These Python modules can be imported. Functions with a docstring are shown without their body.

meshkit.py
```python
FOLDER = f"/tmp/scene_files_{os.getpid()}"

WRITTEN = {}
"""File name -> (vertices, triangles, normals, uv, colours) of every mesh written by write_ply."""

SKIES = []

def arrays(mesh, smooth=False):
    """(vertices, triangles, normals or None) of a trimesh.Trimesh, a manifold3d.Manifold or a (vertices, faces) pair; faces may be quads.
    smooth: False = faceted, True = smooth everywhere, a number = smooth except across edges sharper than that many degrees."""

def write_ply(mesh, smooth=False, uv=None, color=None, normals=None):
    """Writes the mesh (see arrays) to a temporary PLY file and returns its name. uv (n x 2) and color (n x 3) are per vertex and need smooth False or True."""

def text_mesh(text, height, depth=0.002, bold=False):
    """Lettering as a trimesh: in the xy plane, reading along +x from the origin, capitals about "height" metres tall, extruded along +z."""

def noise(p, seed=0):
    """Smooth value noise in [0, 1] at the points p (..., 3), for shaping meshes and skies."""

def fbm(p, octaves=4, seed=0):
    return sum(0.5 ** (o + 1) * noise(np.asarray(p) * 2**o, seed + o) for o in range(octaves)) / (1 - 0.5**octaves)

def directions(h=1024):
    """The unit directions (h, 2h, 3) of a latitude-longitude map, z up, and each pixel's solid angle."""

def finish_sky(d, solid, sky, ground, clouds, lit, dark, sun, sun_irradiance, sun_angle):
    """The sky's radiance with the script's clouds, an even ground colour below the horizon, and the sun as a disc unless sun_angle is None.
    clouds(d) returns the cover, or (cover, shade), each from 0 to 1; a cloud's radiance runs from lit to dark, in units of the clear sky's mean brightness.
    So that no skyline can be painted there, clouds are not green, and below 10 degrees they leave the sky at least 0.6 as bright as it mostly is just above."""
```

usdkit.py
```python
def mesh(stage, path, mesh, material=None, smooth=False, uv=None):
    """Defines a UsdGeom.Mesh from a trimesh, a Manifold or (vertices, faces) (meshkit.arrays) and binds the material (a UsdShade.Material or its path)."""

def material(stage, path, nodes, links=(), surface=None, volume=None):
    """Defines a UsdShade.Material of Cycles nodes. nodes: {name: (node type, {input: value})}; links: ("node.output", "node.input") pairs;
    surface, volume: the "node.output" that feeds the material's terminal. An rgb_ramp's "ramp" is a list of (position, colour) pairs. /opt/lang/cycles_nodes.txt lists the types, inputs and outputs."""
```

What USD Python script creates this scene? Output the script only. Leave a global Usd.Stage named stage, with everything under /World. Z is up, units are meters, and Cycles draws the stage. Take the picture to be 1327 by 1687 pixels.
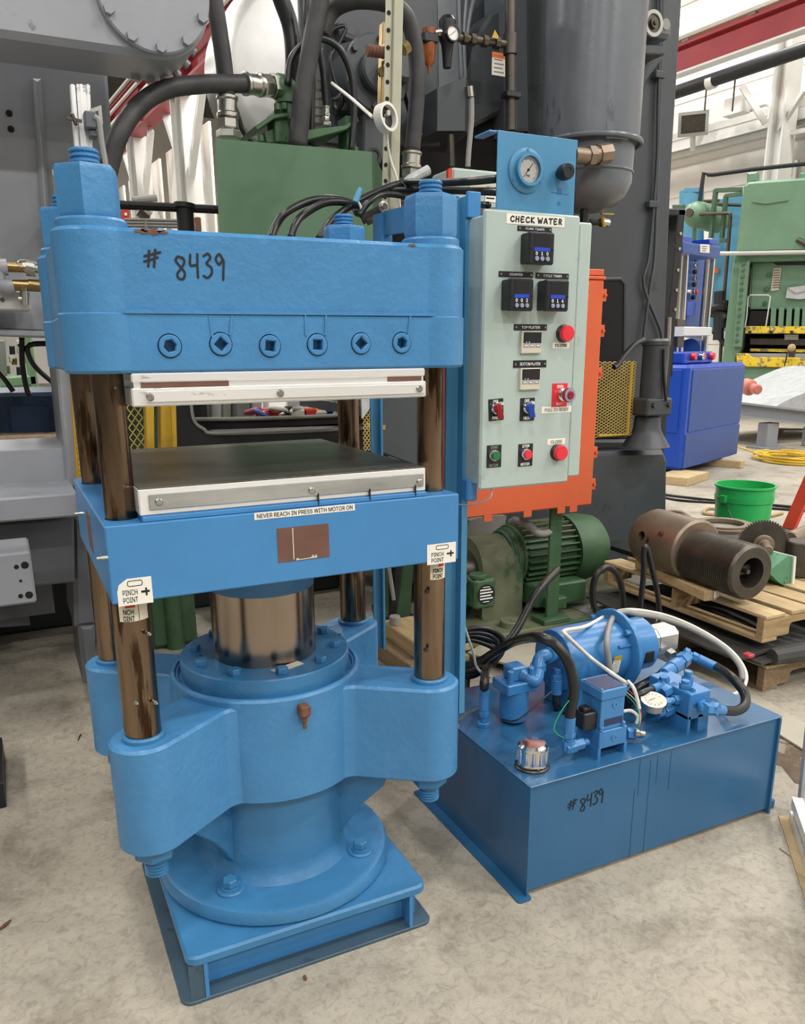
import math, random
import numpy as np, trimesh, manifold3d as m3, usdkit, meshkit
from shapely.geometry import Polygon, Point, box as sbox, LineString
from shapely.ops import unary_union
from shapely import affinity
from pxr import Usd, UsdGeom, UsdLux, UsdShade, Gf, Sdf

stage = Usd.Stage.CreateInMemory()
UsdGeom.SetStageUpAxis(stage, 'Z')
UsdGeom.Xform.Define(stage, '/World')
UsdGeom.Scope.Define(stage, '/World/Looks')
random.seed(8); rng = np.random.default_rng(8)
PI = math.pi

# ---------------------------------------------------------------- camera, lamps, exposure
IW, IH, FPX, OY = 1327, 1687, 1329.5, 102.0
PITCH, ROLL, YAW, CAMH = 0.2728, -0.0067, -0.4521, 1.6
EXPOSURE = 0.98
_cy, _sy, _cp, _sp = math.cos(YAW), math.sin(YAW), math.cos(PITCH), math.sin(PITCH)
CF = np.array([-_sy*_cp, _cy*_cp, -_sp]); _R = np.array([_cy, _sy, 0]); _U = np.cross(_R, CF)
CR, CU = math.cos(ROLL)*_R + math.sin(ROLL)*_U, -math.sin(ROLL)*_R + math.cos(ROLL)*_U
CO = np.array([0, 0, CAMH])
cam = UsdGeom.Camera.Define(stage, '/World/camera')
cam.AddTransformOp().Set(Gf.Matrix4d(*CR, 0, *CU, 0, *(-CF), 0, *CO, 1))
cam.CreateHorizontalApertureAttr(36.0)
cam.CreateFocalLengthAttr(36.0*FPX/IW)
cam.CreateVerticalApertureOffsetAttr(36.0*OY/IW)
cam.CreateClippingRangeAttr(Gf.Vec2f(0.05, 500))
cam.CreateExposureAttr(EXPOSURE)

LAMPS = [(x, y) for y in (-20, -13, -6.5, -1.2, 4.4, 10, 16, 22, 30) for x in (-6.0, -.6, 4.8, 10.5, 16.5)]
LAMP_Z, LAMP_POWER = 8.0, 40.0
def lamp_power(x, y): return LAMP_POWER*(1.9 if y > 8 else 1.2 if y < -10 else 2.3 if y < -5 else 1.35 if y < 0 else 1.0)*(1 if x < 9 else 1.6)
for i, (x, y) in enumerate(LAMPS):
    l = UsdLux.RectLight.Define(stage, f'/World/Lamps/high_bay_light_{i:03d}')
    l.CreateWidthAttr(1.1); l.CreateHeightAttr(0.5)
    l.CreateIntensityAttr(lamp_power(x, y)); l.CreateColorAttr(Gf.Vec3f(1, .97, .92))
    l.AddTranslateOp().Set(Gf.Vec3d(x, y, LAMP_Z if x < 9 else 11.5))

def at(u, v, x=None, y=None, z=None):
    """The point of the plane x=, y= or z= seen at pixel (u, v) of the 1327 x 1687 photograph."""
    d = CF + CR*(u-IW/2)/FPX - CU*(v-IH/2-OY)/FPX
    t = (x-CO[0])/d[0] if x is not None else (y-CO[1])/d[1] if y is not None else (z-CO[2])/d[2]
    return CO + t*d
def pix(p):
    d = np.asarray(p, float)-CO; w = d@CF
    return IW/2+FPX*(d@CR)/w, IH/2+OY-FPX*(d@CU)/w
def dist(p): return float((np.asarray(p, float)-CO)@CF)

# ---------------------------------------------------------------- shapes
def TM(v, f): return trimesh.Trimesh(np.asarray(v, float), np.asarray(f, int), process=False)
def cat(*ms):
    out = []
    for m in ms: out += [cat(*m)] if isinstance(m, (list, tuple)) else [m]
    return trimesh.util.concatenate(out) if len(out) > 1 else out[0]
def hull(pts):
    mm = m3.Manifold.hull_points(np.asarray(pts, float)).to_mesh()
    return TM(mm.vert_properties[:, :3], mm.tri_verts)
def box(x0, x1, y0, y1, z0, z1, b=0.0):
    x0, x1 = sorted((x0, x1)); y0, y1 = sorted((y0, y1)); z0, z1 = sorted((z0, z1))
    b = min(b, .45*min(x1-x0, y1-y0, z1-z0))
    if b <= 0:
        m = trimesh.creation.box([x1-x0, y1-y0, z1-z0]); m.apply_translation([(x0+x1)/2, (y0+y1)/2, (z0+z1)/2]); return m
    P = []
    for X, sx in ((x0, 1), (x1, -1)):
        for Y, sy in ((y0, 1), (y1, -1)):
            for Z, sz in ((z0, 1), (z1, -1)):
                P += [(X, Y+sy*b, Z+sz*b), (X+sx*b, Y, Z+sz*b), (X+sx*b, Y+sy*b, Z)]
    return hull(P)
def frame_of(d, up=(0, 0, 1)):
    d = np.asarray(d, float); d = d/np.linalg.norm(d); up = np.asarray(up, float)
    if abs(d@up) > .98: up = np.array([0, 1.0, 0]) if abs(d[1]) < .9 else np.array([1.0, 0, 0])
    a = np.cross(up, d); a /= np.linalg.norm(a); return a, np.cross(d, a), d
def beam(p0, p1, w, h, b=0.0, up=(0, 0, 1)):
    p0, p1 = np.asarray(p0, float), np.asarray(p1, float); a, c, d = frame_of(p1-p0, up); L = np.linalg.norm(p1-p0)
    m = box(-w/2, w/2, -h/2, h/2, 0, L, b); T = np.eye(4); T[:3, 0], T[:3, 1], T[:3, 2], T[:3, 3] = a, c, d, p0
    m.apply_transform(T); return m
def lathe(prof, p0=(0, 0, 0), d=(0, 0, 1), n=32, a0=0.0):
    """prof: (radius, height) pairs from the bottom up, closed by caps on the axis."""
    p0 = np.asarray(p0, float); a, c, d = frame_of(d)
    prof = [(max(r, 0), z) for r, z in prof]
    if prof[0][0] > 1e-7: prof = [(0, prof[0][1])] + prof
    if prof[-1][0] > 1e-7: prof = prof + [(0, prof[-1][1])]
    V, F, idx = [], [], []
    ang = a0 + np.arange(n)*2*PI/n
    for r, z in prof:
        if r < 1e-7: idx.append([len(V)]*n); V.append(p0+d*z)
        else:
            idx.append(list(range(len(V), len(V)+n))); V += [p0+d*z+r*(math.cos(t)*a+math.sin(t)*c) for t in ang]
    for i in range(len(prof)-1):
        A, B = idx[i], idx[i+1]
        for j in range(n):
            k = (j+1) % n
            if A[0] != A[1]: F.append((A[j], A[k], B[k] if B[0] != B[1] else B[0]))
            if B[0] != B[1]: F.append((A[j], B[k], B[j]))
    return TM(V, F)
def cyl(p0, p1, r, r1=None, n=24, b=0.0):
    p0, p1 = np.asarray(p0, float), np.asarray(p1, float); L = np.linalg.norm(p1-p0); r1 = r if r1 is None else r1
    pr = [(r-b, 0), (r, b), (r1, L-b), (r1-b, L)] if b > 0 else [(r, 0), (r1, L)]
    return lathe(pr, p0, p1-p0, n)
def hexa(p0, p1, r, a0=0.0, b=.08): # r: across corners / 2
    p0, p1 = np.asarray(p0, float), np.asarray(p1, float); L = np.linalg.norm(p1-p0)
    return lathe([(r*(1-b), 0), (r, L*.12), (r, L*.88), (r*(1-b), L)], p0, p1-p0, 6, a0)
def ring(p0, d, ro, ri, h, n=36):
    p0 = np.asarray(p0, float); a, c, d = frame_of(d); V, F = [], []
    for (r, z) in ((ri, 0), (ro, 0), (ro, h), (ri, h)):
        V += [p0+d*z+r*(math.cos(t)*a+math.sin(t)*c) for t in np.arange(n)*2*PI/n]
    for i in range(4):
        A, B = i*n, ((i+1) % 4)*n
        for j in range(n): k = (j+1) % n; F += [(A+j, A+k, B+k), (A+j, B+k, B+j)]
    return TM(V, F)
def torus(p0, d, R, r, n=36, k=10):
    p0 = np.asarray(p0, float); a, c, d = frame_of(d); V, F = [], []
    for i in range(n):
        t = 2*PI*i/n; e = math.cos(t)*a+math.sin(t)*c
        V += [p0+e*(R+r*math.cos(s))+d*r*math.sin(s) for s in np.arange(k)*2*PI/k]
    for i in range(n):
        for j in range(k):
            A, B, C, D = i*k+j, ((i+1) % n)*k+j, ((i+1) % n)*k+(j+1) % k, i*k+(j+1) % k; F += [(A, B, C), (A, C, D)]
    return TM(V, F)
def spline(pts, per=8, closed=False):
    P = [np.asarray(p, float) for p in pts]
    if len(P) < 3: return P
    Q = [2*P[0]-P[1]] + P + [2*P[-1]-P[-2]]; out = []
    for i in range(1, len(Q)-2):
        a, b, c, d = Q[i-1:i+3]
        for t in np.arange(per)/per:
            out.append(.5*(2*b+(c-a)*t+(2*a-5*b+4*c-d)*t*t+(3*b-a-3*c+d)*t**3))
    return out+[P[-1]]
def tube(pts, r, n=10, per=8, smooth=True):
    P = np.array(spline(pts, per) if smooth else pts, float); N = len(P)
    r = np.full(N, r) if np.ndim(r) == 0 else np.interp(np.linspace(0, 1, N), np.linspace(0, 1, len(r)), r)
    T = np.gradient(P, axis=0); T /= np.maximum(np.linalg.norm(T, axis=1, keepdims=True), 1e-9)
    a, _, _ = frame_of(T[0]); V, F = [], []
    for i in range(N):
        a = a-T[i]*(a@T[i]); a /= np.linalg.norm(a); c = np.cross(T[i], a)
        V += [P[i]+r[i]*(math.cos(t)*a+math.sin(t)*c) for t in np.arange(n)*2*PI/n]
    for i in range(N-1):
        for j in range(n): k = (j+1) % n; F += [(i*n+j, i*n+k, i*n+n+k), (i*n+j, i*n+n+k, i*n+n+j)]
    V += [P[0], P[-1]]; q = len(V)
    for j in range(n): k = (j+1) % n; F += [(q-2, k, j), (q-1, (N-1)*n+j, (N-1)*n+k)]
    return TM(V, F)
def extr(poly, z0, z1, b0=0.0, b1=0.0, seg=.02):
    """Upright extrusion of a shapely polygon with chamfered lower (b0) and upper (b1) rim."""
    from mapbox_earcut import triangulate_float64 as ec
    if b0 <= 0 and b1 <= 0:
        m = trimesh.creation.extrude_polygon(poly, z1-z0, engine='earcut'); m.apply_translation([0, 0, z0]); return m
    from shapely.geometry.polygon import orient
    poly = orient(poly); rings = [np.array(poly.exterior.coords)[:-1]] + [np.array(i.coords)[:-1] for i in poly.interiors]
    V, F = [], []
    def off(P, b):
        e0 = P-np.roll(P, 1, 0); e1 = np.roll(P, -1, 0)-P
        n0 = np.stack([-e0[:, 1], e0[:, 0]], 1); n1 = np.stack([-e1[:, 1], e1[:, 0]], 1)
        n0 /= np.linalg.norm(n0, axis=1, keepdims=True)+1e-12; n1 /= np.linalg.norm(n1, axis=1, keepdims=True)+1e-12
        n = n0+n1; n /= np.maximum((n*n).sum(1, keepdims=True)/2, .3); return P+b*n
    lev = ([(b0, z0)] if b0 > 0 else []) + [(0, z0+max(b0, 0)), (0, z1-max(b1, 0))] + ([(b1, z1)] if b1 > 0 else [])
    starts = []
    for b, z in lev:
        s = []
        for P in rings: s.append(len(V)); V += [(*q, z) for q in off(P, b)]
        starts.append(s)
    for L in range(len(lev)-1):
        for k, P in enumerate(rings):
            A, B, n = starts[L][k], starts[L+1][k], len(P)
            for j in range(n): q = (j+1) % n; F += [(A+j, A+q, B+q), (A+j, B+q, B+j)]
    for L, flip in ((0, True), (len(lev)-1, False)):
        pts = np.vstack([off(P, lev[L][0]) for P in rings]); ends = np.cumsum([len(P) for P in rings]).astype(np.uint32)
        t = ec(np.ascontiguousarray(pts), ends).reshape(-1, 3).astype(int)+starts[L][0]
        a, b, c = t[0]; up = np.cross(np.subtract(V[b], V[a]), np.subtract(V[c], V[a]))[2] > 0
        F += [tuple(x[::-1]) if up == flip else tuple(x) for x in t]
    return TM(V, F)
def onto(m, o, ax, ay, az=None):
    """Places a mesh made in the xy plane: its x along ax, y along ay, z along their cross product."""
    ax, ay = np.asarray(ax, float), np.asarray(ay, float); az = np.cross(ax, ay) if az is None else np.asarray(az, float)
    T = np.eye(4); T[:3, 0], T[:3, 1], T[:3, 2], T[:3, 3] = ax, ay, az, o; m = m.copy(); m.apply_transform(T)
    if np.linalg.det(T[:3, :3]) < 0: m.invert()
    return m
XZ = ((1, 0, 0), (0, 0, 1))          # drawn on a face that looks towards -y
def face(poly, y, t, b=0.0):         # polygon in (x, z), from y-t (towards the camera side) back to y
    return onto(extr(poly, 0, t, 0, b), (0, y, 0), *XZ)
def sideface(poly, x0, x1, b=0.0):   # polygon in (y, z), from x0 to x1
    return onto(extr(poly, 0, x1-x0, b, b), (x0, 0, 0), (0, 1, 0), (0, 0, 1))
def poly(*p): return Polygon([(q[0], q[-1]) for q in p])
def rrect(x0, x1, z0, z1, r, n=4): return sbox(x0+r, z0+r, x1-r, z1-r).buffer(r, quad_segs=n)
def rot(m, deg, p, axis=(0, 0, 1)):
    m = m.copy(); m.apply_transform(trimesh.transformations.rotation_matrix(math.radians(deg), axis, p)); return m
def mv(m, d): m = m.copy(); m.apply_translation(d); return m
def tomf(m):
    m = m.copy(); m.merge_vertices()
    return m3.Manifold(m3.Mesh(np.asarray(m.vertices, np.float32), np.asarray(m.faces, np.uint32)))
def cut(m, *tools):
    r = tomf(m)
    for t in tools: r = r - tomf(t)
    q = r.to_mesh(); return TM(q.vert_properties[:, :3], q.tri_verts)
def thread(p0, p1, r, pitch=.006, depth=.003, n=24):
    L = np.linalg.norm(np.subtract(p1, p0)); k = max(2, int(L/pitch)); pr = [(r-depth, 0)]
    for i in range(k): z = L*i/k; s = L/k; pr += [(r-depth, z+.05*s), (r, z+.3*s), (r, z+.7*s), (r-depth, z+.95*s)]
    pr += [(r-depth, L)]
    return lathe(pr, p0, np.subtract(p1, p0), n)
def words(text, h, o, w=None, bold=False, ax=(1, 0, 0), ay=(0, 0, 1), t=.0006, center=True):
    """Lettering on a face; o is its middle; w squeezes it to a width."""
    m = meshkit.text_mesh(text, h, t, bold); lo, hi = m.bounds
    if w: m.apply_scale([w/(hi[0]-lo[0]), 1, 1]); lo, hi = m.bounds
    if center: m.apply_translation([-(lo[0]+hi[0])/2, -h/2, 0])
    return onto(m, o, ax, ay)
def strokes(lines, w, o, ax=(1, 0, 0), ay=(0, 0, 1), t=.0006):
    """Pen strokes (lists of 2D points in metres) as thin flat ink on a face."""
    g = unary_union([LineString(np.array(spline([(*p, 0) for p in l], 6))[:, :2]).buffer(w/2, quad_segs=3) for l in lines]).simplify(w*.05)
    return cat([onto(extr(q, 0, t), o, ax, ay) for q in getattr(g, 'geoms', [g])])

# ---------------------------------------------------------------- things, parts, sub-parts
THINGS, USED = [], {}
def numbered(parent, name):
    k = USED.get((parent, name), 0); USED[(parent, name)] = k+1
    return name if k == 0 else f'{name}_{k:03d}'
GROUPS = dict(bay_column='white bay columns', bay_panel='white bay partition panels', cable_coil='loops of the black cable coil', support_timber='timbers under the blue press cabinet', storage_box='bins and boxes behind the trough', loose_cable='coloured cables in the trough',
    hydraulic_hose='black hydraulic hoses', control_cable='black control cables', electric_cable='white electric cables of the power unit', wire='thin wires at the power unit', floor_cable='hoses and cables on the far floor', wall_conduit='conduits on the right wall', machine_part='small parts seen through the throat',
    timber_board='boards under the navy housing', floor_scrap='litter on the floor', wooden_pallet='stacked wooden pallets', throat_cable='black cables in the grey press throat', guard_post='yellow guard posts', wire_mesh_guard='yellow mesh guards', crane_runway_beam='red crane runway beams', steel_plate='pale sheets on the floor', air_fitting='air fittings on the grey press', white_rope='white cords at the perforated post', scrap_piece='scraps lying on the trough')
class Thing:
    def __init__(s, name, label=None, category=None, group=None, kind=None):
        s.name, s.data, s.parts = numbered('', name), dict(label=label, category=category, group=group or GROUPS.get(name), kind=kind), []
        THINGS.append(s)
    def part(s, name, mesh, mat, under=None, label=None, smooth=32, kind=None):
        """under: the part (a value this method returned) that this one is a sub-part of."""
        path = (f'{under}/' if under else '') + numbered(s.name+'/'+(under or ''), name)
        s.parts.append((path, cat(mesh) if isinstance(mesh, (list, tuple)) else mesh, mat, label, smooth, kind)); return path
    def flush(s):
        vs = np.vstack([p[1].bounds for p in s.parts]); lo, hi = vs.min(0), vs.max(0)
        solo = len(s.parts) == 1 and s.parts[0][0] == ''
        base = np.array([(lo[0]+hi[0])/2, (lo[1]+hi[1])/2, lo[2]]); root = '/World/'+s.name
        if not solo:
            x = UsdGeom.Xform.Define(stage, root); x.AddTranslateOp().Set(Gf.Vec3d(*map(float, base)))
        for path, mesh, mat, label, smooth, kind in s.parts:
            m = mesh.copy(); m.apply_translation(-base)
            g = usdkit.mesh(stage, root+('/'+path if path else ''), m, MATS[mat], smooth=smooth)
            if solo: g.AddTranslateOp().Set(Gf.Vec3d(*map(float, base)))
            if label: g.GetPrim().SetCustomDataByKey('label', label)
            if kind: g.GetPrim().SetCustomDataByKey('kind', kind)
        p = stage.GetPrimAtPath(root)
        for k, v in s.data.items():
            if v: p.SetCustomDataByKey(k, v)
def solo(name, label, category, mesh, mat, group=None, kind=None, smooth=32):
    t = Thing(name, label, category, group, kind); t.parts.append(('', cat(mesh) if isinstance(mesh, (list, tuple)) else mesh, mat, None, smooth, None)); return t
def struct(name, mesh, mat, smooth=32): return solo(name, None, None, mesh, mat, None, 'structure', smooth)

# ---------------------------------------------------------------- materials
MATS = {}
def lin(h):
    if not isinstance(h, str): return tuple(h)
    c = [int(h[i:i+2], 16)/255 for i in (1, 3, 5)]
    return tuple(x/12.92 if x <= .04045 else ((x+.055)/1.055)**2.4 for x in c)
def sh(c, k): return tuple(max(0, min(1, x*k)) for x in c)
def M(name, color, rough=.45, metal=0.0, var=.08, vs=5.0, bump=0.0, bs=60.0, spots=None, spot_at=.68, spot_scale=9.0, stretch=None, spec=.5, dist=.004, spot_rough=None):
    """Principled surface: two tones by slow noise, fine relief, and optional patches in another colour."""
    c = lin(color)
    n = {'g': ('geometry', {}), 'mp': ('mapping', {'scale': stretch or (1, 1, 1)}),
         'n': ('noise_texture', {'scale': vs, 'detail': 5.0, 'roughness': .6}),
         'r': ('rgb_ramp', {'ramp': [(.3, sh(c, 1-var)), (.7, sh(c, 1+var))]}),
         'p': ('principled_bsdf', {'roughness': rough, 'metallic': metal, 'specular_ior_level': spec})}
    l = [('g.position', 'mp.vector'), ('mp.vector', 'n.vector'), ('n.fac', 'r.fac')]
    col = 'r.color'
    if spots:
        n['sn'] = ('noise_texture', {'scale': spot_scale, 'detail': 6.0, 'roughness': .65})
        n['sr'] = ('rgb_ramp', {'ramp': [(spot_at, (0, 0, 0)), (spot_at+.05, (1, 1, 1))]})
        n['sm'] = ('mix', {'color2': lin(spots)})
        l += [('mp.vector', 'sn.vector'), ('sn.fac', 'sr.fac'), ('sr.color', 'sm.fac'), (col, 'sm.color1')]; col = 'sm.color'
    l.append((col, 'p.base_color'))
    if bump:
        n['bn'] = ('noise_texture', {'scale': bs, 'detail': 4.0, 'roughness': .6}); n['b'] = ('bump', {'strength': bump, 'distance': dist})
        l += [('g.position', 'bn.vector'), ('bn.fac', 'b.height'), ('b.normal', 'p.normal')]
    MATS[name] = usdkit.material(stage, f'/World/Looks/{name}', n, l, surface='p.BSDF')
M('press_blue', '#4280b2', .36, bump=.42, bs=38, dist=.006, var=.07, vs=7, spots='#7a5a48', spot_at=.80, spot_scale=14)
M('steel_blue', '#3f80b8', .36, bump=.06, bs=90, var=.06, vs=5, spots='#2f5b86', spot_at=.74, spot_scale=10)
M('drip_blue', '#22496b', .3, 0, var=.05)
M('plate_navy', '#1d3058', .35, 0, var=.1, vs=30, spots='#7d8db0', spot_at=.66, spot_scale=90)
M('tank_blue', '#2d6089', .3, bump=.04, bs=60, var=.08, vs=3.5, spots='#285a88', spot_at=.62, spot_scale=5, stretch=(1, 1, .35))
M('panel_blue', '#4584ac', .42, bump=.05, bs=120, var=.04)
M('unit_blue', '#3979b2', .3, bump=.06, bs=80, var=.08, vs=9)
M('base_blue', '#3a77a6', .40, bump=.5, bs=36, var=.08, vs=6, spots='#35618c', spot_at=.7, spot_scale=12)
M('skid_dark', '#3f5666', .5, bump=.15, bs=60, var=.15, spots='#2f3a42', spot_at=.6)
M('column_steel', '#7d6b5a', .22, 1.0, var=.34, vs=16, stretch=(1, 1, .12), bump=.03, bs=120, spots='#453528', spot_at=.57, spot_scale=14)  # brown steel; dark and bright reflection streaks are painted along its height
M('ram_steel', '#978a7e', .2, 1.0, var=.12, vs=6, stretch=(1, 1, .3), spots='#8a7262', spot_at=.6, spot_scale=5)
M('platen_steel', '#6a6963', .4, .65, var=.2, vs=3, bump=.02, bs=200, spots='#55544f', spot_at=.56, spot_scale=2.5)
M('aluminium', '#f0f0ef', .3, .45, var=.05, vs=9, stretch=(.3, 1, 1), bump=.03, bs=90, spots='#9a9794', spot_at=.63, spot_scale=18)
M('bright_bar', '#b4b7b8', .3, .8, var=.3, vs=12, stretch=(.25, 1, 1), spots='#6f6c6a', spot_at=.66, spot_scale=22)
M('cast_aluminium', '#c4c4c1', .38, .85, var=.08, vs=20)
M('post_grey', '#a5a491', .5, .2, var=.08, vs=8)
M('chrome', '#dcdcde', .16, 1.0, var=.02)
M('drum_silver', '#b9b8b6', .32, .7, var=.2, vs=2.5, bump=.06, bs=6)
M('floor_dirt', '#5f5040', .85, 0, var=.3, vs=16, bump=.3, bs=60, spots='#8d8272', spot_at=.55, spot_scale=9)
M('zinc', '#b8b6ae', .3, .95, var=.08, vs=30)
M('brass', '#9a8458', .3, .95, var=.1, vs=30)
M('rust', '#6e4a3a', .8, 0, var=.25, vs=60, bump=.3, bs=150)
M('brown_scale', '#6a4a40', .55, 0, var=.12, vs=20, bump=.05)
M('white_label', '#e6e3da', .5, 0, var=.03)
M('worn_label', '#dcd3bf', .5, 0, var=.08, vs=30, spots='#8a6a4c', spot_at=.66, spot_scale=40)
M('ink', '#15161c', .5, 0, var=0)
M('faded_ink', '#8a8a86', .6, 0, var=0)
M('white_ink', '#efefec', .5, 0, var=0)
M('red_ink', '#c23a30', .5, 0, var=0)
M('black_plastic', '#1b1c22', .38, 0, var=.1, vs=20)
M('dark_void', '#0b0c0f', .8, 0, var=0)
M('enclosure_grey', '#a9b8b4', .38, 0, var=.04, vs=4, bump=.03, bs=150, spots='#97a5a1', spot_at=.64, spot_scale=6)
M('orange', '#d2603a', .42, 0, var=.06, vs=4, bump=.03, spots='#8e3a22', spot_at=.74, spot_scale=8)
M('red_plastic', '#d8323f', .3, 0, var=.03)
M('dark_red_plastic', '#8e1822', .3, 0, var=.03)
M('green_plastic', '#2d6b3c', .35, 0, var=.03)
M('blue_plastic', '#20409a', .35, 0, var=.03)
M('blue_screen', '#2a48b8', .3, 0, var=.05)
M('knob_grey', '#8c93ab', .4, 0, var=.05)
M('cream_plastic', '#c3bfae', .45, 0, var=.04)
M('rubber', '#1b1c1e', .34, 0, var=.12, vs=25, bump=.05, bs=80)
M('hose_grey', '#303032', .6, 0, var=.16, vs=12, bump=.08, bs=60)
M('cable_grey', '#8f8f8c', .5, 0, var=.06)
M('cable_white', '#d8d5cb', .45, 0, var=.05)
M('machine_grey', '#92959c', .4, 0, var=.07, vs=3, bump=.05, bs=40, spots='#5e6167', spot_at=.66, spot_scale=3)
M('machine_grey_dark', '#5c5f65', .5, 0, var=.1, vs=3, bump=.05, bs=40)
M('dark_paint', '#43484d', .42, 0, var=.1, vs=2.5, bump=.12, bs=18, spots='#383c40', spot_at=.6, spot_scale=4)
M('vessel_paint', '#646a71', .3, 0, var=.1, vs=3, bump=.25, bs=16, spots='#4b4e52', spot_at=.62, spot_scale=5, stretch=(1, 1, .4))
M('black_paint', '#1c1e21', .5, 0, var=.2, vs=6, bump=.08)
M('green_box', '#4d6d53', .42, 0, var=.04, vs=3, bump=.03, bs=70)
M('green_paint', '#3f5f41', .5, 0, var=.16, vs=7, bump=.1, bs=50, spots='#6b6b58', spot_at=.64, spot_scale=6)
M('dusty_green', '#6b6f57', .6, 0, var=.14, vs=6, bump=.08, bs=50, spots='#3f5f41', spot_at=.56, spot_scale=4)
M('sage', '#688a70', .5, 0, var=.08, vs=2.5, bump=.12, bs=14, spots='#6c8873', spot_at=.64, spot_scale=3)
M('sage_dark', '#4a6652', .5, 0, var=.12, vs=3, bump=.1, bs=14)
M('royal_blue', '#1446b0', .3, 0, var=.06, vs=2, bump=.02)
M('royal_blue_dark', '#1f4a92', .36, 0, var=.08, vs=2)
M('sky_blue', '#5a9dbf', .45, 0, var=.08, vs=2)
M('mesh_yellow', '#c4aa5c', .5, 0, var=.05)
M('yellow', '#c29c30', .5, 0, var=.08, vs=6, spots='#6b5a2a', spot_at=.68, spot_scale=5)
M('worn_yellow', '#e6c52c', .5, 0, var=.08, vs=6, spots='#8b8064', spot_at=.52, spot_scale=9)
M('red_paint', '#c83a2a', .4, 0, var=.08, vs=4)
M('crane_red', '#9a2f38', .5, 0, var=.1, vs=1.5, bump=.03)
M('white_paint', '#e6e3dc', .5, 0, var=.05, vs=1.2)
M('ceiling_grey', '#565552', .7, 0, var=.05, vs=1)
M('white_steel', '#dcdcd8', .45, 0, var=.05, vs=1.5)
M('shadow_grey', '#8e8d88', .6, 0, var=.08, vs=2)  # plain mid grey for pipes, boxes and boards
M('brown_steel', '#897a69', .42, .55, var=.18, vs=9, bump=.05, bs=60, spots='#4d4238', spot_at=.62, spot_scale=7)
M('dark_steel', '#57524b', .38, .7, var=.18, vs=14, bump=.04)
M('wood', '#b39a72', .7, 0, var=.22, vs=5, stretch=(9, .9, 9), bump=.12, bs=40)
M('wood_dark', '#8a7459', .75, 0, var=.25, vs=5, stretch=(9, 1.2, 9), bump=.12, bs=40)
M('wood_cross', '#a58c66', .72, 0, var=.22, vs=5, stretch=(.9, 9, 9), bump=.12, bs=40)
M('pail_green', '#2bb35f', .38, 0, var=.03)
M('pale_plate', '#aaa595', .6, 0, var=.1, vs=4, bump=.04, spots='#8a836f', spot_at=.64, spot_scale=4)
M('rubber_sheet', '#3d3d3c', .65, 0, var=.2, vs=6, bump=.1)
M('white_sheet', '#b4b7ba', .35, 0, var=.12, vs=7, bump=.5, bs=9, dist=.03)
M('yellow_cord', '#e2bd33', .5, 0, var=.1)
M('red_cord', '#b8404a', .5, 0, var=.1)
M('blue_cord', '#3b58a8', .5, 0, var=.1)
M('navy', '#17304f', .45, 0, var=.15, vs=5)
M('light_green', '#86b080', .5, 0, var=.08)
M('lamp_body', '#b8b8b4', .4, 0, var=.05)
M('gauge_white', '#efeeea', .35, 0, var=.01)
M('amber', '#8a4b1e', .25, 0, var=.1)
M('skin_orange', '#e8722c', .4, 0, var=.05)
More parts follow.
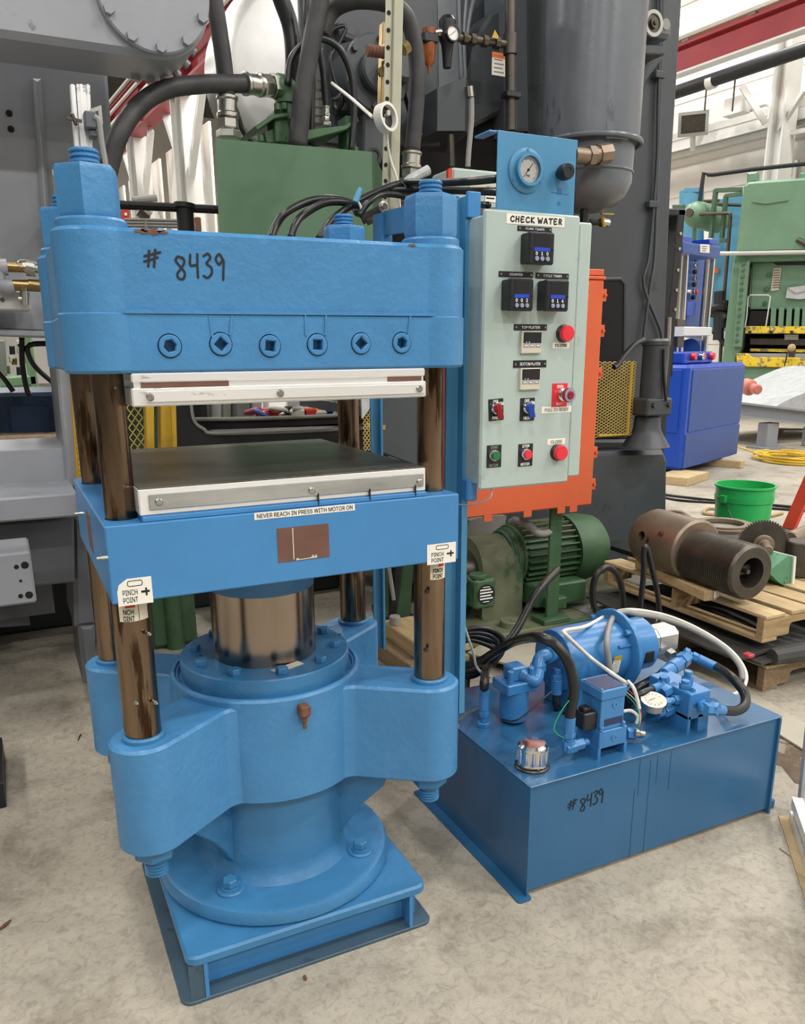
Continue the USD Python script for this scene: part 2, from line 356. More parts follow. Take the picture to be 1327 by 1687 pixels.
MATS['hose_grey'] = usdkit.material(stage, '/World/Looks/wrapped_hose', {'g': ('geometry', {}), 'mp': ('mapping', {'rotation': (.35, .25, 0)}), 'w': ('wave_texture', {'bands_direction': 'z', 'profile': 'saw', 'scale': 4.2, 'distortion': .6}),
    'n': ('noise_texture', {'scale': 14.0, 'detail': 5.0}), 'r': ('rgb_ramp', {'ramp': [(.3, lin('#28282b')), (.7, lin('#3c3b3b'))]}), 'b': ('bump', {'strength': .5, 'distance': .004}), 'p': ('principled_bsdf', {'roughness': .55})},
    [('g.position', 'mp.vector'), ('mp.vector', 'w.vector'), ('g.position', 'n.vector'), ('n.fac', 'r.fac'), ('r.color', 'p.base_color'), ('w.fac', 'b.height'), ('b.normal', 'p.normal')], surface='p.BSDF')
def mat_floor():
    n = {'g': ('geometry', {}),
         'a': ('noise_texture', {'scale': .55, 'detail': 4.0, 'roughness': .55}), 'b': ('noise_texture', {'scale': 3.2, 'detail': 7.0, 'roughness': .68, 'distortion': .6}),
         'c': ('noise_texture', {'scale': 34.0, 'detail': 6.0, 'roughness': .75, 'distortion': 1.0}), 'v': ('noise_texture', {'type': 'ridged_multifractal', 'scale': 34.0, 'detail': 3.0, 'roughness': .55, 'distortion': 1.5}),
         'ra': ('rgb_ramp', {'ramp': [(.36, lin('#968f83')), (.5, lin('#a9a193')), (.66, lin('#b5ad9f'))]}),
         'rb': ('rgb_ramp', {'ramp': [(.34, (.64, .62, .59)), (.5, (1, 1, 1)), (.72, (1.08, 1.07, 1.05))]}),
         'm1': ('mix', {'mix_type': 'multiply', 'fac': .85}),
         'rc': ('rgb_ramp', {'ramp': [(.36, (.7, .69, .67)), (.5, (1, 1, 1)), (.66, (1.12, 1.12, 1.11))]}), 'm2': ('mix', {'mix_type': 'multiply', 'fac': .8}),
         'rv': ('rgb_ramp', {'ramp': [(.55, (0, 0, 0)), (.8, (1, 1, 1))]}), 'pat': ('noise_texture', {'scale': 1.3, 'detail': 3.0}), 'rp': ('rgb_ramp', {'ramp': [(.42, (0, 0, 0)), (.62, (.45, .45, .45))]}),
         'mm': ('mix', {'mix_type': 'multiply', 'fac': 1.0}), 'm3': ('mix', {'color2': lin('#d2cabb')}),
         'bp': ('bump', {'strength': .5, 'distance': .005}), 'p': ('principled_bsdf', {'roughness': .62, 'specular_ior_level': .35})}
    l = [('g.position', f'{k}.vector') for k in ('a', 'b', 'c', 'v', 'pat')] + [('a.fac', 'ra.fac'), ('b.fac', 'rb.fac'), ('ra.color', 'm1.color1'), ('rb.color', 'm1.color2'),
         ('c.fac', 'rc.fac'), ('m1.color', 'm2.color1'), ('rc.color', 'm2.color2'), ('v.fac', 'rv.fac'), ('pat.fac', 'rp.fac'), ('rv.color', 'mm.color1'), ('rp.color', 'mm.color2'),
         ('mm.color', 'm3.fac'), ('m2.color', 'm3.color1'), ('m3.color', 'p.base_color'), ('c.fac', 'bp.height'), ('bp.normal', 'p.normal')]
    MATS['concrete'] = usdkit.material(stage, '/World/Looks/concrete', n, l, surface='p.BSDF')
mat_floor()
MATS['glass'] = usdkit.material(stage, '/World/Looks/glass', {'t': ('transparent_bsdf', {}), 'q': ('glossy_bsdf', {'roughness': .03}), 'f': ('fresnel', {'IOR': 1.4}), 'm': ('mix_closure', {})},
    [('f.fac', 'm.fac'), ('t.BSDF', 'm.closure1'), ('q.BSDF', 'm.closure2')], surface='m.closure')
MATS['lamp_glow'] = usdkit.material(stage, '/World/Looks/lamp_glow', {'e': ('emission', {'color': (1, .97, .92), 'strength': 6.0})}, [], surface='e.emission')
# ---------------------------------------------------------------- the hall
struct('floor', box(-12, 27, -32, 46, -.2, 0), 'concrete')
struct('ceiling', box(-12, 27, -32, 46, 13.0, 13.2), 'ceiling_grey')
struct('wall_left', box(-12, -11.7, -32, 46, 0, 13.0), 'ceiling_grey')
struct('wall_front', box(-12, 27, -32, -31.7, 0, 13.0), 'ceiling_grey')
struct('wall_back', box(-12, 27, 45.7, 46, 0, 13.0), 'white_paint')
HD = np.array([-.085, 1.0, 0]); HD = HD/np.linalg.norm(HD)          # the direction the crane runways take
HN = np.array([HD[1], -HD[0], 0])
def along(p, t, n=0, z=0): return np.asarray(p, float)+HD*t+HN*n+np.array([0, 0, z])
WALLP = np.array([19.0, 12.0, 0])                                    # a point of the right wall
wr = struct('wall_right', beam(along(WALLP, -50, .15, 6.5), along(WALLP, 32, .15, 6.5), .3, 13.0, up=(0, 0, 1)), 'white_paint')
for k in range(0, 15):                                                # siding boards, each a piece of the wall
    z = .4+k*.82
    wr.part('siding_board', beam(along(WALLP, -14, -.012, z), along(WALLP, 30, -.012, z), .05, .78, .008), 'white_paint')
wr.parts[0] = ('',)+wr.parts[0][1:]
def hall(u, v, n):                                                    # the point at pixel (u, v) on the upright plane n metres in from the right wall
    d = CF + CR*(u-IW/2)/FPX - CU*(v-IH/2-OY)/FPX; q = along(WALLP, 0, -n)
    return CO + d*(((q-CO)@HN)/(d@HN))
def along_hall(u, v, n, t0, t1):
    q = hall(u, v, n); return q+HD*t0, q+HD*t1
# right crane runway
q = hall(1225, 62, 2.2)
rw = Thing('crane_runway_beam', 'dark red steel crane runway beam with a rusty rail, high along the white right wall', 'beam')
zt, zb = hall(1225, 40, 2.2)[2], hall(1225, 88, 2.2)[2]
H0, H1 = -14, 26
p = hall(1225, 62, 2.2)
rw.part('web', beam(p+HD*H0, p+HD*H1, .05, zt-zb, 0), 'crane_red')
rw.part('top_flange', beam(along(p, H0, 0, (zt-zb)/2), along(p, H1, 0, (zt-zb)/2), .3, .06), 'crane_red')
rw.part('bottom_flange', beam(along(p, H0, 0, -(zt-zb)/2), along(p, H1, 0, -(zt-zb)/2), .3, .05), 'white_steel', label='pale bottom flange')
rw.part('rail', beam(along(p, H0, 0, (zt-zb)/2+.09), along(p, H1, 0, (zt-zb)/2+.09), .08, .12), 'rust', label='rusty crane rail')
for k in range(6): rw.part('rail_clip', mv(box(-.12, .12, -.1, .1, 0, .05), along(p, -6+k*1.9, -.02, (zt-zb)/2+.04)), 'dark_steel')
p = hall(1225, 115, 2.4)
pp = Thing('black_pipe', 'long black insulated pipe with a bright band, running below the red crane beam', 'pipe')
pp.part('pipe', cyl(along(p, H0), along(p, H1), .15, n=20), 'black_paint')
c = hall(1173, 135, 2.4); pp.part('band', cyl(c-HD*.09, c+HD*.09, .16, n=20), 'white_steel', label='bright band')
for u in (1165, 1211):
    c = hall(u, 140, 2.4); pp.part('hanger', cyl(c+[0, 0, -.55], c+[0, 0, .1], .02, n=6), 'dark_steel')
p = hall(1200, 18, .3)
solo('wall_girt', 'white steel girt high on the right wall above the crane beam', 'beam', [beam(along(p, H0), along(p, H1), .3, .34), beam(along(p, H0, -.12, -.2), along(p, H1, -.12, -.2), .2, .06)], 'white_steel')
p = hall(1225, 200, .35)
solo('wall_girt', 'white steel girt with a boxed lower edge crossing the right wall', 'beam', [beam(along(p, H0), along(p, H1), .5, .18), beam(along(p, H0, -.2, -.2), along(p, H1, -.2, -.2), .08, .32)], 'white_steel', None)
p = hall(1200, 235, .25)
solo('wall_ledge', 'narrow white ledge on the right wall under the square lamp', 'ledge', [beam(along(p, H0), along(p, H1), .3, .1)], 'white_steel')
# column with braces
c = hall(1290, 200, .9)
col = Thing('wall_column', 'white steel column with diagonal braces beside the right wall', 'column')
b = np.array([c[0], c[1], 0])
col.part('flange', beam(along(b, -.19), along(b, -.19, 0, 9.5), .5, .04, up=HD), 'white_steel')
col.part('flange', beam(along(b, .19), along(b, .19, 0, 9.5), .5, .04, up=HD), 'white_steel')
col.part('web', beam(along(b, 0), along(b, 0, 0, 9.5), .04, .36, up=HD), 'white_steel')
p0, p1 = hall(1223, 142, 1.3), hall(1262, 203, .9); col.part('brace', beam(p0, p1, .14, .14), 'white_steel')
p0, p1 = hall(1327, 148, 1.2), hall(1284, 214, .9); col.part('brace', beam(p0, p1, .1, .1), 'white_steel')
p0, p1 = hall(1290, 222, .8), hall(1340, 212, .8); col.part('brace', beam(p0, p1, .1, .1), 'white_steel')
for u in (1300, 1312, 1320):
    q = hall(u, 260, .3); q[2] = 0
    solo('wall_conduit', {1300: 'thin white wall conduit nearest the white column', 1312: 'middle one of three thin white wall conduits right of the white column', 1320: 'grey wall conduit at the right end of the row beside the white column'}[u], 'conduit', cyl(q, q+[0, 0, 6], .045, n=8), 'shadow_grey' if u == 1320 else 'white_steel', None)
# flood lamp on the wall
a = hall(1143, 203, 1.2)
fl = Thing('flood_lamp', 'square grey flood lamp tilted down from the white right wall', 'lamp')
fd = np.array([-.62, -.55, -.42]); fd /= np.linalg.norm(fd); fa, fc, _ = frame_of(fd)
T = lambda m: onto(m, a, fa, fc, fd)
fl.part('housing', T(hull([(sx*w, sy*h, z) for z, w, h in ((-.3, .24, .18), (0, .36, .28)) for sx in (-1, 1) for sy in (-1, 1)])), 'shadow_grey', smooth=False); fl.part('rim', T(cut(box(-.38, .38, -.3, .3, 0, .06), box(-.3, .3, -.22, .22, -.1, .2))), 'lamp_body'); fl.part('lens', T(box(-.3, .3, -.22, .22, .0, .02)), 'dark_steel'); fl.part('bracket', [beam(a+[.2, .2, -.1], a+[.25, .2, -.6], .1, .1), beam(a-fd*.2, a-fd*.2+HN*.55, .12, .12)], 'white_steel')
q = hall(1215, 175, 1.0); bx = Thing('junction_box', 'white electrical box with a conduit elbow on the right wall girt', 'box')
bx.part('body', beam(q-HD*.3, q+HD*.3, .3, .42, .02), 'white_steel'); bx.part('conduit', tube([q+[0, 0, -.15], hall(1235, 182, .8), hall(1262, 172, .8), hall(1270, 178, .8), hall(1268, 196, .8)], .05), 'white_steel')
# left crane runway and the row of white columns under it, between the two bays
p = at(290, 116, z=6.6)
lw = Thing('crane_runway_beam', 'bright red crane runway beam over the row of white columns, behind the bent hose', 'beam')
lw.part('web', beam(along(p, -9), along(p, 26), .06, .85), 'crane_red')
lw.part('top_flange', beam(along(p, -9, 0, .42), along(p, 26, 0, .42), .34, .05), 'crane_red')
lw.part('bottom_flange', beam(along(p, -9, 0, -.42), along(p, 26, 0, -.42), .34, .05), 'crane_red')
for k in range(9): lw.part('bracket', mv(box(-.22, .22, -.06, .06, -.42, .42), along(p, -4+k*3.0)), 'crane_red')
for k in range(3):
    lw.part('conductor_bar', beam(along(p, -9, -.42, .25-k*.22), along(p, 26, -.42, .25-k*.22), .05, .05), 'white_steel', label='pale conductor bar')
CLAB = ['nearest white bay column, wide and bright, left of the green box', 'second white bay column from the green box', 'third white bay column, slender, under the bent black hose', 'fourth white bay column, further along the row under the red beam', 'fifth and thin white bay column along the far row', 'farthest white bay column in the row, beside the grey press']
for k in range(6):
    b = along((p[0], p[1], 0), -3.6+k*3.6, .1)
    cc = Thing('bay_column', CLAB[k], 'column')
    for s in (-1, 1): cc.part('flange', beam(along(b, s*.17, 0), along(b, s*.17, 0, 6.2), .42, .04, up=HD), 'white_steel')
    cc.part('web', beam(along(b, 0, 0), along(b, 0, 0, 6.2), .04, .32, up=HD), 'white_steel')
    cc.part('knee_brace', beam(along(b, 0, 0, 4.6), along(b, 1.2, 0, 6.1), .12, .12), 'white_steel')
    cc.part('knee_brace', beam(along(b, 0, 0, 4.6), along(b, -1.2, 0, 6.1), .12, .12), 'white_steel')
    cc.part('downpipe', cyl(along(b, -.45, -.25), along(b, -.45, -.25, 6.1), .05, n=10), 'shadow_grey', label='grey downpipe')
b = along((p[0], p[1], 0), 0, .55)
for k in range(7):
    q = along(b, -2.2+k*3.6)
    solo('bay_panel', ['wide white partition panel behind the nearest bay column', 'second white partition panel along the bay row', 'third white partition panel along the bay row', 'fourth white partition panel along the bay row', 'fifth white partition panel along the bay row', 'sixth white partition panel along the bay row', 'last white partition panel of the bay row'][k], 'panel', beam(along(q, -1.5, 0, 2.9), along(q, 1.5, 0, 2.9), .06, 5.8, .01), 'white_paint')
# black pipe rail in front of the white columns
r0, r1 = at(190, 338, z=1.93+.62), at(372, 348, z=2.0)
# ---------------------------------------------------------------- the four-column hydraulic press
S = 1.06
CXL, CXR, CYF, CYB = .202, .956, 1.806, 2.343
CC = np.array([.579, 2.075]); COLS = [(CXL, CYF), (CXR, CYF), (CXL, CYB), (CXR, CYB)]
YF = 1.738                                            # flat front of the crosshead
YP = 1.721                                            # front of the moving platen box
def zs(z): return 1.6-(1.6-z)*S
press = Thing('hydraulic_press', 'blue four-column hydraulic press with a steel platen pair, marked #8439 in black pen', 'press')
# crosshead: two cast halves with column bosses
def xhead(grow):
    g = unary_union([Point(c).buffer(.078+grow, quad_segs=12) for c in COLS] + [sbox(CXL, YF-grow, CXR, 2.411+grow), sbox(.14-grow, CYF, 1.018+grow, CYB)])
    return g.buffer(.02, quad_segs=6).buffer(-.02, quad_segs=6).simplify(.0004)
Z0, ZM, Z1 = 1.5546, 1.672, 1.828
lower = extr(xhead(.003), Z0, ZM, .006, .004)
plugs = [at(u, v, y=YF-.003) for u, v in ((280, 570), (364, 567), (445, 570), (523, 568), (595, 566), (662, 565))]
lower = cut(lower, *[cyl(p+[0, -.02, 0], p+[0, .022, 0], .0245, n=28) for p in plugs])
XH = press.part('crosshead', [lower, extr(xhead(0), ZM-.002, Z1, 0, .008)], 'press_blue')
for p, (n, a) in zip(plugs, ((6, 12), (4, 2), (4, 38), (4, 43), (4, 0), (6, 20))):
    hole = Polygon([(.0125*(1.18 if n == 4 else 1.05)*math.cos(2*PI*i/n+math.radians(a)), .0125*(1.18 if n == 4 else 1.05)*math.sin(2*PI*i/n+math.radians(a))) for i in range(n)])
    pl = Point(0, 0).buffer(.0225, quad_segs=9).difference(hole)
    press.part('pipe_plug', onto(extr(pl, -.014, .0045, 0, .002), p, *XZ), 'press_blue', under=XH, label='socket plug in the crosshead front')
# raised casting seams over the plugs
for (a, b) in (((345, 520), (350, 555)), ((382, 520), (379, 552)), ((503, 518), (504, 553)), ((537, 519), (536, 552)), ((676, 520), (672, 555))):
    pa, pb = at(*a, y=YF-.003), at(*b, y=YF-.003)
    press.part('casting_seam', beam(pa, pb, .004, .005), 'press_blue', under=XH)
press.part('casting_seam', [beam((.2, YF-.003, ZM+.001), (.958, YF-.003, ZM+.003), .006, .008)], 'press_blue', under=XH)
def pen8439(base, s, up=(0, 0, 1), sl=.0045):  # '#' and digits from strokes, in units of the digit height
    return base
HASH = [[(.1, .12), (.22, .95)], [(.42, .1), (.56, 1.02)], [(-.1, .38), (.35, .5), (.66, .62)], [(-.06, .66), (.4, .78), (.82, .9)]]
EIGHT = [[(.38, .86), (.14, .95), (.03, .78), (.2, .55), (.38, .3), (.3, .05), (.1, .06), (.06, .25), (.26, .5), (.4, .75), (.33, .92)]]
FOUR = [[(.05, .95), (.03, .52), (.32, .55)], [(.36, .98), (.33, .5), (.32, .02)]]
THREE = [[(.05, .9), (.25, 1.0), (.34, .82), (.16, .6), (.36, .42), (.34, .15), (.14, .0), (.0, .08)]]
NINE = [[(.36, .72), (.2, .98), (.03, .78), (.16, .55), (.36, .75), (.34, .3), (.3, -.08)]]
def handwritten(parts, s, w, o):
    L = []
    for g, dx, dy, k in parts: L += [[((x*k+dx)*s, (y*k+dy)*s) for x, y in l] for l in g]
    return strokes(L, w, o)
o = at(291, 461, y=YF-.0005)
for k, g in enumerate([(HASH, -1.22, .42, .75), (EIGHT, 0, 0, 1), (FOUR, .62, .1, 1), (THREE, 1.2, .12, 1), (NINE, 1.75, .14, 1)]): press.part('pen_character', handwritten([g], .046, .0045, o), 'ink', under=XH, label='black pen character %s of the handwritten #8439' % '#8439'[k])
# rust by the nut washers
for (u, v, r) in ((250, 379, .018), (232, 378, .012), (268, 381, .01), (680, 404, .009)):
    q = at(u, v, y=YF-.0006); q[2] = min(q[2], Z1-.006)
    press.part('rust_stain', onto(extr(Polygon([(r*(1+.5*math.sin(7*t))*math.cos(t), .32*r*(1+.5*math.cos(5*t))*math.sin(t)) for t in np.arange(18)*2*PI/18]), 0, .0008), q, *XZ), 'rust', under=XH)
# columns, nuts, studs
ZARM0, ZARM1 = .458, .731; BZ_ = 1.13
for i, (x, y) in enumerate(COLS):
    c = press.part('column', [cyl((x, y, ZARM0-.02), (x, y, BZ_), .0415, n=36), cyl((x, y, BZ_-.005), (x, y, Z0+.05), .0325, n=36)], 'column_steel', label='worn steel guide column')
    press.part('column_collar', lathe([(.05, 0), (.05, .009), (.0465, .013)], (x, y, ZARM1), n=36), 'base_blue', under=c)
    press.part('washer', lathe([(.068, 0), (.068, .013), (.064, .018)], (x, y, Z1), n=36), 'press_blue', under=c)
    press.part('hex_nut', hexa((x, y, Z1+.018), (x, y, 1.94), .062, [.25, .5, .3, .42][i], .06), 'press_blue', under=c, smooth=25)
    press.part('threaded_stud', thread((x, y, 1.935), (x, y, 1.972), .0275, .0085, .004), 'press_blue', under=c)
    press.part('hex_nut', hexa((x, y, ZARM0-.042), (x, y, ZARM0), .05, [.2, .5, .3, .4][i], .06), 'base_blue', under=c, smooth=25)
    press.part('threaded_stud', thread((x, y, ZARM0-.092), (x, y, ZARM0-.04), .0285, .0085, .004), 'base_blue', under=c)
# grease nipples on the two front columns
for (u, v) in ((241, 1042), (252, 1155), (220, 1155)):
    q = at(u, v, y=CYF-.038); press.part('grease_nipple', [cyl(q, q+[.004, -.012, 0], .0042, n=8), cyl(q+[.004, -.012, 0], q+[.006, -.018, 0], .0028, n=8)], 'zinc')
for (u, v) in ((703, 974), (701, 1070)):
    q = at(u, v, y=CYF-.042); press.part('grease_port', cyl(q, q+[0, -.006, 0], .006, n=10), 'black_paint')
# upper heated platen
UPX0, UPX1, UY0, UY1 = at(213, 645, y=YP+.014)[0]+.004, at(703, 615, y=YP+.014)[0], YP+.014, 2.425
zu0 = zs(1.4945); zu1 = Z0
up = press.part('upper_platen', box(UPX0, UPX1, UY0, UY1, zu0, zu0+.037, .003), 'aluminium', label='upper heated steel platen')
press.part('platen_backing', [box(UPX0+.006, UPX1-.006, UY0+.004, UY1, zu0+.037, zu0+.048), box(UPX0+.002, UPX1-.003, UY0, UY1, zu0+.048, zu1, .003)], 'aluminium', under=up)
press.part('scale_strip', box(UPX0+.02, UPX0+.2, UY0+.0025, UY0+.01, zu0+.037, zu0+.0475), 'brown_scale', under=up, label='brown scale strip on the platen edge')
press.part('scale_strip', box(UPX1-.1, UPX1-.012, UY0+.0025, UY0+.01, zu0+.038, zu0+.0475), 'brown_scale', under=up)
br = press.part('platen_bar', box(UPX0+.028, UPX1-.006, UY0-.005, UY0+.002, zu0+.008, zu0+.031, .0015), 'aluminium', under=up)
for u, v in ((247, 651), (462, 646), (691, 638)):
    q = at(u, v, y=UY0-.005); q[2] = zu0+.0195
    press.part('screw', [lathe([(.0082, 0), (.0082, .003), (.006, .0055)], q, (0, -1, 0), 14), cyl(q+[0, -.005, 0], q+[0, -.0062, 0], .003, n=6)], 'zinc', under=up)
# lower platen and moving platen box
zl1 = zs(1.337); LX0, LX1 = at(226, 800, y=YP+.012)[0], at(702, 775, y=YP+.012)[0]
BX0, BX1, BZ0, BZ1 = .157, .994, zs(1.1127), zs(1.2712)
tab = press.part('moving_platen', cut(box(BX0, BX1, YP, 2.445, BZ0, BZ1, .003), *[cyl((x, y, BZ1-.05), (x, y, BZ1+.1), .0345, n=36) for x, y in COLS]), 'steel_blue', label='blue moving platen box')
lp = press.part('lower_platen', [box(LX0, LX1, YP+.012, 2.46, BZ1+.012, zl1, .003)], 'aluminium', label='lower heated steel platen')
press.part('platen_face', box(LX0+.002, LX1-.002, YP+.0135, 2.458, zl1-.004, zl1+.0015, .001), 'platen_steel', under=lp)
press.part('platen_heel', box(LX0+.003, LX1, YP+.006, 2.46, BZ1, BZ1+.0118, .002), 'steel_blue', under=lp)
press.part('platen_bar', box(LX0+.02, LX1-.008, YP+.007, YP+.014, BZ1+.024, zl1-.013, .0015), 'bright_bar', under=lp)
for u, v in ((262, 827), (514, 808), (692, 794)):
    q = at(u, v, y=YP+.007); press.part('screw', [lathe([(.0085, 0), (.0085, .003), (.006, .0055)], q, (0, -1, 0), 14), cyl(q+[0, -.005, 0], q+[0, -.0062, 0], .003, n=6)], 'zinc', under=lp)
for u in (525, 610, 685):
    q = at(u, 820, y=YP+.006); q[2] = BZ1+.012; press.part('edge_clip', box(q[0]-.001, q[0]+.001, YP+.004, YP+.012, BZ1+.004, BZ1+.03), 'black_paint', under=lp)
def sticker(t, u0, v0, u1, v1, y, name, mat, label, th=.0007, poly_=None):
    a, b = at(u0, v0, y=y), at(u1, v1, y=y); x0, x1, z0, z1 = min(a[0], b[0]), max(a[0], b[0]), min(a[2], b[2]), max(a[2], b[2])
    return t.part(name, box(x0, x1, y-th, y, z0, z1), mat, label=label), x0, x1, z0, z1
a = at(419, 849, y=YP); b_ = at(585, 841, y=YP)
zc = .5*(a[2]+b_[2])+.003
wl = press.part('warning_strip', box(a[0], b_[0], YP-.0007, YP, zc-.008, zc+.008), 'white_label', label='white strip: NEVER REACH IN PRESS WITH MOTOR ON')
press.part('lettering', words('NEVER REACH IN PRESS WITH MOTOR ON', .0095, ((a[0]+b_[0])/2, YP-.0008, zc), (b_[0]-a[0])*.95), 'ink', under=wl)
a, b_ = at(456, 871, y=YP), at(543, 917, y=YP)
np_ = press.part('brown_patch', box(a[0], b_[0], YP-.001, YP, b_[2], a[2]), 'brown_scale', label='brown rectangle where a nameplate was')
press.part('torn_glue', [box(a[0]+(b_[0]-a[0])*.3-.0015, a[0]+(b_[0]-a[0])*.3+.001, YP-.0016, YP-.0008, b_[2]+.004, a[2]-.002), onto(extr(Polygon([(-.02, 0), (.032, .001), (.03, .009), (.024, .004), (.022, .01), (.016, .003), (-.01, .002), (-.018, .006)]), 0, .0014), (a[0]+.062, YP-.0004, b_[2]+.001), *XZ)], 'cream_plastic', under=np_)
def pinch(u0, v0, u1, v1, torn):
    a, b_ = at(u0, v0, y=YP), at(u1, v1, y=YP); w, h = b_[0]-a[0], a[2]-b_[2]
    P = Polygon([(0, 0), (w, 0), (w, h), (.3*w, h), (.06*w, .8*h), (0, .55*h)] if torn else [(0, 0), (w, 0), (w, h), (0, h)])
    s = press.part('pinch_point_sticker', onto(extr(P, 0, .0007), (a[0], YP, b_[2]), *XZ), 'white_label', label='white PINCH POINT sticker')
    fr = rrect(.3*w, .74*w, .7*h, .92*h, .08*h)
    press.part('lettering', [onto(extr(fr.difference(fr.buffer(-.0013)), 0, .0006), (a[0], YP-.0007, b_[2]), *XZ),
        words('PINCH', .2*h, (a[0]+.36*w, YP-.0007, b_[2]+.48*h), .42*w), words('POINT', .2*h, (a[0]+.36*w, YP-.0007, b_[2]+.2*h), .42*w),
        onto(extr(unary_union([sbox(.68*w, .42*h, .92*w, .5*h), sbox(.8*w, .3*h, .85*w, .6*h)]), 0, .0006), (a[0], YP-.0007, b_[2]), *XZ)], 'ink', under=s)
pinch(191, 956, 253, 992, True); pinch(704, 898, 751, 925, False)
def wrap(cx, cy, r, z0, z1, a0, a1, n=14):
    V, F = [], []
    for i in range(n+1):
        t = a0+(a1-a0)*i/n
        for rr in (r, r+.0008):
            for z in (z0, z1): V.append((cx+rr*math.sin(t), cy-rr*math.cos(t), z))
    for i in range(n):
        A, B = 4*i, 4*i+4
        for q in ((0, 1), (1, 3), (3, 2), (2, 0)): F += [(A+q[0], B+q[0], B+q[1]), (A+q[0], B+q[1], A+q[1])]
    F += [(0, 1, 3), (0, 3, 2), (4*n, 4*n+3, 4*n+1), (4*n, 4*n+2, 4*n+3)]
    m = TM(V, F); m.fix_normals(); return m
def wrapwords(text, h, cx, cy, r, ang, z, w):
    m = meshkit.text_mesh(text, h, .0005, True); lo, hi = m.bounds; v = m.vertices
    m = m.subdivide_to_size(.004) if False else m
    x = (m.vertices[:, 0]-(lo[0]+hi[0])/2)*w/(hi[0]-lo[0]); t = ang+x/r; rr = r+m.vertices[:, 2]
    m.vertices = np.stack([cx+rr*np.sin(t), cy-rr*np.cos(t), z+m.vertices[:, 1]-h/2], 1); return m
for (x, y, ang, torn) in ((CXL, CYF, .02, True), (CXR, CYF, .05, False)):
    z1_ = BZ0-.006 if torn else BZ0-.008; r = .0416
    s = press.part('pinch_point_sticker', [wrap(x, y, r, z1_-.05, z1_, ang-.75, ang+.25), wrap(x, y, r, z1_-.05, z1_, ang+.29, ang+.85)] if torn else wrap(x, y, r, z1_-.052, z1_, ang-.5, ang+.7), 'worn_label', label='worn yellowed PINCH POINT sticker on a column')
    press.part('lettering', [wrapwords('PINCH' if not torn else 'NCH', .011, x, y, r+.0009, ang+(-.25 if torn else .03), z1_-.028, .03 if not torn else .022), wrapwords('POINT' if not torn else 'OINT', .011, x, y, r+.0009, ang+(-.25 if torn else .03), z1_-.043, .03 if not torn else .024)], 'ink', under=s)
    press.part('red_mark', wrap(x, y, r+.0009, z1_-.018, z1_-.005, ang+(-.4 if torn else .05), ang+(.1 if torn else .5), 6), 'red_ink', under=s)
# left side of the moving box: grease fittings and a brown patch
for (u, v) in ((128, 845), (168, 918)):
    q = at(u+10, v, x=BX0); press.part('grease_nipple', [cyl(q, q-[.012, 0, 0], .004, n=8), cyl(q-[.012, 0, 0], q-[.022, 0, 0], .003, n=8)], 'zinc')
a, b_ = at(143, 850, x=BX0), at(152, 900, x=BX0); zz = sorted((at(148, 852, x=BX0)[2], at(150, 895, x=BX0)[2]))
yc = at(148, 875, x=BX0)[1]; press.part('brown_patch', box(BX0-.0008, BX0, yc-.05, yc+.05, BZ0+.04, BZ1-.035), 'brown_scale')
# ram and its gland
ZL, ZR = .752, .794
ram = press.part('ram', cyl((*CC, .60), (*CC, BZ0-.09), .141, n=64), 'ram_steel', label='polished steel ram')
press.part('ram_cap', lathe([(.142, 0), (.142, .1)], (*CC, BZ0-.1), n=64), 'base_blue', under=ram)
gl = press.part('gland_ring', lathe([(.150, .0), (.229, 0), (.2325, .003), (.2325, ZR-.68-.004), (.229, ZR-.68), (.157, ZR-.68), (.148, ZR-.684)], (*CC, .68), n=72), 'base_blue', label='bolted gland ring round the ram')
for k in range(10):
    t = math.radians(k*36+14); q = np.array([CC[0]+.195*math.cos(t), CC[1]+.195*math.sin(t), ZR])
    press.part('hex_bolt', hexa(q, q+[0, 0, .017], .0165, k*.7, .1), 'base_blue', under=gl, smooth=25)
for (u, v) in ((331, 1080), (560, 1045)):
    q = at(u, v, z=ZR); press.part('bleed_hole', cyl(q-[0, 0, .002], q+[0, 0, .001], .0035, n=10), 'dark_void', under=gl)
q = at(474, 1099, z=ZR); press.part('paper_tag', rot(box(q[0]-.045, q[0]+.045, q[1]-.014, q[1]+.014, ZR, ZR+.0008), 20, q), 'worn_label', under=gl, label='small white paper tag')
# base casting
arms = [LineString([tuple(CC), c]).buffer(.0795, quad_segs=14) for c in COLS]
plan = unary_union(arms+[Point(CC).buffer(.258, quad_segs=24)]).buffer(.05, quad_segs=8).buffer(-.05, quad_segs=8).simplify(.0004)
holes = [cyl((x, y, ZARM1-.03), (x, y, ZARM1+.05), .053, n=36) for x, y in COLS]
body = extr(plan, ZARM0, ZARM1, .006, .007)
barrel = lathe([(.253, 0), (.2615, .006), (.2615, ZL-ZARM0-.008), (.2575, ZL-ZARM0-.002), (.254, ZL-ZARM0), (.250, ZL-ZARM0), (.248, ZL-ZARM0-.006), (.242, ZL-ZARM0-.006), (.240, ZL-ZARM0-.014), (.10, ZL-ZARM0-.014)], (*CC, ZARM0), n=80)
base = press.part('base_casting', [body, barrel], 'press_blue', label='cast base with four column arms')
press.part('pedestal', lathe([(.262, .14), (.236, .185), (.215, .205), (.206, .235), (.204, .44), (.15, .46)], (*CC, 0), n=64), 'base_blue', under=base)
press.part('foot_flange', lathe([(.328, .14), (.335, .148), (.335, .166), (.327, .180), (.312, .187), (.2, .19)], (*CC, 0), n=80), 'base_blue', under=base)
for (x, y) in COLS:
    d = np.array([x, y])-CC; d /= np.linalg.norm(d)
    prof = Polygon([(.17, .21), (.205, .235), (.235, .285), (.275, .34), (.335, .40), (.35, .445), (.17, .445)])
    press.part('gusset', onto(extr(prof, -.016, .016, .003, .003), (*CC, 0), (*d, 0), (0, 0, 1)), 'base_blue', under=base)
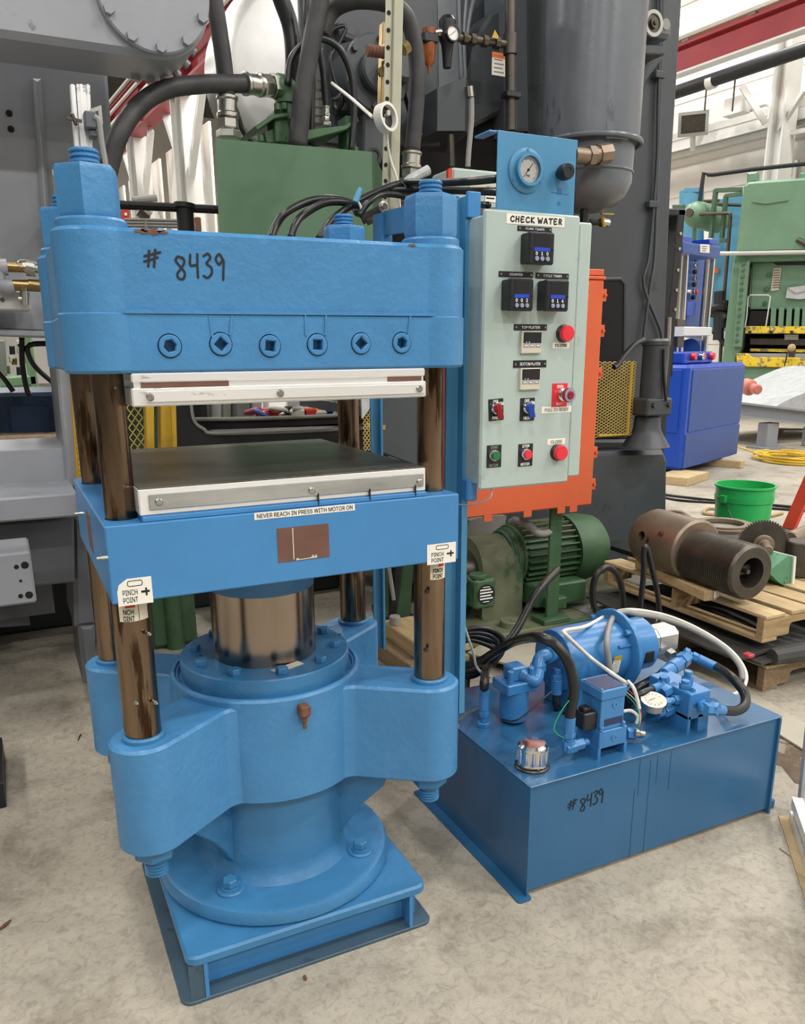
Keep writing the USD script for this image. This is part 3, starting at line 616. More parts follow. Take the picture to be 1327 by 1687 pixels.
for k in range(4):
    t = math.radians([-112, -34, 56, 146][k]); q = np.array([CC[0]+.275*math.cos(t), CC[1]+.275*math.sin(t), .183])
    if k < 2: q = at(*((380, 1466), (594, 1402))[k], z=.187); q[2] = .183
    bo = press.part('anchor_bolt', [lathe([(.038, 0), (.037, .010), (.034, .013)], q, n=28)], 'base_blue', under=base)
    press.parts[-1] = press.parts[-1]
    press.part('anchor_bolt', [lathe([(.026, .013), (.026, .018)], q, n=24), hexa(q+[0, 0, .018], q+[0, 0, .04], .021, .3+k, .1)], 'base_blue', under=base, smooth=25)
# rusty bleed fitting on the barrel
q = at(494, 1163, y=CC[1]-.245); q = np.array([*(CC+(q[:2]-CC)/np.linalg.norm(q[:2]-CC)*.262), q[2]]); dn = np.array([*(q[:2]-CC), 0]); dn /= np.linalg.norm(dn)
press.part('bleed_fitting', [beam(q-dn*.01, q+dn*.028, .028, .03, .004), cyl(q+dn*.014-[0, 0, .012], q+dn*.014-[0, 0, .03], .008, n=10), thread(q+dn*.014-[0, 0, .05], q+dn*.014-[0, 0, .028], .0055, .004, .001, 10), cyl(q-dn*.02, q+dn*.012, .012, n=10)], 'rust', label='rusty square bleed fitting')
# stand: deck plate on a channel frame
W2 = .337; X0, X1, Y0, Y1 = CC[0]-W2, CC[0]+W2, CC[1]-W2, CC[1]+W2
st = press.part('deck_plate', extr(rrect(X0, X1, Y0, Y1, .03, 5), .112, .1398, .004, .006), 'base_blue', label='deck plate of the base stand')
ch = press.part('stand_channel', [box(X0+.012, X1-.012, Y0+.055, Y0+.065, .01, .113)], 'steel_blue')
press.part('stand_channel', box(X0+.012, X1-.012, Y1-.065, Y1-.055, .01, .113), 'steel_blue')
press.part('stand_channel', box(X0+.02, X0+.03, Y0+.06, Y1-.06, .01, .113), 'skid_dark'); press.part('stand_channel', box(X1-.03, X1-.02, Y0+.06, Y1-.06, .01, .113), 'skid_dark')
fl_ = rrect(X0-.02, X1+.02, Y0+.002, Y1, .03, 5).difference(sbox(X0+.1, Y0+.1, X1-.1, Y1-.1))
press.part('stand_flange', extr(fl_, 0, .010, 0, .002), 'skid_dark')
for x in (X0+.045, X1-.05): press.part('stand_gusset', box(x-.005, x+.005, Y0+.003, Y0+.054, .01, .113), 'steel_blue')
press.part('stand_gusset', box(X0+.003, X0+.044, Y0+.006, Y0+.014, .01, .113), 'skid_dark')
# uprights behind the press that carry the control cabinet
YS = 1.90
def px_at_y(u, v, y): return at(u, v, y=y)
a, b_ = at(736, 950, y=YS), at(763, 950, y=YS)
top, bot = at(775, 326, y=YS)[2], at(757, 1170, y=YS)[2]
up_ = press.part('cabinet_upright', [box(a[0], b_[0]-.012, YS+.01, YS+.018, bot, top), box(b_[0]-.018, b_[0], YS-.02, YS+.03, bot, top)], 'panel_blue', label='blue angle upright carrying the control cabinet')
q = at(777, 338, y=YS-.02); press.part('upright_lug', box(q[0]-.016, q[0]+.022, YS-.03, YS-.018, q[2]-.03, q[2]+.03, .002), 'steel_blue', under=up_)
q = at(767, 805, y=YS-.02); press.part('upright_lug', box(q[0]-.012, q[0]+.022, YS-.05, YS-.018, q[2]-.03, q[2]+.03, .004), 'steel_blue', under=up_)
a, b_ = at(622, 1040, y=2.62), at(632, 1040, y=2.62); t2, b2 = at(625, 660, y=2.62)[2], at(628, 1068, y=2.62)[2]
press.part('cabinet_upright', [box(a[0]-.012, b_[0], 2.62, 2.628, b2, 1.9), box(b_[0]-.008, b_[0], 2.60, 2.66, b2, 1.9)], 'panel_blue')
p0, p1 = at(612, 376, y=2.62), at(692, 358, y=2.3)
press.part('cross_bar', [box(p0[0]-.02, p0[0]+.02, 2.5, 2.56, p0[2]-.06, p0[2]+.03), beam((p0[0], 2.5, p0[2]), (at(760, 345, y=YS)[0], YS+.03, at(760, 345, y=YS)[2]), .02, .07)], 'steel_blue')
# ---------------------------------------------------------------- control cabinet, gauge panel, orange enclosure
YC = 1.80
cab = Thing('control_cabinet', 'pale grey control cabinet with timers and push buttons, hung beside the blue press', 'cabinet')
def rect_at(u0, v0, u1, v1, y=YC):
    a, b = at(u0, v0, y=y), at(u1, v1, y=y); return a[0], b[0], b[2], a[2]
tl, tr, bl, br_ = at(802, 345, y=YC), at(961, 354, y=YC), at(788, 807, y=YC), at(934, 796, y=YC)
cx0, cx1 = (tl[0]+bl[0])/2, (tr[0]+br_[0])/2; cz1, cz0 = (tl[2]+tr[2])/2, (bl[2]+br_[2])/2
bx1 = at(966, 480, y=YC+.03)[0]
body = cab.part('body', box(cx0+.004, bx1, YC+.016, YC+.19, cz0+.012, cz1-.012, .004), 'enclosure_grey')
door = cab.part('door', box(cx0, cx1, YC, YC+.015, cz0, cz1, .005), 'enclosure_grey', label='cabinet door')
cab.part('hinge', [cyl((cx1+.004, YC+.006, cz0+.02+k*(cz1-cz0-.04)/9), (cx1+.004, YC+.006, cz0+.018+(k+1)*(cz1-cz0-.04)/9), .0045, n=10) for k in range(9)], 'enclosure_grey')
def plate(u0, v0, u1, v1, m='black_plastic', name='legend_plate', label=None, t=.0016):
    x0, x1, z0, z1 = rect_at(u0, v0, u1, v1)
    return cab.part(name, box(x0, x1, YC-t, YC, z0, z1, .0004), m, label=label), x0, x1, z0, z1
def legend(u0, v0, u1, v1, text, wf=.55):
    p, x0, x1, z0, z1 = plate(u0, v0, u1, v1, label=f'black plate reading {text}')
    zc, h = (z0+z1)/2, z1-z0
    cab.part('lettering', words(text, h*.42, ((x0+x1)/2, YC-.0016, zc), (x1-x0)*wf, bold=False), 'white_ink', under=p)
    for x in (x0+.006, x1-.006): cab.part('screw', cyl((x, YC-.001, zc), (x, YC-.003, zc), .0028, n=10), 'zinc', under=p)
# handwritten sign
p, x0, x1, z0, z1 = plate(835, 351, 930, 375, 'white_label', 'paper_sign', 'white strip with CHECK WATER in black marker', .0008)
LET = {'C': [[(.7, .85), (.4, 1), (.05, .6), (.15, .1), (.5, 0), (.75, .2)]], 'H': [[(.1, 1), (.05, 0)], [(.65, 1), (.62, 0)], [(.06, .5), (.64, .55)]], 'E': [[(.65, .98), (.12, 1), (.1, 0), (.66, .05)], [(.1, .5), (.5, .53)]],
       'K': [[(.1, 1), (.08, 0)], [(.65, 1), (.12, .45), (.7, 0)]], 'W': [[(0, 1), (.2, 0), (.42, .7), (.62, 0), (.9, 1)]], 'A': [[(.02, 0), (.38, 1), (.7, 0)], [(.16, .35), (.6, .35)]], 'T': [[(0, .95), (.8, 1)], [(.4, .97), (.36, 0)]], 'R': [[(.1, 0), (.12, 1), (.55, .9), (.5, .58), (.12, .5)], [(.26, .5), (.62, .02)]]}
L, xx, sc = [], 0, (z1-z0)*.5
for ch in 'CHECK WATER':
    if ch == ' ': xx += .45; continue
    L += [[((px+xx)*sc*1.2, py*sc+.03*xx*sc*.1) for px, py in l] for l in LET[ch]]; xx += 1.25 if ch == 'W' else 1.05
wd = xx*sc*1.2
cab.part('lettering', strokes(L, .0032, ((x0+x1)/2-wd/2+.004, YC-.0008, z0+(z1-z0)*.25)), 'ink', under=p)
legend(853, 371.5, 909, 383.5, 'CURE TIMER'); legend(822, 446.5, 878, 458, 'COUNTER', .38); legend(883, 449, 937, 460.5, 'CYCLE TIMER'); legend(847, 534, 901, 544.5, 'TOP PLATEN'); legend(846, 594, 900, 605, 'BOTTOM PLATEN', .6)
def timer(ul, vt, vb, ufr, digits, lab):
    d = .042
    a, b = at(ul, vt, y=YC), at(ul, vb, y=YC); c = at(ufr, (vt+vb)/2, y=YC-d)
    x0, x1, z0, z1 = a[0], c[0], b[2]+.004, a[2]; w, h = x1-x0, z1-z0; y = YC-d
    p = cab.part('timer', [box(x0+.002, x1-.002, y+.008, YC, z0+.002, z1-.002, .003), box(x0, x1, y, y+.016, z0, z1, .004)], 'black_plastic', label=lab)
    cab.part('timer_window', box(x0+.2*w, x1-.2*w, y-.0008, y+.002, z0+.52*h, z1-.07*h, .0005), 'dark_void', under=p)
    cab.part('blue_strip', box(x0+.2*w, x1-.2*w, y-.0012, y, z0+.40*h, z0+.52*h), 'blue_screen', under=p)
    cab.part('timer_keypad', box(x0+.2*w, x1-.2*w, y-.0006, y, z0+.08*h, z0+.395*h), 'dark_void', under=p)
    for k in range(3):
        x = x0+(.29+.21*k)*w
        cab.part('thumb_knob', cyl((x, y, z0+.17*h), (x, y-.005, z0+.17*h), .075*w, n=16, b=.001), 'knob_grey', under=p)
        cab.part('lettering', words(digits[k], .1*h, (x, y-.0008, z0+.33*h), None, True), 'white_ink', under=p)
    for x in (x0+.1*w, x1-.08*w): cab.part('screw', cyl((x, y+.001, z0+.46*h), (x, y-.001, z0+.46*h), .0028, n=8), 'dark_void', under=p)
timer(857, 384, 440, 914.5, '010', 'black timer under the CURE TIMER plate'); timer(825, 460, 516, 880, '002', 'black counter under the COUNTER plate'); timer(884.5, 462, 516.5, 938.5, '014', 'black timer under the CYCLE TIMER plate')
def controller(u0, v0, u1, v1, lab):
    x0, x1, z0, z1 = rect_at(u0, v0, u1, v1); w, h = x1-x0, z1-z0; y = YC-.009
    p = cab.part('temperature_controller', box(x0, x1, y, YC, z0, z1, .0015), 'cream_plastic', label=lab)
    cab.part('display', box(x0+.08*w, x1-.03*w, y-.0006, y, z0+.46*h, z1-.05*h), 'black_plastic', under=p)
    for k in range(3): cab.part('key', box(x0+(.09+.3*k)*w, x0+(.34+.3*k)*w, y-.001, y, z0+.27*h, z0+.43*h, .0004), 'machine_grey', under=p)
    cab.part('lettering', [box(x0+(.2+.14*k)*w, x0+(.26+.14*k)*w, y-.0009, y-.0005, z0+.49*h, z0+.52*h) for k in range(2)]+[box(x0+(.15+.3*k)*w, x0+(.28+.3*k)*w, y-.0013, y-.0009, z0+.33*h, z0+.37*h) for k in range(3)], 'white_ink', under=p)
controller(857.5, 545.5, 889, 582, 'temperature controller under the TOP PLATEN plate'); controller(855.5, 606.5, 886.5, 641.5, 'temperature controller under the BOTTOM PLATEN plate')
def tag_(u0, v0, u1, v1, text, m='white_label', ink='ink', wf=.8, hf=.5, lab=None):
    p, x0, x1, z0, z1 = plate(u0, v0, u1, v1, m, 'label_strip', lab or f'white label reading {text}', .0007)
    cab.part('lettering', words(text, (z1-z0)*hf, ((x0+x1)/2, YC-.0008, (z0+z1)/2), (x1-x0)*wf, True), ink, under=p)
tag_(911, 564.5, 938, 573.5, 'CLOSE', wf=.72); tag_(893, 670.5, 941.5, 679, 'PULL TO RESET', ink='faded_ink'); tag_(902.5, 723.5, 931, 731.5, 'CLOSE', ink='faded_ink', wf=.66)
def mushroom(u, v, lab):
    q = at(u-3, v+1, y=YC); y = lambda d: q-[0, d, 0]
    p = cab.part('push_button', [lathe([(.0225, 0), (.0225, .006), (.019, .009)], q, (0, -1, 0), 24)], 'black_plastic', label=lab)
    cab.part('button_head', lathe([(.010, .008), (.0185, .009), (.0205, .013), (.0205, .021), (.0185, .0245), (.0, .026)], q, (0, -1, 0), 32), 'red_plastic', under=p)
mushroom(931, 548.5, 'red mushroom button above the CLOSE label'); mushroom(921, 744, 'red mushroom button below the CLOSE label')
# pull-to-reset button
p, x0, x1, z0, z1 = plate(910.5, 632, 933.5, 669.5, 'red_plastic', 'red_plate', 'red plate behind the pull button')
cab.part('lettering', [words('OPEN', .0075, ((x0+x1)/2, YC-.0017, z1-.008), .02, True), words('RESET', .0065, ((x0+x1)/2, YC-.0017, z0+.008), .02)], 'white_ink', under=p)
q = at(925, 650, y=YC)
p = cab.part('pull_button', lathe([(.0165, 0), (.0165, .012), (.012, .014), (.012, .03)], q, (0, -1, 0), 24), 'chrome', label='pull-to-reset button with a dark red centre')
cab.part('button_head', lathe([(.012, .026), (.0185, .028), (.0195, .034), (.0185, .038), (.0165, .0395)], q, (0, -1, 0), 32), 'dark_red_plastic', under=p)
cab.part('button_ring', ring(q-[0, .0385, 0], (0, -1, 0), .0172, .0105, .0022, 28), 'knob_grey', under=p)
cab.part('button_cap', lathe([(.0102, .038), (.0095, .044), (.0, .046)], q, (0, -1, 0), 24), 'dark_red_plastic', under=p)
def selector(u0, v0, u1, v1, cu, cv, col, tilt, lab, low):
    p, x0, x1, z0, z1 = plate(u0, v0, u1, v1, label=lab); w, h = x1-x0, z1-z0
    if tilt: cab.parts[-1] = (cab.parts[-1][0], rot(cab.parts[-1][1], tilt, ((x0+x1)/2, YC, (z0+z1)/2), (0, 1, 0)))+cab.parts[-1][2:]
    cab.part('lettering', [words('OFF', .15*h, (x0+.45*w, YC-.0017, z1-.13*h), .34*w, True), words('ON', .15*h, (x1-.16*w, YC-.0017, z1-.22*h), .26*w, True), words(low, .13*h, (x0+.5*w, YC-.0017, z0+.12*h), .5*w, True)], 'white_ink', under=p)
    q = at(cu, cv, y=YC); s = cab.part('selector_bezel', lathe([(.0155, 0), (.0155, .007), (.0125, .011)], q, (0, -1, 0), 24), 'chrome', under=p)
    cab.part('selector_lever', [lathe([(.0115, .008), (.0115, .016), (.010, .018)], q, (0, -1, 0), 20), beam(q+[-.002, -.017, .008], q+[.006, -.019, -.026], .009, .016, .002)], col, under=p)
selector(805.5, 657.5, 829, 692, 816.5, 672, 'dark_red_plastic', -3, 'selector with a red lever, OFF ON POWER', 'POWER'); selector(857.5, 656, 880, 692.5, 868.5, 671, 'blue_plastic', 0, 'selector with a blue lever, OFF ON HEAT', 'HEAT')
def button(u0, v0, u1, v1, cu, cv, col, lab, top):
    p, x0, x1, z0, z1 = plate(u0, v0, u1, v1, label=lab); w, h = x1-x0, z1-z0
    cab.part('lettering', [words(top, .12*h, (x0+.5*w, YC-.0017, z1-.1*h), .5*w, True), words('MOTOR', .12*h, (x0+.48*w, YC-.0017, z0+.1*h), .6*w, True)], 'faded_ink' if top == 'START' else 'white_ink', under=p)
    q = at(cu-2, cv, y=YC); cab.part('button_bezel', lathe([(.0155, 0), (.0155, .009), (.0135, .013), (.0125, .013)], q, (0, -1, 0), 24), 'chrome', under=p)
    cab.part('button_head', lathe([(.0122, .008), (.0122, .017), (.011, .019)], q, (0, -1, 0), 24), col, under=p)
button(802.5, 734, 825.5, 769, 815, 750, 'green_plastic', 'green START MOTOR button', 'START'); button(854.5, 732, 877, 767, 867.5, 748, 'red_plastic', 'flat red STOP MOTOR button', 'STOP')
cab.part('wire', tube([(cx0+.05, YC+.02, cz0+.012), (cx0+.03, YC+.0, cz0-.025), (cx0-.02, YC+.05, cz0-.045), (cx0-.05, YC+.12, cz0-.03)], .0022, 6), 'cable_grey', label='thin grey wire under the cabinet')
# gauge panel on top of the cabinet
YG = 1.86
gp = Thing('gauge_panel', 'bent blue sheet panel with a pressure gauge and black knob, atop the control cabinet', 'gauge panel')
a, b, c, d = at(821, 216, y=YG), at(953, 229, y=YG), at(947, 351, y=YG), at(818, 341, y=YG)
gx0, gx1, gz1, gz0 = (a[0]+d[0])/2, (b[0]+c[0])/2, (a[2]+b[2])/2, cz1
pl = gp.part('sheet', [box(gx0, gx1, YG, YG+.004, gz0, gz1, .001), box(gx0-.022, gx0+.004, YG+.004, YG+.075, gz1-.005, gz1, .001), box(gx1-.004, gx1, YG, YG+.05, gz0, gz1-.02, .001), box(gx0-.02, gx0+.06, YG+.002, YG+.05, gz0, gz0+.004), box(gx0+.03, gx0+.034, YG+.002, YG+.04, gz0, gz1-.004)], 'panel_blue')
q = at(866.5, 281.5, y=YG)
g = gp.part('gauge', [lathe([(.052, 0), (.052, .004), (.047, .007), (.043, .008)], q, (0, -1, 0), 48), ring(q-[0, .006, 0], (0, -1, 0), .0375, .031, .016, 48)], 'panel_blue', label='round pressure gauge')
gp.part('dial', cyl(q-[0, .008, 0], q-[0, .011, 0], .0318, n=40), 'gauge_white', under=g)
tick = []
for k in range(28):
    t = math.radians(225-k*10); r0 = .023 if k % 3 == 0 else .0255
    tick.append(beam(q+[r0*math.cos(t), -.0112, r0*math.sin(t)], q+[.0285*math.cos(t), -.0112, .0285*math.sin(t)], .0008 if k % 3 else .0013, .0006))
gp.part('dial_marks', tick+[words('PSI', .005, q+[0, -.0112, -.013])], 'ink', under=g)
t = math.radians(50); gp.part('needle', [beam(q+[-.013*math.cos(t), -.0128, -.013*math.sin(t)], q+[.021*math.cos(t), -.0128, .021*math.sin(t)], .002, .0008), beam(q+[-.022*math.cos(t), -.0128, -.022*math.sin(t)], q+[.0, -.0128, 0], .001, .0008), cyl(q-[0, .011, 0], q-[0, .0138, 0], .003, n=10)], 'ink', under=g)
gp.part('gauge_glass', cyl(q-[0, .0195, 0], q-[0, .0205, 0], .0312, n=40), 'glass', under=g)
for k in range(3):
    t = math.radians(90+120*k); s = q+[.0468*math.cos(t), -.006, .0468*math.sin(t)]; gp.part('screw', cyl(s, s-[0, .003, 0], .0032, n=8), 'panel_blue', under=g)
q = at(922, 286.5, y=YG); gp.part('knob', [lathe([(.012, 0), (.012, .012)], q, (0, -1, 0), 20), lathe([(.017, .01), (.0195, .016), (.0195, .036), (.017, .041), (.009, .041), (.008, .0395)], q, (0, -1, 0), 28)], 'black_plastic', label='black knob')
q = at(921, 318, y=YG); gp.part('faint_print', [beam(q+[-.025, -.0003, 0], q+[.03, -.0003, -.002], .0008, .0006), *[beam(q+[dx, -.0003, -.004], q+[dx, -.0003, .012], .0007, .0006) for dx in (-.004, 0, .004, .008)], *[beam(q+[dx, -.0003, -.03], q+[dx, -.0003, -.02], .0007, .0006) for dx in (-.003, .001, .005)]], 'royal_blue_dark')
# orange enclosure behind
YO = 3.45
og = Thing('electrical_enclosure', 'big orange electrical enclosure behind the grey control cabinet, above the green motor', 'enclosure')
ox0 = at(757, 856, y=YO)[0]; ox1 = (at(998, 450, y=YO)[0]+at(973, 833, y=YO)[0])/2; oz1, oz0 = at(985, 443, y=YO)[2], (at(765, 853, y=YO)[2]+at(973, 834, y=YO)[2])/2
og.part('body', box(ox0, ox1, YO+.02, YO+.3, oz0+.015, oz1-.02, .006), 'orange')
og.part('door', box(ox0-.01, ox1+.005, YO, YO+.02, oz0, oz1-.05, .008), 'orange')
og.part('top_lip', box(ox0-.01, ox1+.012, YO-.004, YO+.05, oz1-.05, oz1-.035, .003), 'orange')
og.part('top_lip', box(ox0-.01, ox1+.008, YO+.01, YO+.3, oz1-.03, oz1, .003), 'orange')
for u in (520, 805, 870, 925, 945):
    q = at(u, 848, y=YO); q[2] = oz0-.014
    if ox0 < q[0] < ox1: og.part('clamp_tab', [box(q[0]-.025, q[0]+.025, YO, YO+.006, oz0-.028, oz0+.006, .001)], 'orange')
for v in (486, 545, 615, 745, 797):
    q = at(990, v, y=YO); og.part('latch', [box(ox1+.003, ox1+.03, YO+.01, YO+.018, q[2]-.03, q[2]+.03, .001), cyl((ox1+.018, YO+.012, q[2]), (ox1+.018, YO-.002, q[2]), .008, n=10)], 'orange')
q = at(957, 620, y=YO); og.part('washer', lathe([(.021, 0), (.018, .005), (.012, .003)], q+[0, .001, 0], (0, -1, 0), 20), 'skin_orange')
q = at(967, 470, y=YO); og.part('pen_mark', strokes([[(.02, .02), (.0, .03), (-.01, .01), (0, -.005)], [(.005, -.005), (-.01, -.02), (0, -.04), (.02, -.03)]], .002, q), 'dark_red_plastic')
# ---------------------------------------------------------------- hydraulic power unit
ZT = .3743; TX0, TX1, TY0, TY1 = 1.2404, 2.2683, 1.715, 2.40
hp = Thing('hydraulic_power_unit', 'blue hydraulic oil tank marked #8439, with motor, pump and valves on top', 'power unit')
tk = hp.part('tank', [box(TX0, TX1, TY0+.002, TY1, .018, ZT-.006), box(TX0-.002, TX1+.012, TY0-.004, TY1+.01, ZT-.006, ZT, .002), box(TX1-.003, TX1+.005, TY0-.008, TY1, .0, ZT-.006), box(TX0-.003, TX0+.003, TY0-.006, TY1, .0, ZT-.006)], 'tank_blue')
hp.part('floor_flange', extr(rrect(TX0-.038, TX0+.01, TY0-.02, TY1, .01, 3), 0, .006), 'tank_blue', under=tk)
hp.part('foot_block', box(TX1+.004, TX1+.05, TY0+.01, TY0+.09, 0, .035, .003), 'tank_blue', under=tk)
o = at(956, 1338, y=TY0+.001)
for k, g in enumerate([(HASH, -.95, .3, .8), (EIGHT, 0, 0, 1), (FOUR, .55, .2, 1), (THREE, 1.05, .25, 1), (NINE, 1.5, .3, 1)]): hp.part('pen_character', handwritten([g], .046, .0035, o), 'ink', under=tk, label='black pen character %s of the handwritten #8439' % '#8439'[k])
for u, v0, v1 in ((1056, 1250, 1310), (1073, 1252, 1400), (1085, 1245, 1290), (1107, 1238, 1300), (1046, 1300, 1410)):
    a, b = at(u, v0, y=TY0+.001), at(u-1, v1, y=TY0+.001); hp.part('drip_mark', box(min(a[0], b[0]), min(a[0], b[0])+.002, TY0+.0012, TY0+.003, b[2], a[2]), 'drip_blue', under=tk)
def T(u, v, z=0): q = at(u, v, z=ZT+z); return q
# chrome filler cap
q = T(877, 1262)
fc = hp.part('filler_cap', [lathe([(.047, .012), (.044, .02)]+[(.044, .055), (.046, .06), (.045, .072), (.038, .08), (.015, .082)], q, n=40)]+[cyl(q+[.0435*math.cos(t), .0435*math.sin(t), .022], q+[.0435*math.cos(t), .0435*math.sin(t), .062], .0055, n=8) for t in np.arange(12)*2*PI/12], 'chrome', label='fluted chrome filler cap')
hp.part('cap_flange', [lathe([(.053, 0), (.053, .006), (.05, .009), (.04, .010)], q, n=40)]+[cyl(q+[.048*math.cos(t), .048*math.sin(t), .008], q+[.048*math.cos(t), .048*math.sin(t), .013], .004, n=8) for t in np.arange(6)*2*PI/6+.3], 'dark_steel', under=fc)
# directional valve on its subplate
a = T(987, 1254); b = T(1031, 1241); y0 = TY0+.1
a = at(986, 1252, z=ZT); vx0, vy0 = a[0], a[1]; vx1 = at(1031, 1240, y=vy0)[0]
vz = lambda v, u=985: at(u, v, y=vy0)[2]
zA, zB, zC, zD = vz(1236), vz(1208), vz(1142), 0
vd = .11
vb = hp.part('valve_subplate', [box(vx0, vx1, vy0, vy0+vd, zA, zB, .002), box(vx0-.003, vx0+.008, vy0, vy0+vd, ZT, zA+.002), box(vx1-.008, vx1+.003, vy0, vy0+vd, ZT, zA+.002)], 'unit_blue', label='valve subplate on two feet')
q = np.array([(vx0+vx1)/2+.004, vy0, (zA+zB)/2]); hp.part('port_plug', [ring(q, (0, -1, 0), .011, .006, .003, 16), cyl(q+[0, -.0005, 0], q-[0, .001, 0], .006, n=12)], 'steel_blue', under=vb)
vv = hp.part('directional_valve', [box(vx0+.004, vx1-.012, vy0+.006, vy0+vd-.01, zB, zC-.035, .002), box(vx0+.0, vx1-.008, vy0+.002, vy0+vd, zC-.033, zC, .003)], 'unit_blue', label='blue directional valve with a dark nameplate')
hp.part('nameplate', box(vx0+.004, vx1-.014, vy0+.01, vy0+vd-.012, zC, zC+.0012), 'plate_navy', under=vv)
for sx in (vx0+.008, vx1-.016):
    for sy in (vy0+.012, vy0+vd-.016): hp.part('screw', cyl((sx, sy, zC), (sx, sy, zC+.003), .0035, n=8), 'zinc', under=vv)
hp.part('nameplate', box(vx0+.02, vx1-.018, vy0+.0045, vy0+.0062, zB+.014, zB+.036), 'plate_navy', under=vv)
q = np.array([(vx0+vx1)/2+.003, vy0+.006, zC-.055]); hp.part('port_plug', [ring(q, (0, -1, 0), .0095, .005, .003, 16), cyl(q+[0, -.0005, 0], q-[0, .001, 0], .005, n=12)], 'steel_blue', under=vv)
for sx in (vx0+.008, vx1-.014): hp.part('socket_screw', cyl((sx, vy0+.004, zB), (sx, vy0+.004, zB+.016), .007, n=12, b=.001), 'unit_blue', under=vv)
hp.part('solenoid', [box(vx0-.048, vx0+.004, vy0+.018, vy0+.075, zB+.004, zB+.062, .004), box(vx0-.04, vx0-.012, vy0+.03, vy0+.06, zB+.06, zB+.075, .003)], 'black_plastic', label='black solenoid coil')
def stack(p0, d, segs, n=None):  # fitting: (kind, radius, length) along d
    d = np.asarray(d, float); d = d/np.linalg.norm(d); out = []; p = np.asarray(p0, float)
    for kind, r, L in segs:
        q = p+d*L; out.append(hexa(p, q, r, .3) if kind == 'h' else cyl(p, q, r, n=16, b=min(.002, .2*L))); p = q
    return out, p
def P(u, v, y): return at(u, v, y=y)
def cable(name, label, catg, pts, r, m, n=10, group=None): return solo(name, label, catg, tube([P(*p) for p in pts], r, n), m, group, None, True)
# elbow and fitting left of the subplate
yE = vy0+.03; e = P(937, 1232, yE)
hp.part('elbow_fitting', stack(e+[.075, 0, .004], (-1, 0, 0), [('c', .011, .02), ('h', .018, .03), ('h', .0215, .04)])[0]+stack(e+[-.0, 0, -.006], (0, 0, 1), [('h', .021, .03), ('c', .014, .012), ('h', .019, .018), ('c', .0175, .05)])[0], 'unit_blue')
eT = e+[0, 0, .1]
# return fitting at the left back
q = T(797, 1196); s, rt = stack(q, (0, 0, 1), [('h', .022, .016), ('c', .012, .02), ('h', .018, .022), ('c', .0175, .075)]); hp.part('hose_fitting', s, 'unit_blue', label='blue hose fitting at the tank back corner')
# filter bowl
q = T(846, 1188); zf = lambda v: at(846, v, y=q[1])[2]
ft = hp.part('oil_filter', [lathe([(.03, .005), (.044, .014), (.048, .03), (.048, zf(1135)-ZT), (.04, zf(1133)-ZT)], q, n=32), ], 'unit_blue', label='blue oil filter bowl')
hp.part('filter_head', [box(q[0]-.058, q[0]+.058, q[1]-.05, q[1]+.05, zf(1135), zf(1118), .004)]+[box(q[0]-.03, q[0]+.03, q[1]-.03, q[1]+.03, zf(1118), zf(1095), .006)]+[cyl((q[0]+dx, q[1]-.035, zf(1135)), (q[0]+dx, q[1]-.035, zf(1097)), .011, n=12, b=.002) for dx in (-.04, .04)], 'unit_blue', under=ft)
f0 = np.array([q[0]+.03, q[1]-.01, zf(1106)]); yF = q[1]-.01
pl = [f0, P(858, 1110, yF), P(876, 1122, yF-.03), P(885, 1117, yF-.03), P(887, 1096, yF-.01), P(890, 1085, yF), P(899, 1080, yF), P(918, 1078, yF+.02)]
hp.part('pipe_elbow', [tube([pl[0], pl[1]], .02, 14, smooth=False), cyl(P(855, 1108, yF), P(864, 1113, yF-.01), .027, n=16), tube(spline(pl[1:], 5), .022, 14, smooth=False), cyl(P(887, 1103, yF-.01), P(887, 1094, yF-.01), .027, n=16), cyl(P(902, 1080, yF), P(907, 1079, yF+.01), .027, n=16)], 'unit_blue', label='blue pipe elbow pair')
s, e2 = stack(P(917, 1143, yF), (0, 0, 1), [('c', .019, .055), ('h', .02, .02), ('c', .013, .02)]); hp.part('hose_fitting', s, 'unit_blue')
# motor, bell housing and pump along x
YM = 2.14; mc = P(1000, 1072, YM); zM = at(985, 1073, y=YM)[2]; X = lambda u, v=1070: at(u, v, y=YM-.08)[0]
xm0, xm1, xf, xb, xp0, xp1 = X(932), X(1030), X(1046), X(1085), X(1082), X(1134)
R = .113
mo = hp.part('motor', [lathe([(.07, 0), (R*.96, .012), (R, .03), (R, xm1-xm0), (R*.9, xm1-xm0+.004)], (xm0, YM, zM), (1, 0, 0), 48), box(xm0+.03, xm1-.05, YM-.07, YM+.07, ZT, zM-.05, .004)], 'unit_blue', label='blue electric motor lying on the tank')
hp.part('motor_flange', [lathe([(R, 0), (.138, .004), (.146, .010), (.146, .022), (.138, .026), (R, .028)], (xm1, YM, zM), (1, 0, 0), 56)], 'unit_blue', under=mo)
for k in range(4):
    t = PI/4+k*PI/2; c = np.array([xm1-.002, YM+.13*math.cos(t), zM+.13*math.sin(t)]); hp.part('hex_bolt', hexa(c-[.012, 0, 0], c+[.008, 0, 0], .011), 'unit_blue', under=mo)
hp.part('lifting_lug', cyl((xm1-.05, YM-.105, zM+.05), (xm1-.0, YM-.105, zM+.05), .006, n=8), 'unit_blue', under=mo)
bh = hp.part('bell_housing', [lathe([(.138, 0), (.138, .006), (.104, .016), (.098, .03), (.096, xb-xm1-.04), (.07, xb-xm1-.028)], (xm1+.028, YM, zM), (1, 0, 0), 48)], 'unit_blue')
q = P(1071, 1084, YM-.098); hp.part('bell_window', box(q[0]-.02, q[0]+.022, YM-.1, YM-.06, q[2]-.018, q[2]+.024, .003), 'dark_void', under=bh)
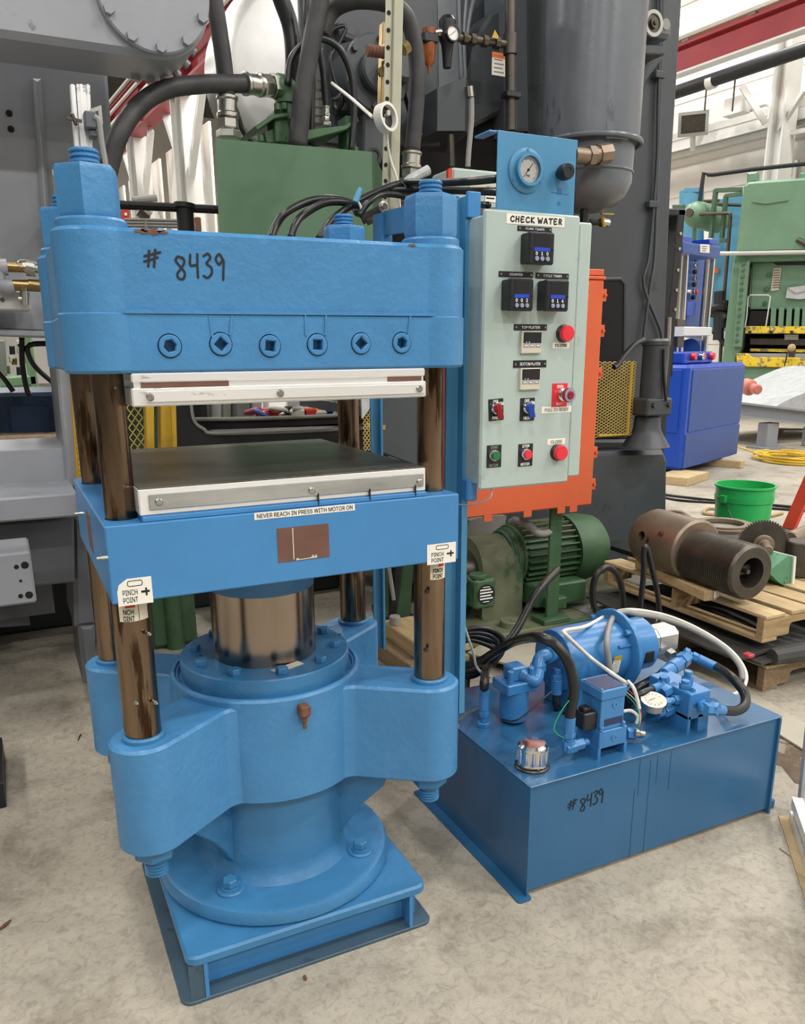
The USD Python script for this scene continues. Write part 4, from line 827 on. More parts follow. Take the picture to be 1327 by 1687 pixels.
pu = hp.part('pump', [box(xp0+.0, xp0+.012, YM-.06, YM+.06, zM-.065, zM+.06, .006), cut(box(xp0+.01, xp1, YM-.05, YM+.05, zM-.05, zM+.05, .022), box(xp0+.045, xp0+.048, YM-.06, YM+.06, zM-.06, zM+.06))], 'cast_aluminium', label='bright aluminium gear pump')
q = P(1015, 1100, YM-.113); hp.part('motor_label', [wrap(0, 0, .101, 0, .001, 0, .01)] and [onto(extr(rrect(-.017, .017, -.035, .035, .003), 0, .001), (q[0], YM-.1145, q[2]+.012), (1, 0, 0), (0, -.2, .98))], 'white_label', under=mo, label='yellow-topped warning label')
hp.part('label_band', [onto(extr(rrect(-.017, .017, .018, .035, .003), 0, .0016), (q[0], YM-.1145, q[2]+.012), (1, 0, 0), (0, -.2, .98))], 'yellow', under=mo)
hp.part('lettering', [onto(extr(sbox(-.013, -.03+.008*k, .011-.003*(k % 2), -.028+.008*k), 0, .0014), (q[0], YM-.1145, q[2]+.012), (1, 0, 0), (0, -.2, .98)) for k in range(6)], 'faded_ink', under=mo)
# relief valve block
a = T(1135, 1207); bx0, by0 = T(1132, 1209)[0], T(1132, 1209)[1]; bx1_ = at(1166, 1198, y=by0)[0]
bz0, bz1 = at(1132, 1183, y=by0)[2], at(1133, 1146, y=by0)[2]; bd = .19
rb = hp.part('valve_block', [box(bx0, bx1_, by0, by0+bd, bz0-.012, bz1, .003), box(bx0-.0, bx0+.012, by0, by0+bd, ZT, bz0), box(bx1_-.045, bx1_, by0, by0+bd, ZT, bz0)], 'unit_blue', label='blue relief valve block')
for dx, dy, h, r in ((.026, .05, .028, .02), (.06, .075, .045, .019), (.012, .12, .016, .011), (.03, .02, .012, .009)):
    hp.part('hex_plug', [hexa((bx0+dx, by0+dy, bz1), (bx0+dx, by0+dy, bz1+h*.6), r, .2), cyl((bx0+dx, by0+dy, bz1+h*.6), (bx0+dx, by0+dy, bz1+h), r*.7, n=14, b=.002)], 'unit_blue', under=rb)
q = np.array([(bx0+bx1_)/2+.002, by0, bz0+.02]); hp.part('port_plug', [ring(q, (0, -1, 0), .009, .005, .003, 16)], 'steel_blue', under=rb)
# elbow on the right front
q = np.array([bx0+.05, by0, bz1-.045]); s1, p1 = stack(q, (.35, -1, 0), [('h', .02, .012), ('c', .014, .018), ('h', .022, .03)])
qq = P(1160, 1168, by0-.05); s2, p2 = stack(qq, P(1206, 1171, by0-.02)-qq, [('h', .022, .025), ('h', .02, .03), ('c', .0185, .062)])
hp.part('elbow_fitting', s1+s2+[beam(q, qq, .028, .028, .006)], 'unit_blue')
# fittings on the left side of the block
s, _ = stack((bx0, by0+.05, bz1-.035), (-1, 0, 0), [('h', .017, .02), ('c', .011, .02), ('h', .016, .02), ('c', .012, .03)]); hp.part('gauge_stem', s, 'unit_blue')
g = P(1077, 1155, by0+.05)
gg = hp.part('small_gauge', [lathe([(.03, -.026), (.039, -.022), (.039, 0), (.042, .0), (.042, .006), (.039, .007)], g, (-.1, -.25, 1), 36)], 'zinc', label='small round gauge facing up')
gn = np.array([-.1, -.25, 1])/np.linalg.norm([-.1, -.25, 1])
hp.part('dial', cyl(g+gn*.0065, g+gn*.0075, .0315, n=32), 'cream_plastic', under=gg); hp.part('dial_marks', [beam(g+gn*.0078+fa_*.024*math.cos(t)+fb_*.024*math.sin(t), g+gn*.0078+fa_*.029*math.cos(t)+fb_*.029*math.sin(t), .0015, .0006) for t in np.arange(12)*.45+.5 for fa_, fb_, _z in [frame_of(gn)]], 'ink', under=gg)
hp.part('needle', beam(g+gn*.0088+[-.02, 0, 0], g+gn*.0088+[.022, .004, 0], .0012, .0008), 'ink', under=gg)
s, _ = stack((bx0, by0+.07, bz0+.01), (-1, -.1, -.05), [('h', .022, .02), ('h', .024, .03), ('c', .018, .03)]); hp.part('hex_fitting', s, 'unit_blue')
# suction line fittings from the pump
s, h2a = stack(P(1127, 1074, YM-.07), P(1163, 1091, YM-.12)-P(1127, 1074, YM-.07), [('h', .02, .02), ('c', .013, .012), ('h', .018, .022), ('c', .0185, .075)]); hp.part('hose_fitting', s, 'unit_blue')
s, _ = stack(P(1103, 1076, YM-.06), P(1114, 1084, YM-.1)-P(1103, 1076, YM-.06), [('h', .022, .03)]); hp.part('hex_fitting', s, 'zinc')
s, h3a = stack(P(1131, 1083, YM-.12), P(1088, 1116, YM-.2)-P(1131, 1083, YM-.12), [('h', .028, .045), ('h', .022, .03), ('c', .026, .05), ('c', .023, .06)]); hp.part('suction_fitting', s, 'unit_blue', label='large blue suction hose fitting')
s, h4a = stack(P(1095, 1128, by0+.12), P(1070, 1138, by0+.1)-P(1095, 1128, by0+.12), [('h', .02, .02), ('c', .016, .05)]); hp.part('hose_fitting', s+stack((bx0+.005, by0+.12, bz1-.03), P(1095, 1128, by0+.12)-np.array([bx0+.005, by0+.12, bz1-.03]), [('h', .017, .05)])[0], 'unit_blue')
s, _ = stack(P(1092, 1142, by0+.09), (bx0-P(1092, 1142, by0+.09)[0], 0, .01), [('h', .021, .03), ('c', .014, .03)]); hp.part('hex_fitting', s, 'unit_blue')
# bare nickel fitting beside the subplate
q = P(1045, 1205, vy0+.05); s, _ = stack(q-[.03, 0, 0], (1, -.35, -.1), [('h', .02, .03), ('c', .012, .01), ('h', .014, .016)]); hp.part('hex_fitting', s, 'unit_blue')
s, _ = stack(P(1046, 1207, vy0+.03), (1, -.5, -.15), [('h', .0145, .014), ('c', .011, .02)]); hp.part('nickel_fitting', s, 'zinc', label='bare nickel pipe fitting')
# ------- hoses and cables of the unit
solo('hydraulic_hose', 'glossy black hose arching over the tank from the coil to the valve elbow', 'hose', tube([P(752, 1100, 2.5), P(790, 1090, 2.4), P(820, 1072, 2.3), P(850, 1056, 2.2), P(885, 1050, vy0+.12), P(915, 1062, vy0+.07), P(937, 1093, vy0+.04), P(946, 1135, yE), eT+[0, 0, .02], eT], .0165, 14), 'rubber', None, None, True)
solo('hydraulic_hose', 'black hose from the tank corner fitting with its open end up in the air', 'hose', tube([rt, rt+[0, 0, .03], P(803, 1100, 2.42), P(822, 1075, 2.43), P(850, 1040, 2.45), P(870, 1003, 2.48), P(890, 970, 2.5), P(920, 938, 2.55)], .0155, 12), 'rubber', None, None, True)
solo('hydraulic_hose', 'short black hose looping from the bright pump to the relief valve block', 'hose', tube([h2a-(h2a-P(1127, 1074, YM-.07))*.05, P(1180, 1098, YM-.14), P(1205, 1115, by0+.1), P(1226, 1140, by0+.04), P(1228, 1161, by0), P(1214, 1171, by0-.02), p2], .0165, 14), 'rubber', None, None, True)
solo('hydraulic_hose', 'black suction hose between the large blue fitting and the valve', 'hose', tube([h3a, P(1066, 1127, 1.98), P(1045, 1140, 1.98), P(1035, 1158, 2.0), T(1040, 1172)+[0, .05, 0]], .019, 12), 'rubber', None, None, True)
solo('hydraulic_hose', 'thin black hose under the suction hose behind the small gauge', 'hose', tube([h4a, P(1055, 1144, by0+.09), P(1035, 1153, by0+.12)], .014, 10), 'rubber', None, None, True)
solo('hydraulic_hose', 'black hose hanging below the fitting beside the oil filter', 'hose', tube([P(917, 1143, yF), P(917, 1160, yF), P(924, 1175, yF+.05), T(935, 1178)], .014, 10), 'rubber', None, None, True)
cable('electric_cable', 'white cable looping high over the blue motor and round to the valve block', 'cable', [(1033, 1126, vy0+.1), (1005, 1107, vy0+.11), (975, 1085, 2.0), (935, 1048, 2.0), (931, 1039, 2.02), (965, 1032, 2.1), (1000, 1014, 2.2), (1030, 1005, 2.25), (1065, 1007, 2.26), (1110, 1018, 2.25), (1160, 1041, 2.2), (1205, 1072, 2.1), (1228, 1104, 2.0), (1227, 1130, 1.96), (1205, 1146, 1.96), (1170, 1152, 1.97)], .007, 'cable_white')
cable('electric_conduit', 'grey conduit over the blue motor flange, bundled with the white cable', 'conduit', [(1006, 1112, YM-.125), (1003, 1085, YM-.13), (1000, 1055, YM-.115), (1008, 1022, YM-.02), (1025, 1008, YM+.04), (1050, 1011, YM+.06), (1090, 1018, YM+.08), (1140, 1036, YM+.06), (1190, 1065, YM-.02), (1218, 1095, 2.02), (1224, 1120, 1.98)], .0105, 'cable_grey')
cable('electric_cable', 'white cable curving down beside the dark valve nameplate', 'cable', [(1035, 1122, vy0+.08), (1044, 1133, vy0+.05), (1050, 1150, vy0+.04), (1054, 1168, vy0+.03)], .006, 'cable_white')
cable('electric_cable', 'short white cable low between the valve and the nickel fitting', 'cable', [(1026, 1172, vy0+.06), (1040, 1171, vy0+.05), (1051, 1180, vy0+.04), (1049, 1192, vy0+.04)], .0055, 'cable_white')
cable('wire', 'thin green wire left of the valve elbow', 'wire', [(938, 1154, yE-.02), (925, 1172, yE-.02), (914, 1195, yE-.02), (917, 1208, yE-.02), (930, 1216, yE-.01)], .0016, 'pail_green', 6)
for (nm, m, d) in (('thin teal wire beside the white cables at the valve', 'pail_green', 0), ('thin purple wire beside the white cables at the valve', 'red_cord', 6), ('thin white wire among the coloured wires at the valve', 'cable_white', 3)):
    cable('wire', nm, 'wire', [(1030+d, 1143-d, vy0+.05), (1045+d, 1158-d, vy0+.04), (1054+d*.5, 1178, vy0+.03), (1054, 1196, vy0+.03)], .0014, m, 6)
cable('wire', 'thin black wire from the filter to the pipe fitting', 'wire', [(826, 1185, 2.0), (850, 1187, 1.93), (880, 1165, 1.93), (908, 1140, 1.95)], .003, 'rubber', 6)
# coil of black cable behind the press and the cord to the wall
for k, (du, dv, r) in enumerate(((0, 0, .0115), (4, 9, .0115), (-3, 16, .0115), (1, 26, .0105))):
    pts = [(752, 1046+dv*.6, 2.5), (775, 1036+dv*.7, 2.48), (803, 1036+dv, 2.46), (826-du-k*3, 1050+dv*.8, 2.45), (828-du-k*4, 1072+dv*.3, 2.44), (812-du-k*2, 1092+dv*.2, 2.45), (785, 1104+dv*.3, 2.47), (757, 1108+dv*.4, 2.5)]
    cable('cable_coil', ['outermost loop of the black cable coil behind the press upright', 'second loop of the black cable coil behind the press upright', 'third loop of the black cable coil behind the press upright', 'innermost loop of the black cable coil behind the press upright'][k], 'cable', pts, r, 'rubber')
cable('wire', 'thin white wire hanging from the press upright down to the black coil', 'wire', [(760, 1015, 2.2), (770, 1045, 2.25), (780, 1075, 2.3), (785, 1097, 2.32), (796, 1110, 2.32), (809, 1115, 2.32)], .005, 'cable_white', 6)
q = at(752, 1194, y=1.95); solo('ring_terminal', 'small bright ring terminal on a lead beside the right base arm', 'terminal', [torus(q, (.5, -1, .2), .014, .0035, 16, 6), tube([q+[.01, 0, .008], P(775, 1172, 2.1), P(800, 1160, 2.3)], .006, 8)], 'zinc')
cable('control_cable', 'black cable bundle dropping behind the press upright to the tank', 'cable', [(770, 1105, 2.5), (768, 1135, 2.48), (775, 1160, 2.44), (790, 1172, 2.42)], .016, 'rubber')
cable('hydraulic_hose', 'black hose standing in an upright loop between the tank motor and the motor skid', 'hose', [(1004, 1120, 2.72), (995, 1040, 2.72), (986, 1016, 2.72), (978, 995, 2.72), (977, 970, 2.72), (984, 946, 2.72), (1000, 935, 2.72), (1015, 944, 2.73), (1024, 966, 2.74), (1028, 1000, 2.75), (1028, 1045, 2.75), (1024, 1135, 2.75)], .0145, 'rubber')
h = Thing('hydraulic_hose', 'black hose bent in a steep inverted V before the brown cylinder, with two silver ends', 'hose')
h.part('hose', tube([at(u, v, y=2.62) for u, v in ((1054, 1022), (1057, 985), (1061, 945), (1061, 912), (1064, 901), (1069, 912), (1076, 942), (1084, 978), (1088, 1020))], .0125, 10), 'rubber', smooth=True)
h.part('floor_manifold', box(at(1046, 1050, y=2.6)[0], at(1096, 1050, y=2.6)[0], 2.55, 2.7, 0, at(1070, 1050, y=2.62)[2], .01), 'dark_paint', label='dark manifold block under the hose ends')
for u, v0, v1 in ((1054, 1016, 1043), (1087, 1022, 1052)): h.part('hose_end', [hexa(at(u, v0, y=2.62), at(u, (v0+v1)/2, y=2.62), .018), cyl(at(u, (v0+v1)/2, y=2.62), at(u, v1, y=2.62), .0155, n=12)], 'zinc')
# ---------------------------------------------------------------- big grey press at the left
YGP = 3.75
def ppoly(y, *px): return Polygon([(at(u, v, y=y)[0], at(u, v, y=y)[2]) for u, v in px])
def slab(y, t, *px, b=0.0): return onto(extr(ppoly(y, *px), 0, t, 0, b), (0, y+t, 0), *XZ)   # front face at y, thickness t going back
gr = Thing('mechanical_press', 'huge grey mechanical press behind the blue press, its rounded head with a bolted cover', 'press')
yh = 3.2; zh = at(100, 73, y=yh)[2]; hc = at(250, -20, y=yh); hr = .5*((hc[2]-zh)+(at(338, -20, y=yh)[0]-hc[0])); ybk = at(100, 118, z=zh)[1]
prof = unary_union([Point(hc[0], zh+hr).buffer(hr, quad_segs=20), sbox(-2.2, zh, hc[0], zh+2*hr+.4)])
gr.part('head', onto(extr(prof, 0, ybk-yh, .02, .02), (0, ybk, 0), *XZ), 'machine_grey', label='rounded press head')
ccx, ccz = hc[0], zh+hr; rc = hr*.97
cv = gr.part('head_cover', [onto(extr(Point(ccx, ccz).buffer(rc, quad_segs=20), 0, .025, 0, .006), (0, yh, 0), *XZ)], 'machine_grey', label='round bolted cover on the head')
for k in range(11):
    t = 2*PI*(k+.36)/11; q = np.array([ccx+.9*rc*math.cos(t), yh-.02, ccz+.9*rc*math.sin(t)])
    gr.part('cover_bolt', hexa(q, q-[0, .02, 0], .019, k), 'machine_grey', under=cv)
for k in range(7):
    t = math.radians(-100+k*15); q = np.array([ccx+(hr-.004)*math.cos(t), ybk-.05, ccz+(hr-.004)*math.sin(t)]); gr.part('rim_bolt', cyl(q, q+[.02*math.cos(t), 0, .02*math.sin(t)], .016, n=8), 'machine_grey')
gr.part('column', [slab(YGP, 1.2, (-140, 60), (176, 100), (184, 215), (186, 400), (130, 552), (-140, 540), b=.015)], 'machine_grey')
for u in (54, 63): gr.part('column_rib', slab(YGP-.03, .04, (u, 128), (u+14, 128), (u+40, 540), (u+26, 540), b=.012), 'machine_grey') if u == 54 else None
gr.part('throat_beam', slab(YGP-.1, .3, (-140, 536), (83, 546), (83, 555), (-140, 548), b=.004), 'machine_grey')
gr.part('leg', [slab(YGP, .5, (88, 560), (116, 560), (130, 800), (126, 805), (112, 802), b=.01)], 'machine_grey')
gr.part('window_sill', slab(YGP+.02, .5, (-140, 752), (106, 738), (112, 806), (-140, 815)), 'machine_grey')
gr.part('bolster', [slab(YGP-.35, 1.2, (-140, 832), (126, 812), (131, 851), (-140, 872), b=.008)], 'machine_grey', label='bolster plate')
gr.part('base', [slab(YGP-.1, 1.0, (-140, 872), (122, 853), (124, 960), (-140, 985), b=.01)], 'machine_grey_dark')
gr.part('base_leg', [slab(YGP-.05, .45, (118, 850), (150, 850), (160, 1030), (123, 1035), b=.02), slab(YGP-.05, .45, (128, 1030), (158, 1030), (156, 1128), (138, 1128), b=.02)], 'machine_grey_dark')
gr.part('rear_base', box(-3, .12, YGP+.75, YGP+1.05, .25, 1.0), 'machine_grey_dark'); gr.part('base_leg', mv(slab(YGP+.8, .6, (-90, 960), (40, 950), (50, 1030), (-90, 1040)), (0, 0, 0)), 'machine_grey_dark')
cb = gr.part('control_box', [box(at(-90, 940, y=3.1)[0], at(54, 940, y=3.1)[0], 3.1, 3.36, at(54, 994, y=3.1)[2], at(54, 908, y=3.1)[2], .008)], 'machine_grey', label='grey box with four bolt holes at the press base')
for (u, v, r) in ((27, 934, .008), (41, 931, .013), (34, 957, .005), (34, 982, .008), (48, 980, .013)):
    q = at(u, v, y=3.1); gr.part('bolt_hole', cyl(q+[0, .004, 0], q-[0, .0015, 0], r, n=16), 'dark_void', under=cb)
for (u, v) in ((15, 187), (18, 213)):
    q = at(u, v, y=YGP); gr.part('bolt_hole', cyl(q+[0, .004, 0], q-[0, .004, 0], .012, n=14), 'dark_void')
q0, q1 = at(84, 278, y=YGP-.03), at(130, 335, y=YGP-.03)
npl = gr.part('nameplate', box(q0[0], q1[0], YGP-.034, YGP-.03, q1[2], q0[2], .001), 'shadow_grey', label='grey press nameplate with small print'); h = q0[2]-q1[2]
gr.part('plate_band', box(q0[0]+.004, q1[0]-.004, YGP-.036, YGP-.034, q0[2]-.2*h, q0[2]-.03*h), 'white_label', under=npl)
gr.part('lettering', [box(q0[0]+.01, q1[0]-.01-.02*(k % 3), YGP-.0355, YGP-.034, q0[2]-h*(.3+.1*k), q0[2]-h*(.26+.1*k)) for k in range(7)], 'white_ink', under=npl)
# fittings in front of the grey column
YT = 3.5
def rod(pts, r, n=10, y=YT): return tube([at(u, v, y=y) for u, v in pts], r, n, smooth=False)
af = Thing('air_fitting', 'brass and steel air fitting with a quick coupling, upper of two beside the blue crosshead', 'fitting')
af.part('pipe', rod([(-20, 440), (12, 440)], .03, 12), 'machine_grey'); af.part('brass_nipple', rod([(12, 440), (38, 441)], .018, 12), 'brass'); af.part('coupling', [rod([(38, 441), (44, 441)], .02, 12), rod([(42, 441), (57, 442)], .03, 12), rod([(57, 442), (80, 447)], .016)], 'zinc')
af.part('wire_loop', tube([at(u, v, y=YT-.04) for u, v in ((28, 436), (33, 429), (50, 430), (66, 437), (67, 441))], .003, 6), 'zinc')
af = Thing('air_fitting', 'brass tee with a drain cock, lower of two fittings beside the blue crosshead', 'fitting')
af.part('pipe', tube([at(u, v, y=YT) for u, v in ((-6, 440), (-2, 465), (10, 472), (22, 471))], .028, 12), 'machine_grey'); af.part('brass_tee', [rod([(20, 470), (47, 470)], .02, 12), rod([(38, 470), (38, 478)], .02, 12)], 'brass'); af.part('brass_end', rod([(47, 470), (68, 471)], .022, 12), 'brass')
af.part('drain_cock', [rod([(40, 478), (41, 502)], .014, 12), rod([(30, 492), (42, 493)], .01)], 'zinc')
mb = Thing('metal_cover_box', 'light metal cover box with a drain cock in front, left of the crosshead', 'box')
q0, q1 = at(-60, 483, y=YT+.03), at(52, 511, y=YT+.03); mb.part('cover', box(q0[0], q1[0], YT+.03, YT+.2, q1[2], at(52, 480, y=YT+.03)[2], .005), 'lamp_body')
q = at(4, 494, y=YT+.03); mb.part('screw', cyl(q, q-[0, .004, 0], .008, n=10), 'dark_steel')
# things seen under the grey throat beam
nb = Thing('navy_machine_box', 'dark navy machine housing under the grey press throat', 'machine')
nb.part('housing', [slab(5.0, .8, (-140, 650), (98, 646), (107, 722), (-140, 732), b=.02)], 'navy'); nb.part('housing_panel', slab(4.98, .03, (14, 668), (82, 668), (85, 714), (18, 716), b=.008), 'navy')
for k, m in enumerate(('wood_dark', 'rust', 'shadow_grey')):
    solo('timber_board', ['brown board on top of the stack under the navy housing', 'rusty red middle board under the navy housing', 'grey lowest board under the navy housing'][k], 'board', slab(4.6, .5, (-140, 729+7*k), (104, 722+7*k), (104, 729+7*k), (-140, 736+7*k), b=.004), m)
solo('orange_block', 'small orange block at the right end of the boards under the navy housing', 'block', slab(4.1, .15, (95, 745), (107, 744), (108, 764), (98, 766), b=.01), 'orange')
lg = Thing('green_machine', 'pale green machine frame seen through the grey press throat', 'machine')
lg.part('post', slab(6.6, .3, (37, 540), (50, 540), (66, 650), (52, 652), b=.01), 'light_green'); lg.part('rail', slab(6.6, .3, (0, 622), (60, 618), (62, 634), (0, 640), b=.01), 'light_green'); lg.part('panel', slab(6.9, .3, (-60, 560), (9, 560), (12, 620), (-60, 622), b=.01), 'shadow_grey')
random.seed(3)
for k in range(9):
    u, v = 11+random.random()*32, 562+random.random()*55
    solo('machine_part', ['small pale machine part high behind the green post', 'small brass coloured part behind the green post', 'small white valve body behind the green post', 'small grey bracket behind the green post', 'small dark bracket behind the green post', 'tiny pale fitting low behind the green post', 'small grey cylinder end behind the green post', 'small cream block behind the green post', 'small dark block behind the green post'][k], 'machine part', slab(7.0, .1, (u-4, v-5), (u+5, v-5), (u+6, v+5+k), (u-3, v+5+k), b=.006), ['white_steel', 'brass', 'white_steel', 'shadow_grey', 'black_paint', 'white_steel', 'shadow_grey', 'cream_plastic', 'black_paint'][k])
for nm, pts in (('black cable hanging in the throat in front of the green post', [(36, 556), (37, 600), (44, 640), (50, 652)]), ('black cable sagging right across the grey press throat', [(78, 566), (50, 568), (46, 580), (60, 606), (100, 640), (112, 650)]), ('thick black cable at the left of the grey press throat', [(-10, 605), (8, 625), (22, 645)])):
    cable('throat_cable', nm, 'cable', [(u, v, 4.9) for u, v in pts], .014, 'rubber', 8)
# aluminium uprights with a sensor, behind the left nut
YA = 2.75
al = Thing('sensor_stand', 'three bright aluminium profiles with a clamped sensor, behind the front left nut', 'stand')
for (u0, u1, w) in ((119, 128, .014), (133, 141, .026), (144, 149, .012)):
    a, b = at(u0, 141, y=YA), at(u1, 262, y=YA); al.part('profile', [beam(a, b+(b-a)*.35, w, .025, .002), beam(a+[0, -.014, 0], b+(b-a)*.35+[0, -.014, 0], w*.3, .004)], 'aluminium')
a, b = at(137, 184, y=YA-.04), at(160, 215, y=YA-.04); al.part('sensor', [box(a[0], b[0], YA-.06, YA-.02, b[2], a[2], .004), box(a[0]+.01, b[0], YA-.05, YA-.01, b[2]-.02, b[2], .004)], 'machine_grey_dark')
al.part('wall_arm', beam(at(134, 262, y=YA), at(134, 262, y=YA)+[0, YGP-YA+.02, 0], .03, .03), 'dark_steel'); al.part('bracket', [slab(YA-.03, .006, (148, 180), (167, 173), (170, 205), (165, 205), (162, 182), (150, 186))], 'zinc')
q = at(124, 197, y=YA-.04); al.part('wing_screw', [beam(at(110, 194, y=YA-.04), at(135, 200, y=YA-.04), .008, .008), beam(at(118, 186, y=YA-.04), at(126, 207, y=YA-.04), .012, .01, .003)], 'dark_steel')
al.part('sensor_cable', tube([at(u, v, y=YA-.06) for u, v in ((155, 192), (163, 200), (168, 235), (174, 270), (178, 310))], .008, 8), 'cable_grey')
# ---------------------------------------------------------------- green machine behind the press
YB = 3.4
gb = Thing('green_hydraulic_tank', 'plain green steel box tank with hose fittings on top, behind the crosshead', 'tank')
gf = [at(u, v, y=YB) for u, v in ((355, 228), (613, 250), (617, 640), (372, 640))]
gb.part('body', hull([*gf, *[p+np.array([.16 if k in (0, 3) else .3, .5, 0]) for k, p in enumerate(gf)]]), 'green_box', smooth=False)
gb.part('top_bracket', [slab(YB+.12, .1, (452, 182), (474, 178), (478, 236), (454, 234), b=.004), slab(YB+.1, .3, (420, 208), (450, 188), (478, 184), (478, 192), (452, 196), (424, 216), b=.004), slab(YB+.14, .05, (436, 218), (478, 202), (478, 236), (440, 234))], 'green_paint')
gb.part('top_bracket', [slab(YB+.12, .1, (571, 190), (584, 192), (588, 246), (573, 245), b=.004), slab(YB+.1, .3, (505, 214), (571, 206), (590, 192), (592, 200), (571, 214), (505, 232), b=.004)], 'green_paint')
for (u, v) in ((457, 178), (469, 177), (430, 230), (476, 232), (586, 249)): q = at(u, v+4, y=YB+.1); gb.part('bolt', cyl(q, q+[0, 0, .025], .013, n=10, b=.002), 'green_paint')
gp_ = Thing('green_post', 'dark green ribbed steel post standing on the floor under the moving platen', 'post')
q0, q1 = at(246, 1050, y=4.35), at(309, 1050, y=4.35); gp_.part('post', box(q0[0], q1[0]+.06, 4.35, 4.7, 0, 1.5, .03), 'green_paint'); gp_.part('rib', cyl((q0[0]+.14, 4.36, 0), (q0[0]+.14, 4.36, 1.5), .05, n=16), 'green_paint')
gl_ = Thing('green_leg_frame', 'dark green A-frame legs in the shade between the columns', 'frame')
gl_.part('leg', slab(3.9, .1, (636, 900), (668, 900), (654, 1020), (640, 1018), b=.005), 'green_paint'); gl_.part('leg', slab(3.85, .1, (655, 900), (667, 900), (648, 1060), (644, 1060), b=.004), 'black_paint'); gl_.part('leg', slab(3.9, .12, (668, 900), (684, 900), (676, 1030), (652, 1022), b=.005), 'green_paint')
gl_.part('foot', slab(3.86, .3, (648, 1020), (690, 1018), (690, 1036), (650, 1034), b=.005), 'black_paint')
solo('rope_strand', 'grey rope strand hanging down among the green legs', 'rope', tube([at(u, v, y=3.8) for u, v in ((641, 935), (645, 960), (649, 988))], .012, 8), 'cable_grey')
q = at(672, 1052, z=.14); tb = Thing('timber_block', 'pale squared timber beams stacked on the floor behind the right column', 'timber')
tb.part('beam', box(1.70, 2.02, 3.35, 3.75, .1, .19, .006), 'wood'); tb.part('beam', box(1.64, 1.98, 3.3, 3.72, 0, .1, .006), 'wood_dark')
q = at(651, 1029, z=.19); solo('round_cap', 'small grey cap standing on the pale timber', 'cap', cyl((q[0], q[1], .19), (q[0], q[1], .24), .03, n=16, b=.004), 'shadow_grey')
# yellow guard posts and mesh between grey and blue press
yg = Thing('guard_post', 'yellow guard post left of the mesh gap between the platens, nearer the left', 'post'); yg.part('post', slab(3.2, .06, (240, 664), (254, 664), (255, 740), (242, 740), b=.003), 'yellow'); yg.part('upper', slab(3.2, .06, (230, 500), (252, 500), (254, 664), (240, 664)), 'yellow')
yg = Thing('guard_post', 'wider yellow guard post at the right of the gap between the platens', 'post'); yg.part('post', slab(3.2, .08, (263, 500), (281, 500), (288, 740), (266, 740), b=.003), 'yellow'); yg.part('rail', slab(3.18, .02, (282, 664), (290, 664), (292, 740), (285, 740)), 'yellow')
def expanded(y, u0, v0, u1, v1, nx, nz, w, skew=0.0):
    a, b = at(u0, v0, y=y), at(u1, v1, y=y); x0, x1, z0, z1 = a[0], b[0], b[2], a[2]; dx, dz = (x1-x0)/nx, (z1-z0)/nz; out = []
    for i in range(nx):
        for j in range(nz):
            cx, cz = x0+(i+.5)*dx, z0+(j+.5)*dz
            for sx in (-1, 1):
                for sz in (-1, 1): out.append(beam((cx+sx*dx*.5, y, cz), (cx, y, cz+sz*dz*.5), w, w*.6))
    return out
ym = Thing('wire_mesh_guard', 'yellow diamond mesh guard strip beside the front left column', 'mesh guard'); ym.part('mesh', expanded(3.25, 208, 664, 240, 744, 2, 5, .006), 'mesh_yellow', kind='stuff')
ym = Thing('wire_mesh_guard', 'small yellow mesh piece behind the rear right column', 'mesh guard'); ym.part('mesh', expanded(3.3, 598, 676, 611, 742, 2, 8, .005), 'mesh_yellow', kind='stuff'); ym.part('mount', beam(at(604, 700, y=3.31), at(634, 704, y=3.31), .02, .02), 'yellow')
solo('guard_edge', 'yellow serrated guard edge along the grey press leg', 'guard', [slab(YGP-.02, .02, (114, 604), (121, 604), (135, 800), (127, 800))]+[slab(YGP-.04, .03, (118+k*.62, 606+k*9), (122+k*.62, 608+k*9), (122+k*.62, 612+k*9), (118+k*.62, 611+k*9)) for k in range(21)], 'yellow')
# dark bed and cluttered trough seen between the platens
bd = Thing('dark_machine_bed', 'near-black curved machine bed seen between the two platens', 'machine bed')
bd.part('side', slab(3.9, .2, (288, 620), (312, 620), (322, 692), (338, 706), (360, 714), (590, 706), (640, 700), (640, 800), (288, 800)), 'black_paint')
bd.part('lip', tube([at(u, v, y=3.89) for u, v in ((313, 640), (319, 690), (336, 707), (358, 714), (480, 711), (585, 706), (640, 703))], .008, 8), 'shadow_grey')
tr_ = Thing('trough', 'black steel trough full of coloured cables behind the machine bed', 'trough'); Ytr = 4.9
tr_.part('front', slab(Ytr, .03, (318, 691), (640, 680), (640, 712), (322, 722)), 'black_paint'); tr_.part('rim', tube([at(u, v, y=Ytr-.01) for u, v in ((318, 691), (400, 690), (470, 688), (640, 681))], .012, 8), 'shadow_grey'); tr_.part('floor', box(at(318, 700, y=Ytr)[0], at(640, 700, y=Ytr)[0], Ytr, Ytr+.9, at(400, 712, y=Ytr)[2], at(400, 706, y=Ytr)[2]), 'black_paint')
random.seed(5); cols = ['red_cord', 'blue_cord', 'red_cord', 'cable_white', 'blue_cord', 'rubber', 'cable_grey', 'red_cord', 'yellow_cord', 'blue_cord', 'cable_white', 'rubber']
CN = ['red cord loop at the left of the trough', 'blue cord loop in the left half of the trough', 'bright red cord in the middle of the trough', 'white cord arching over the middle of the trough', 'blue cord in the middle of the trough', 'black cord arching over the trough', 'grey cord along the trough', 'red cord at the right of the trough', 'yellowish cord at the right of the trough', 'blue cord at the right of the trough', 'white cord at the right end of the trough', 'black cord at the right end of the trough']
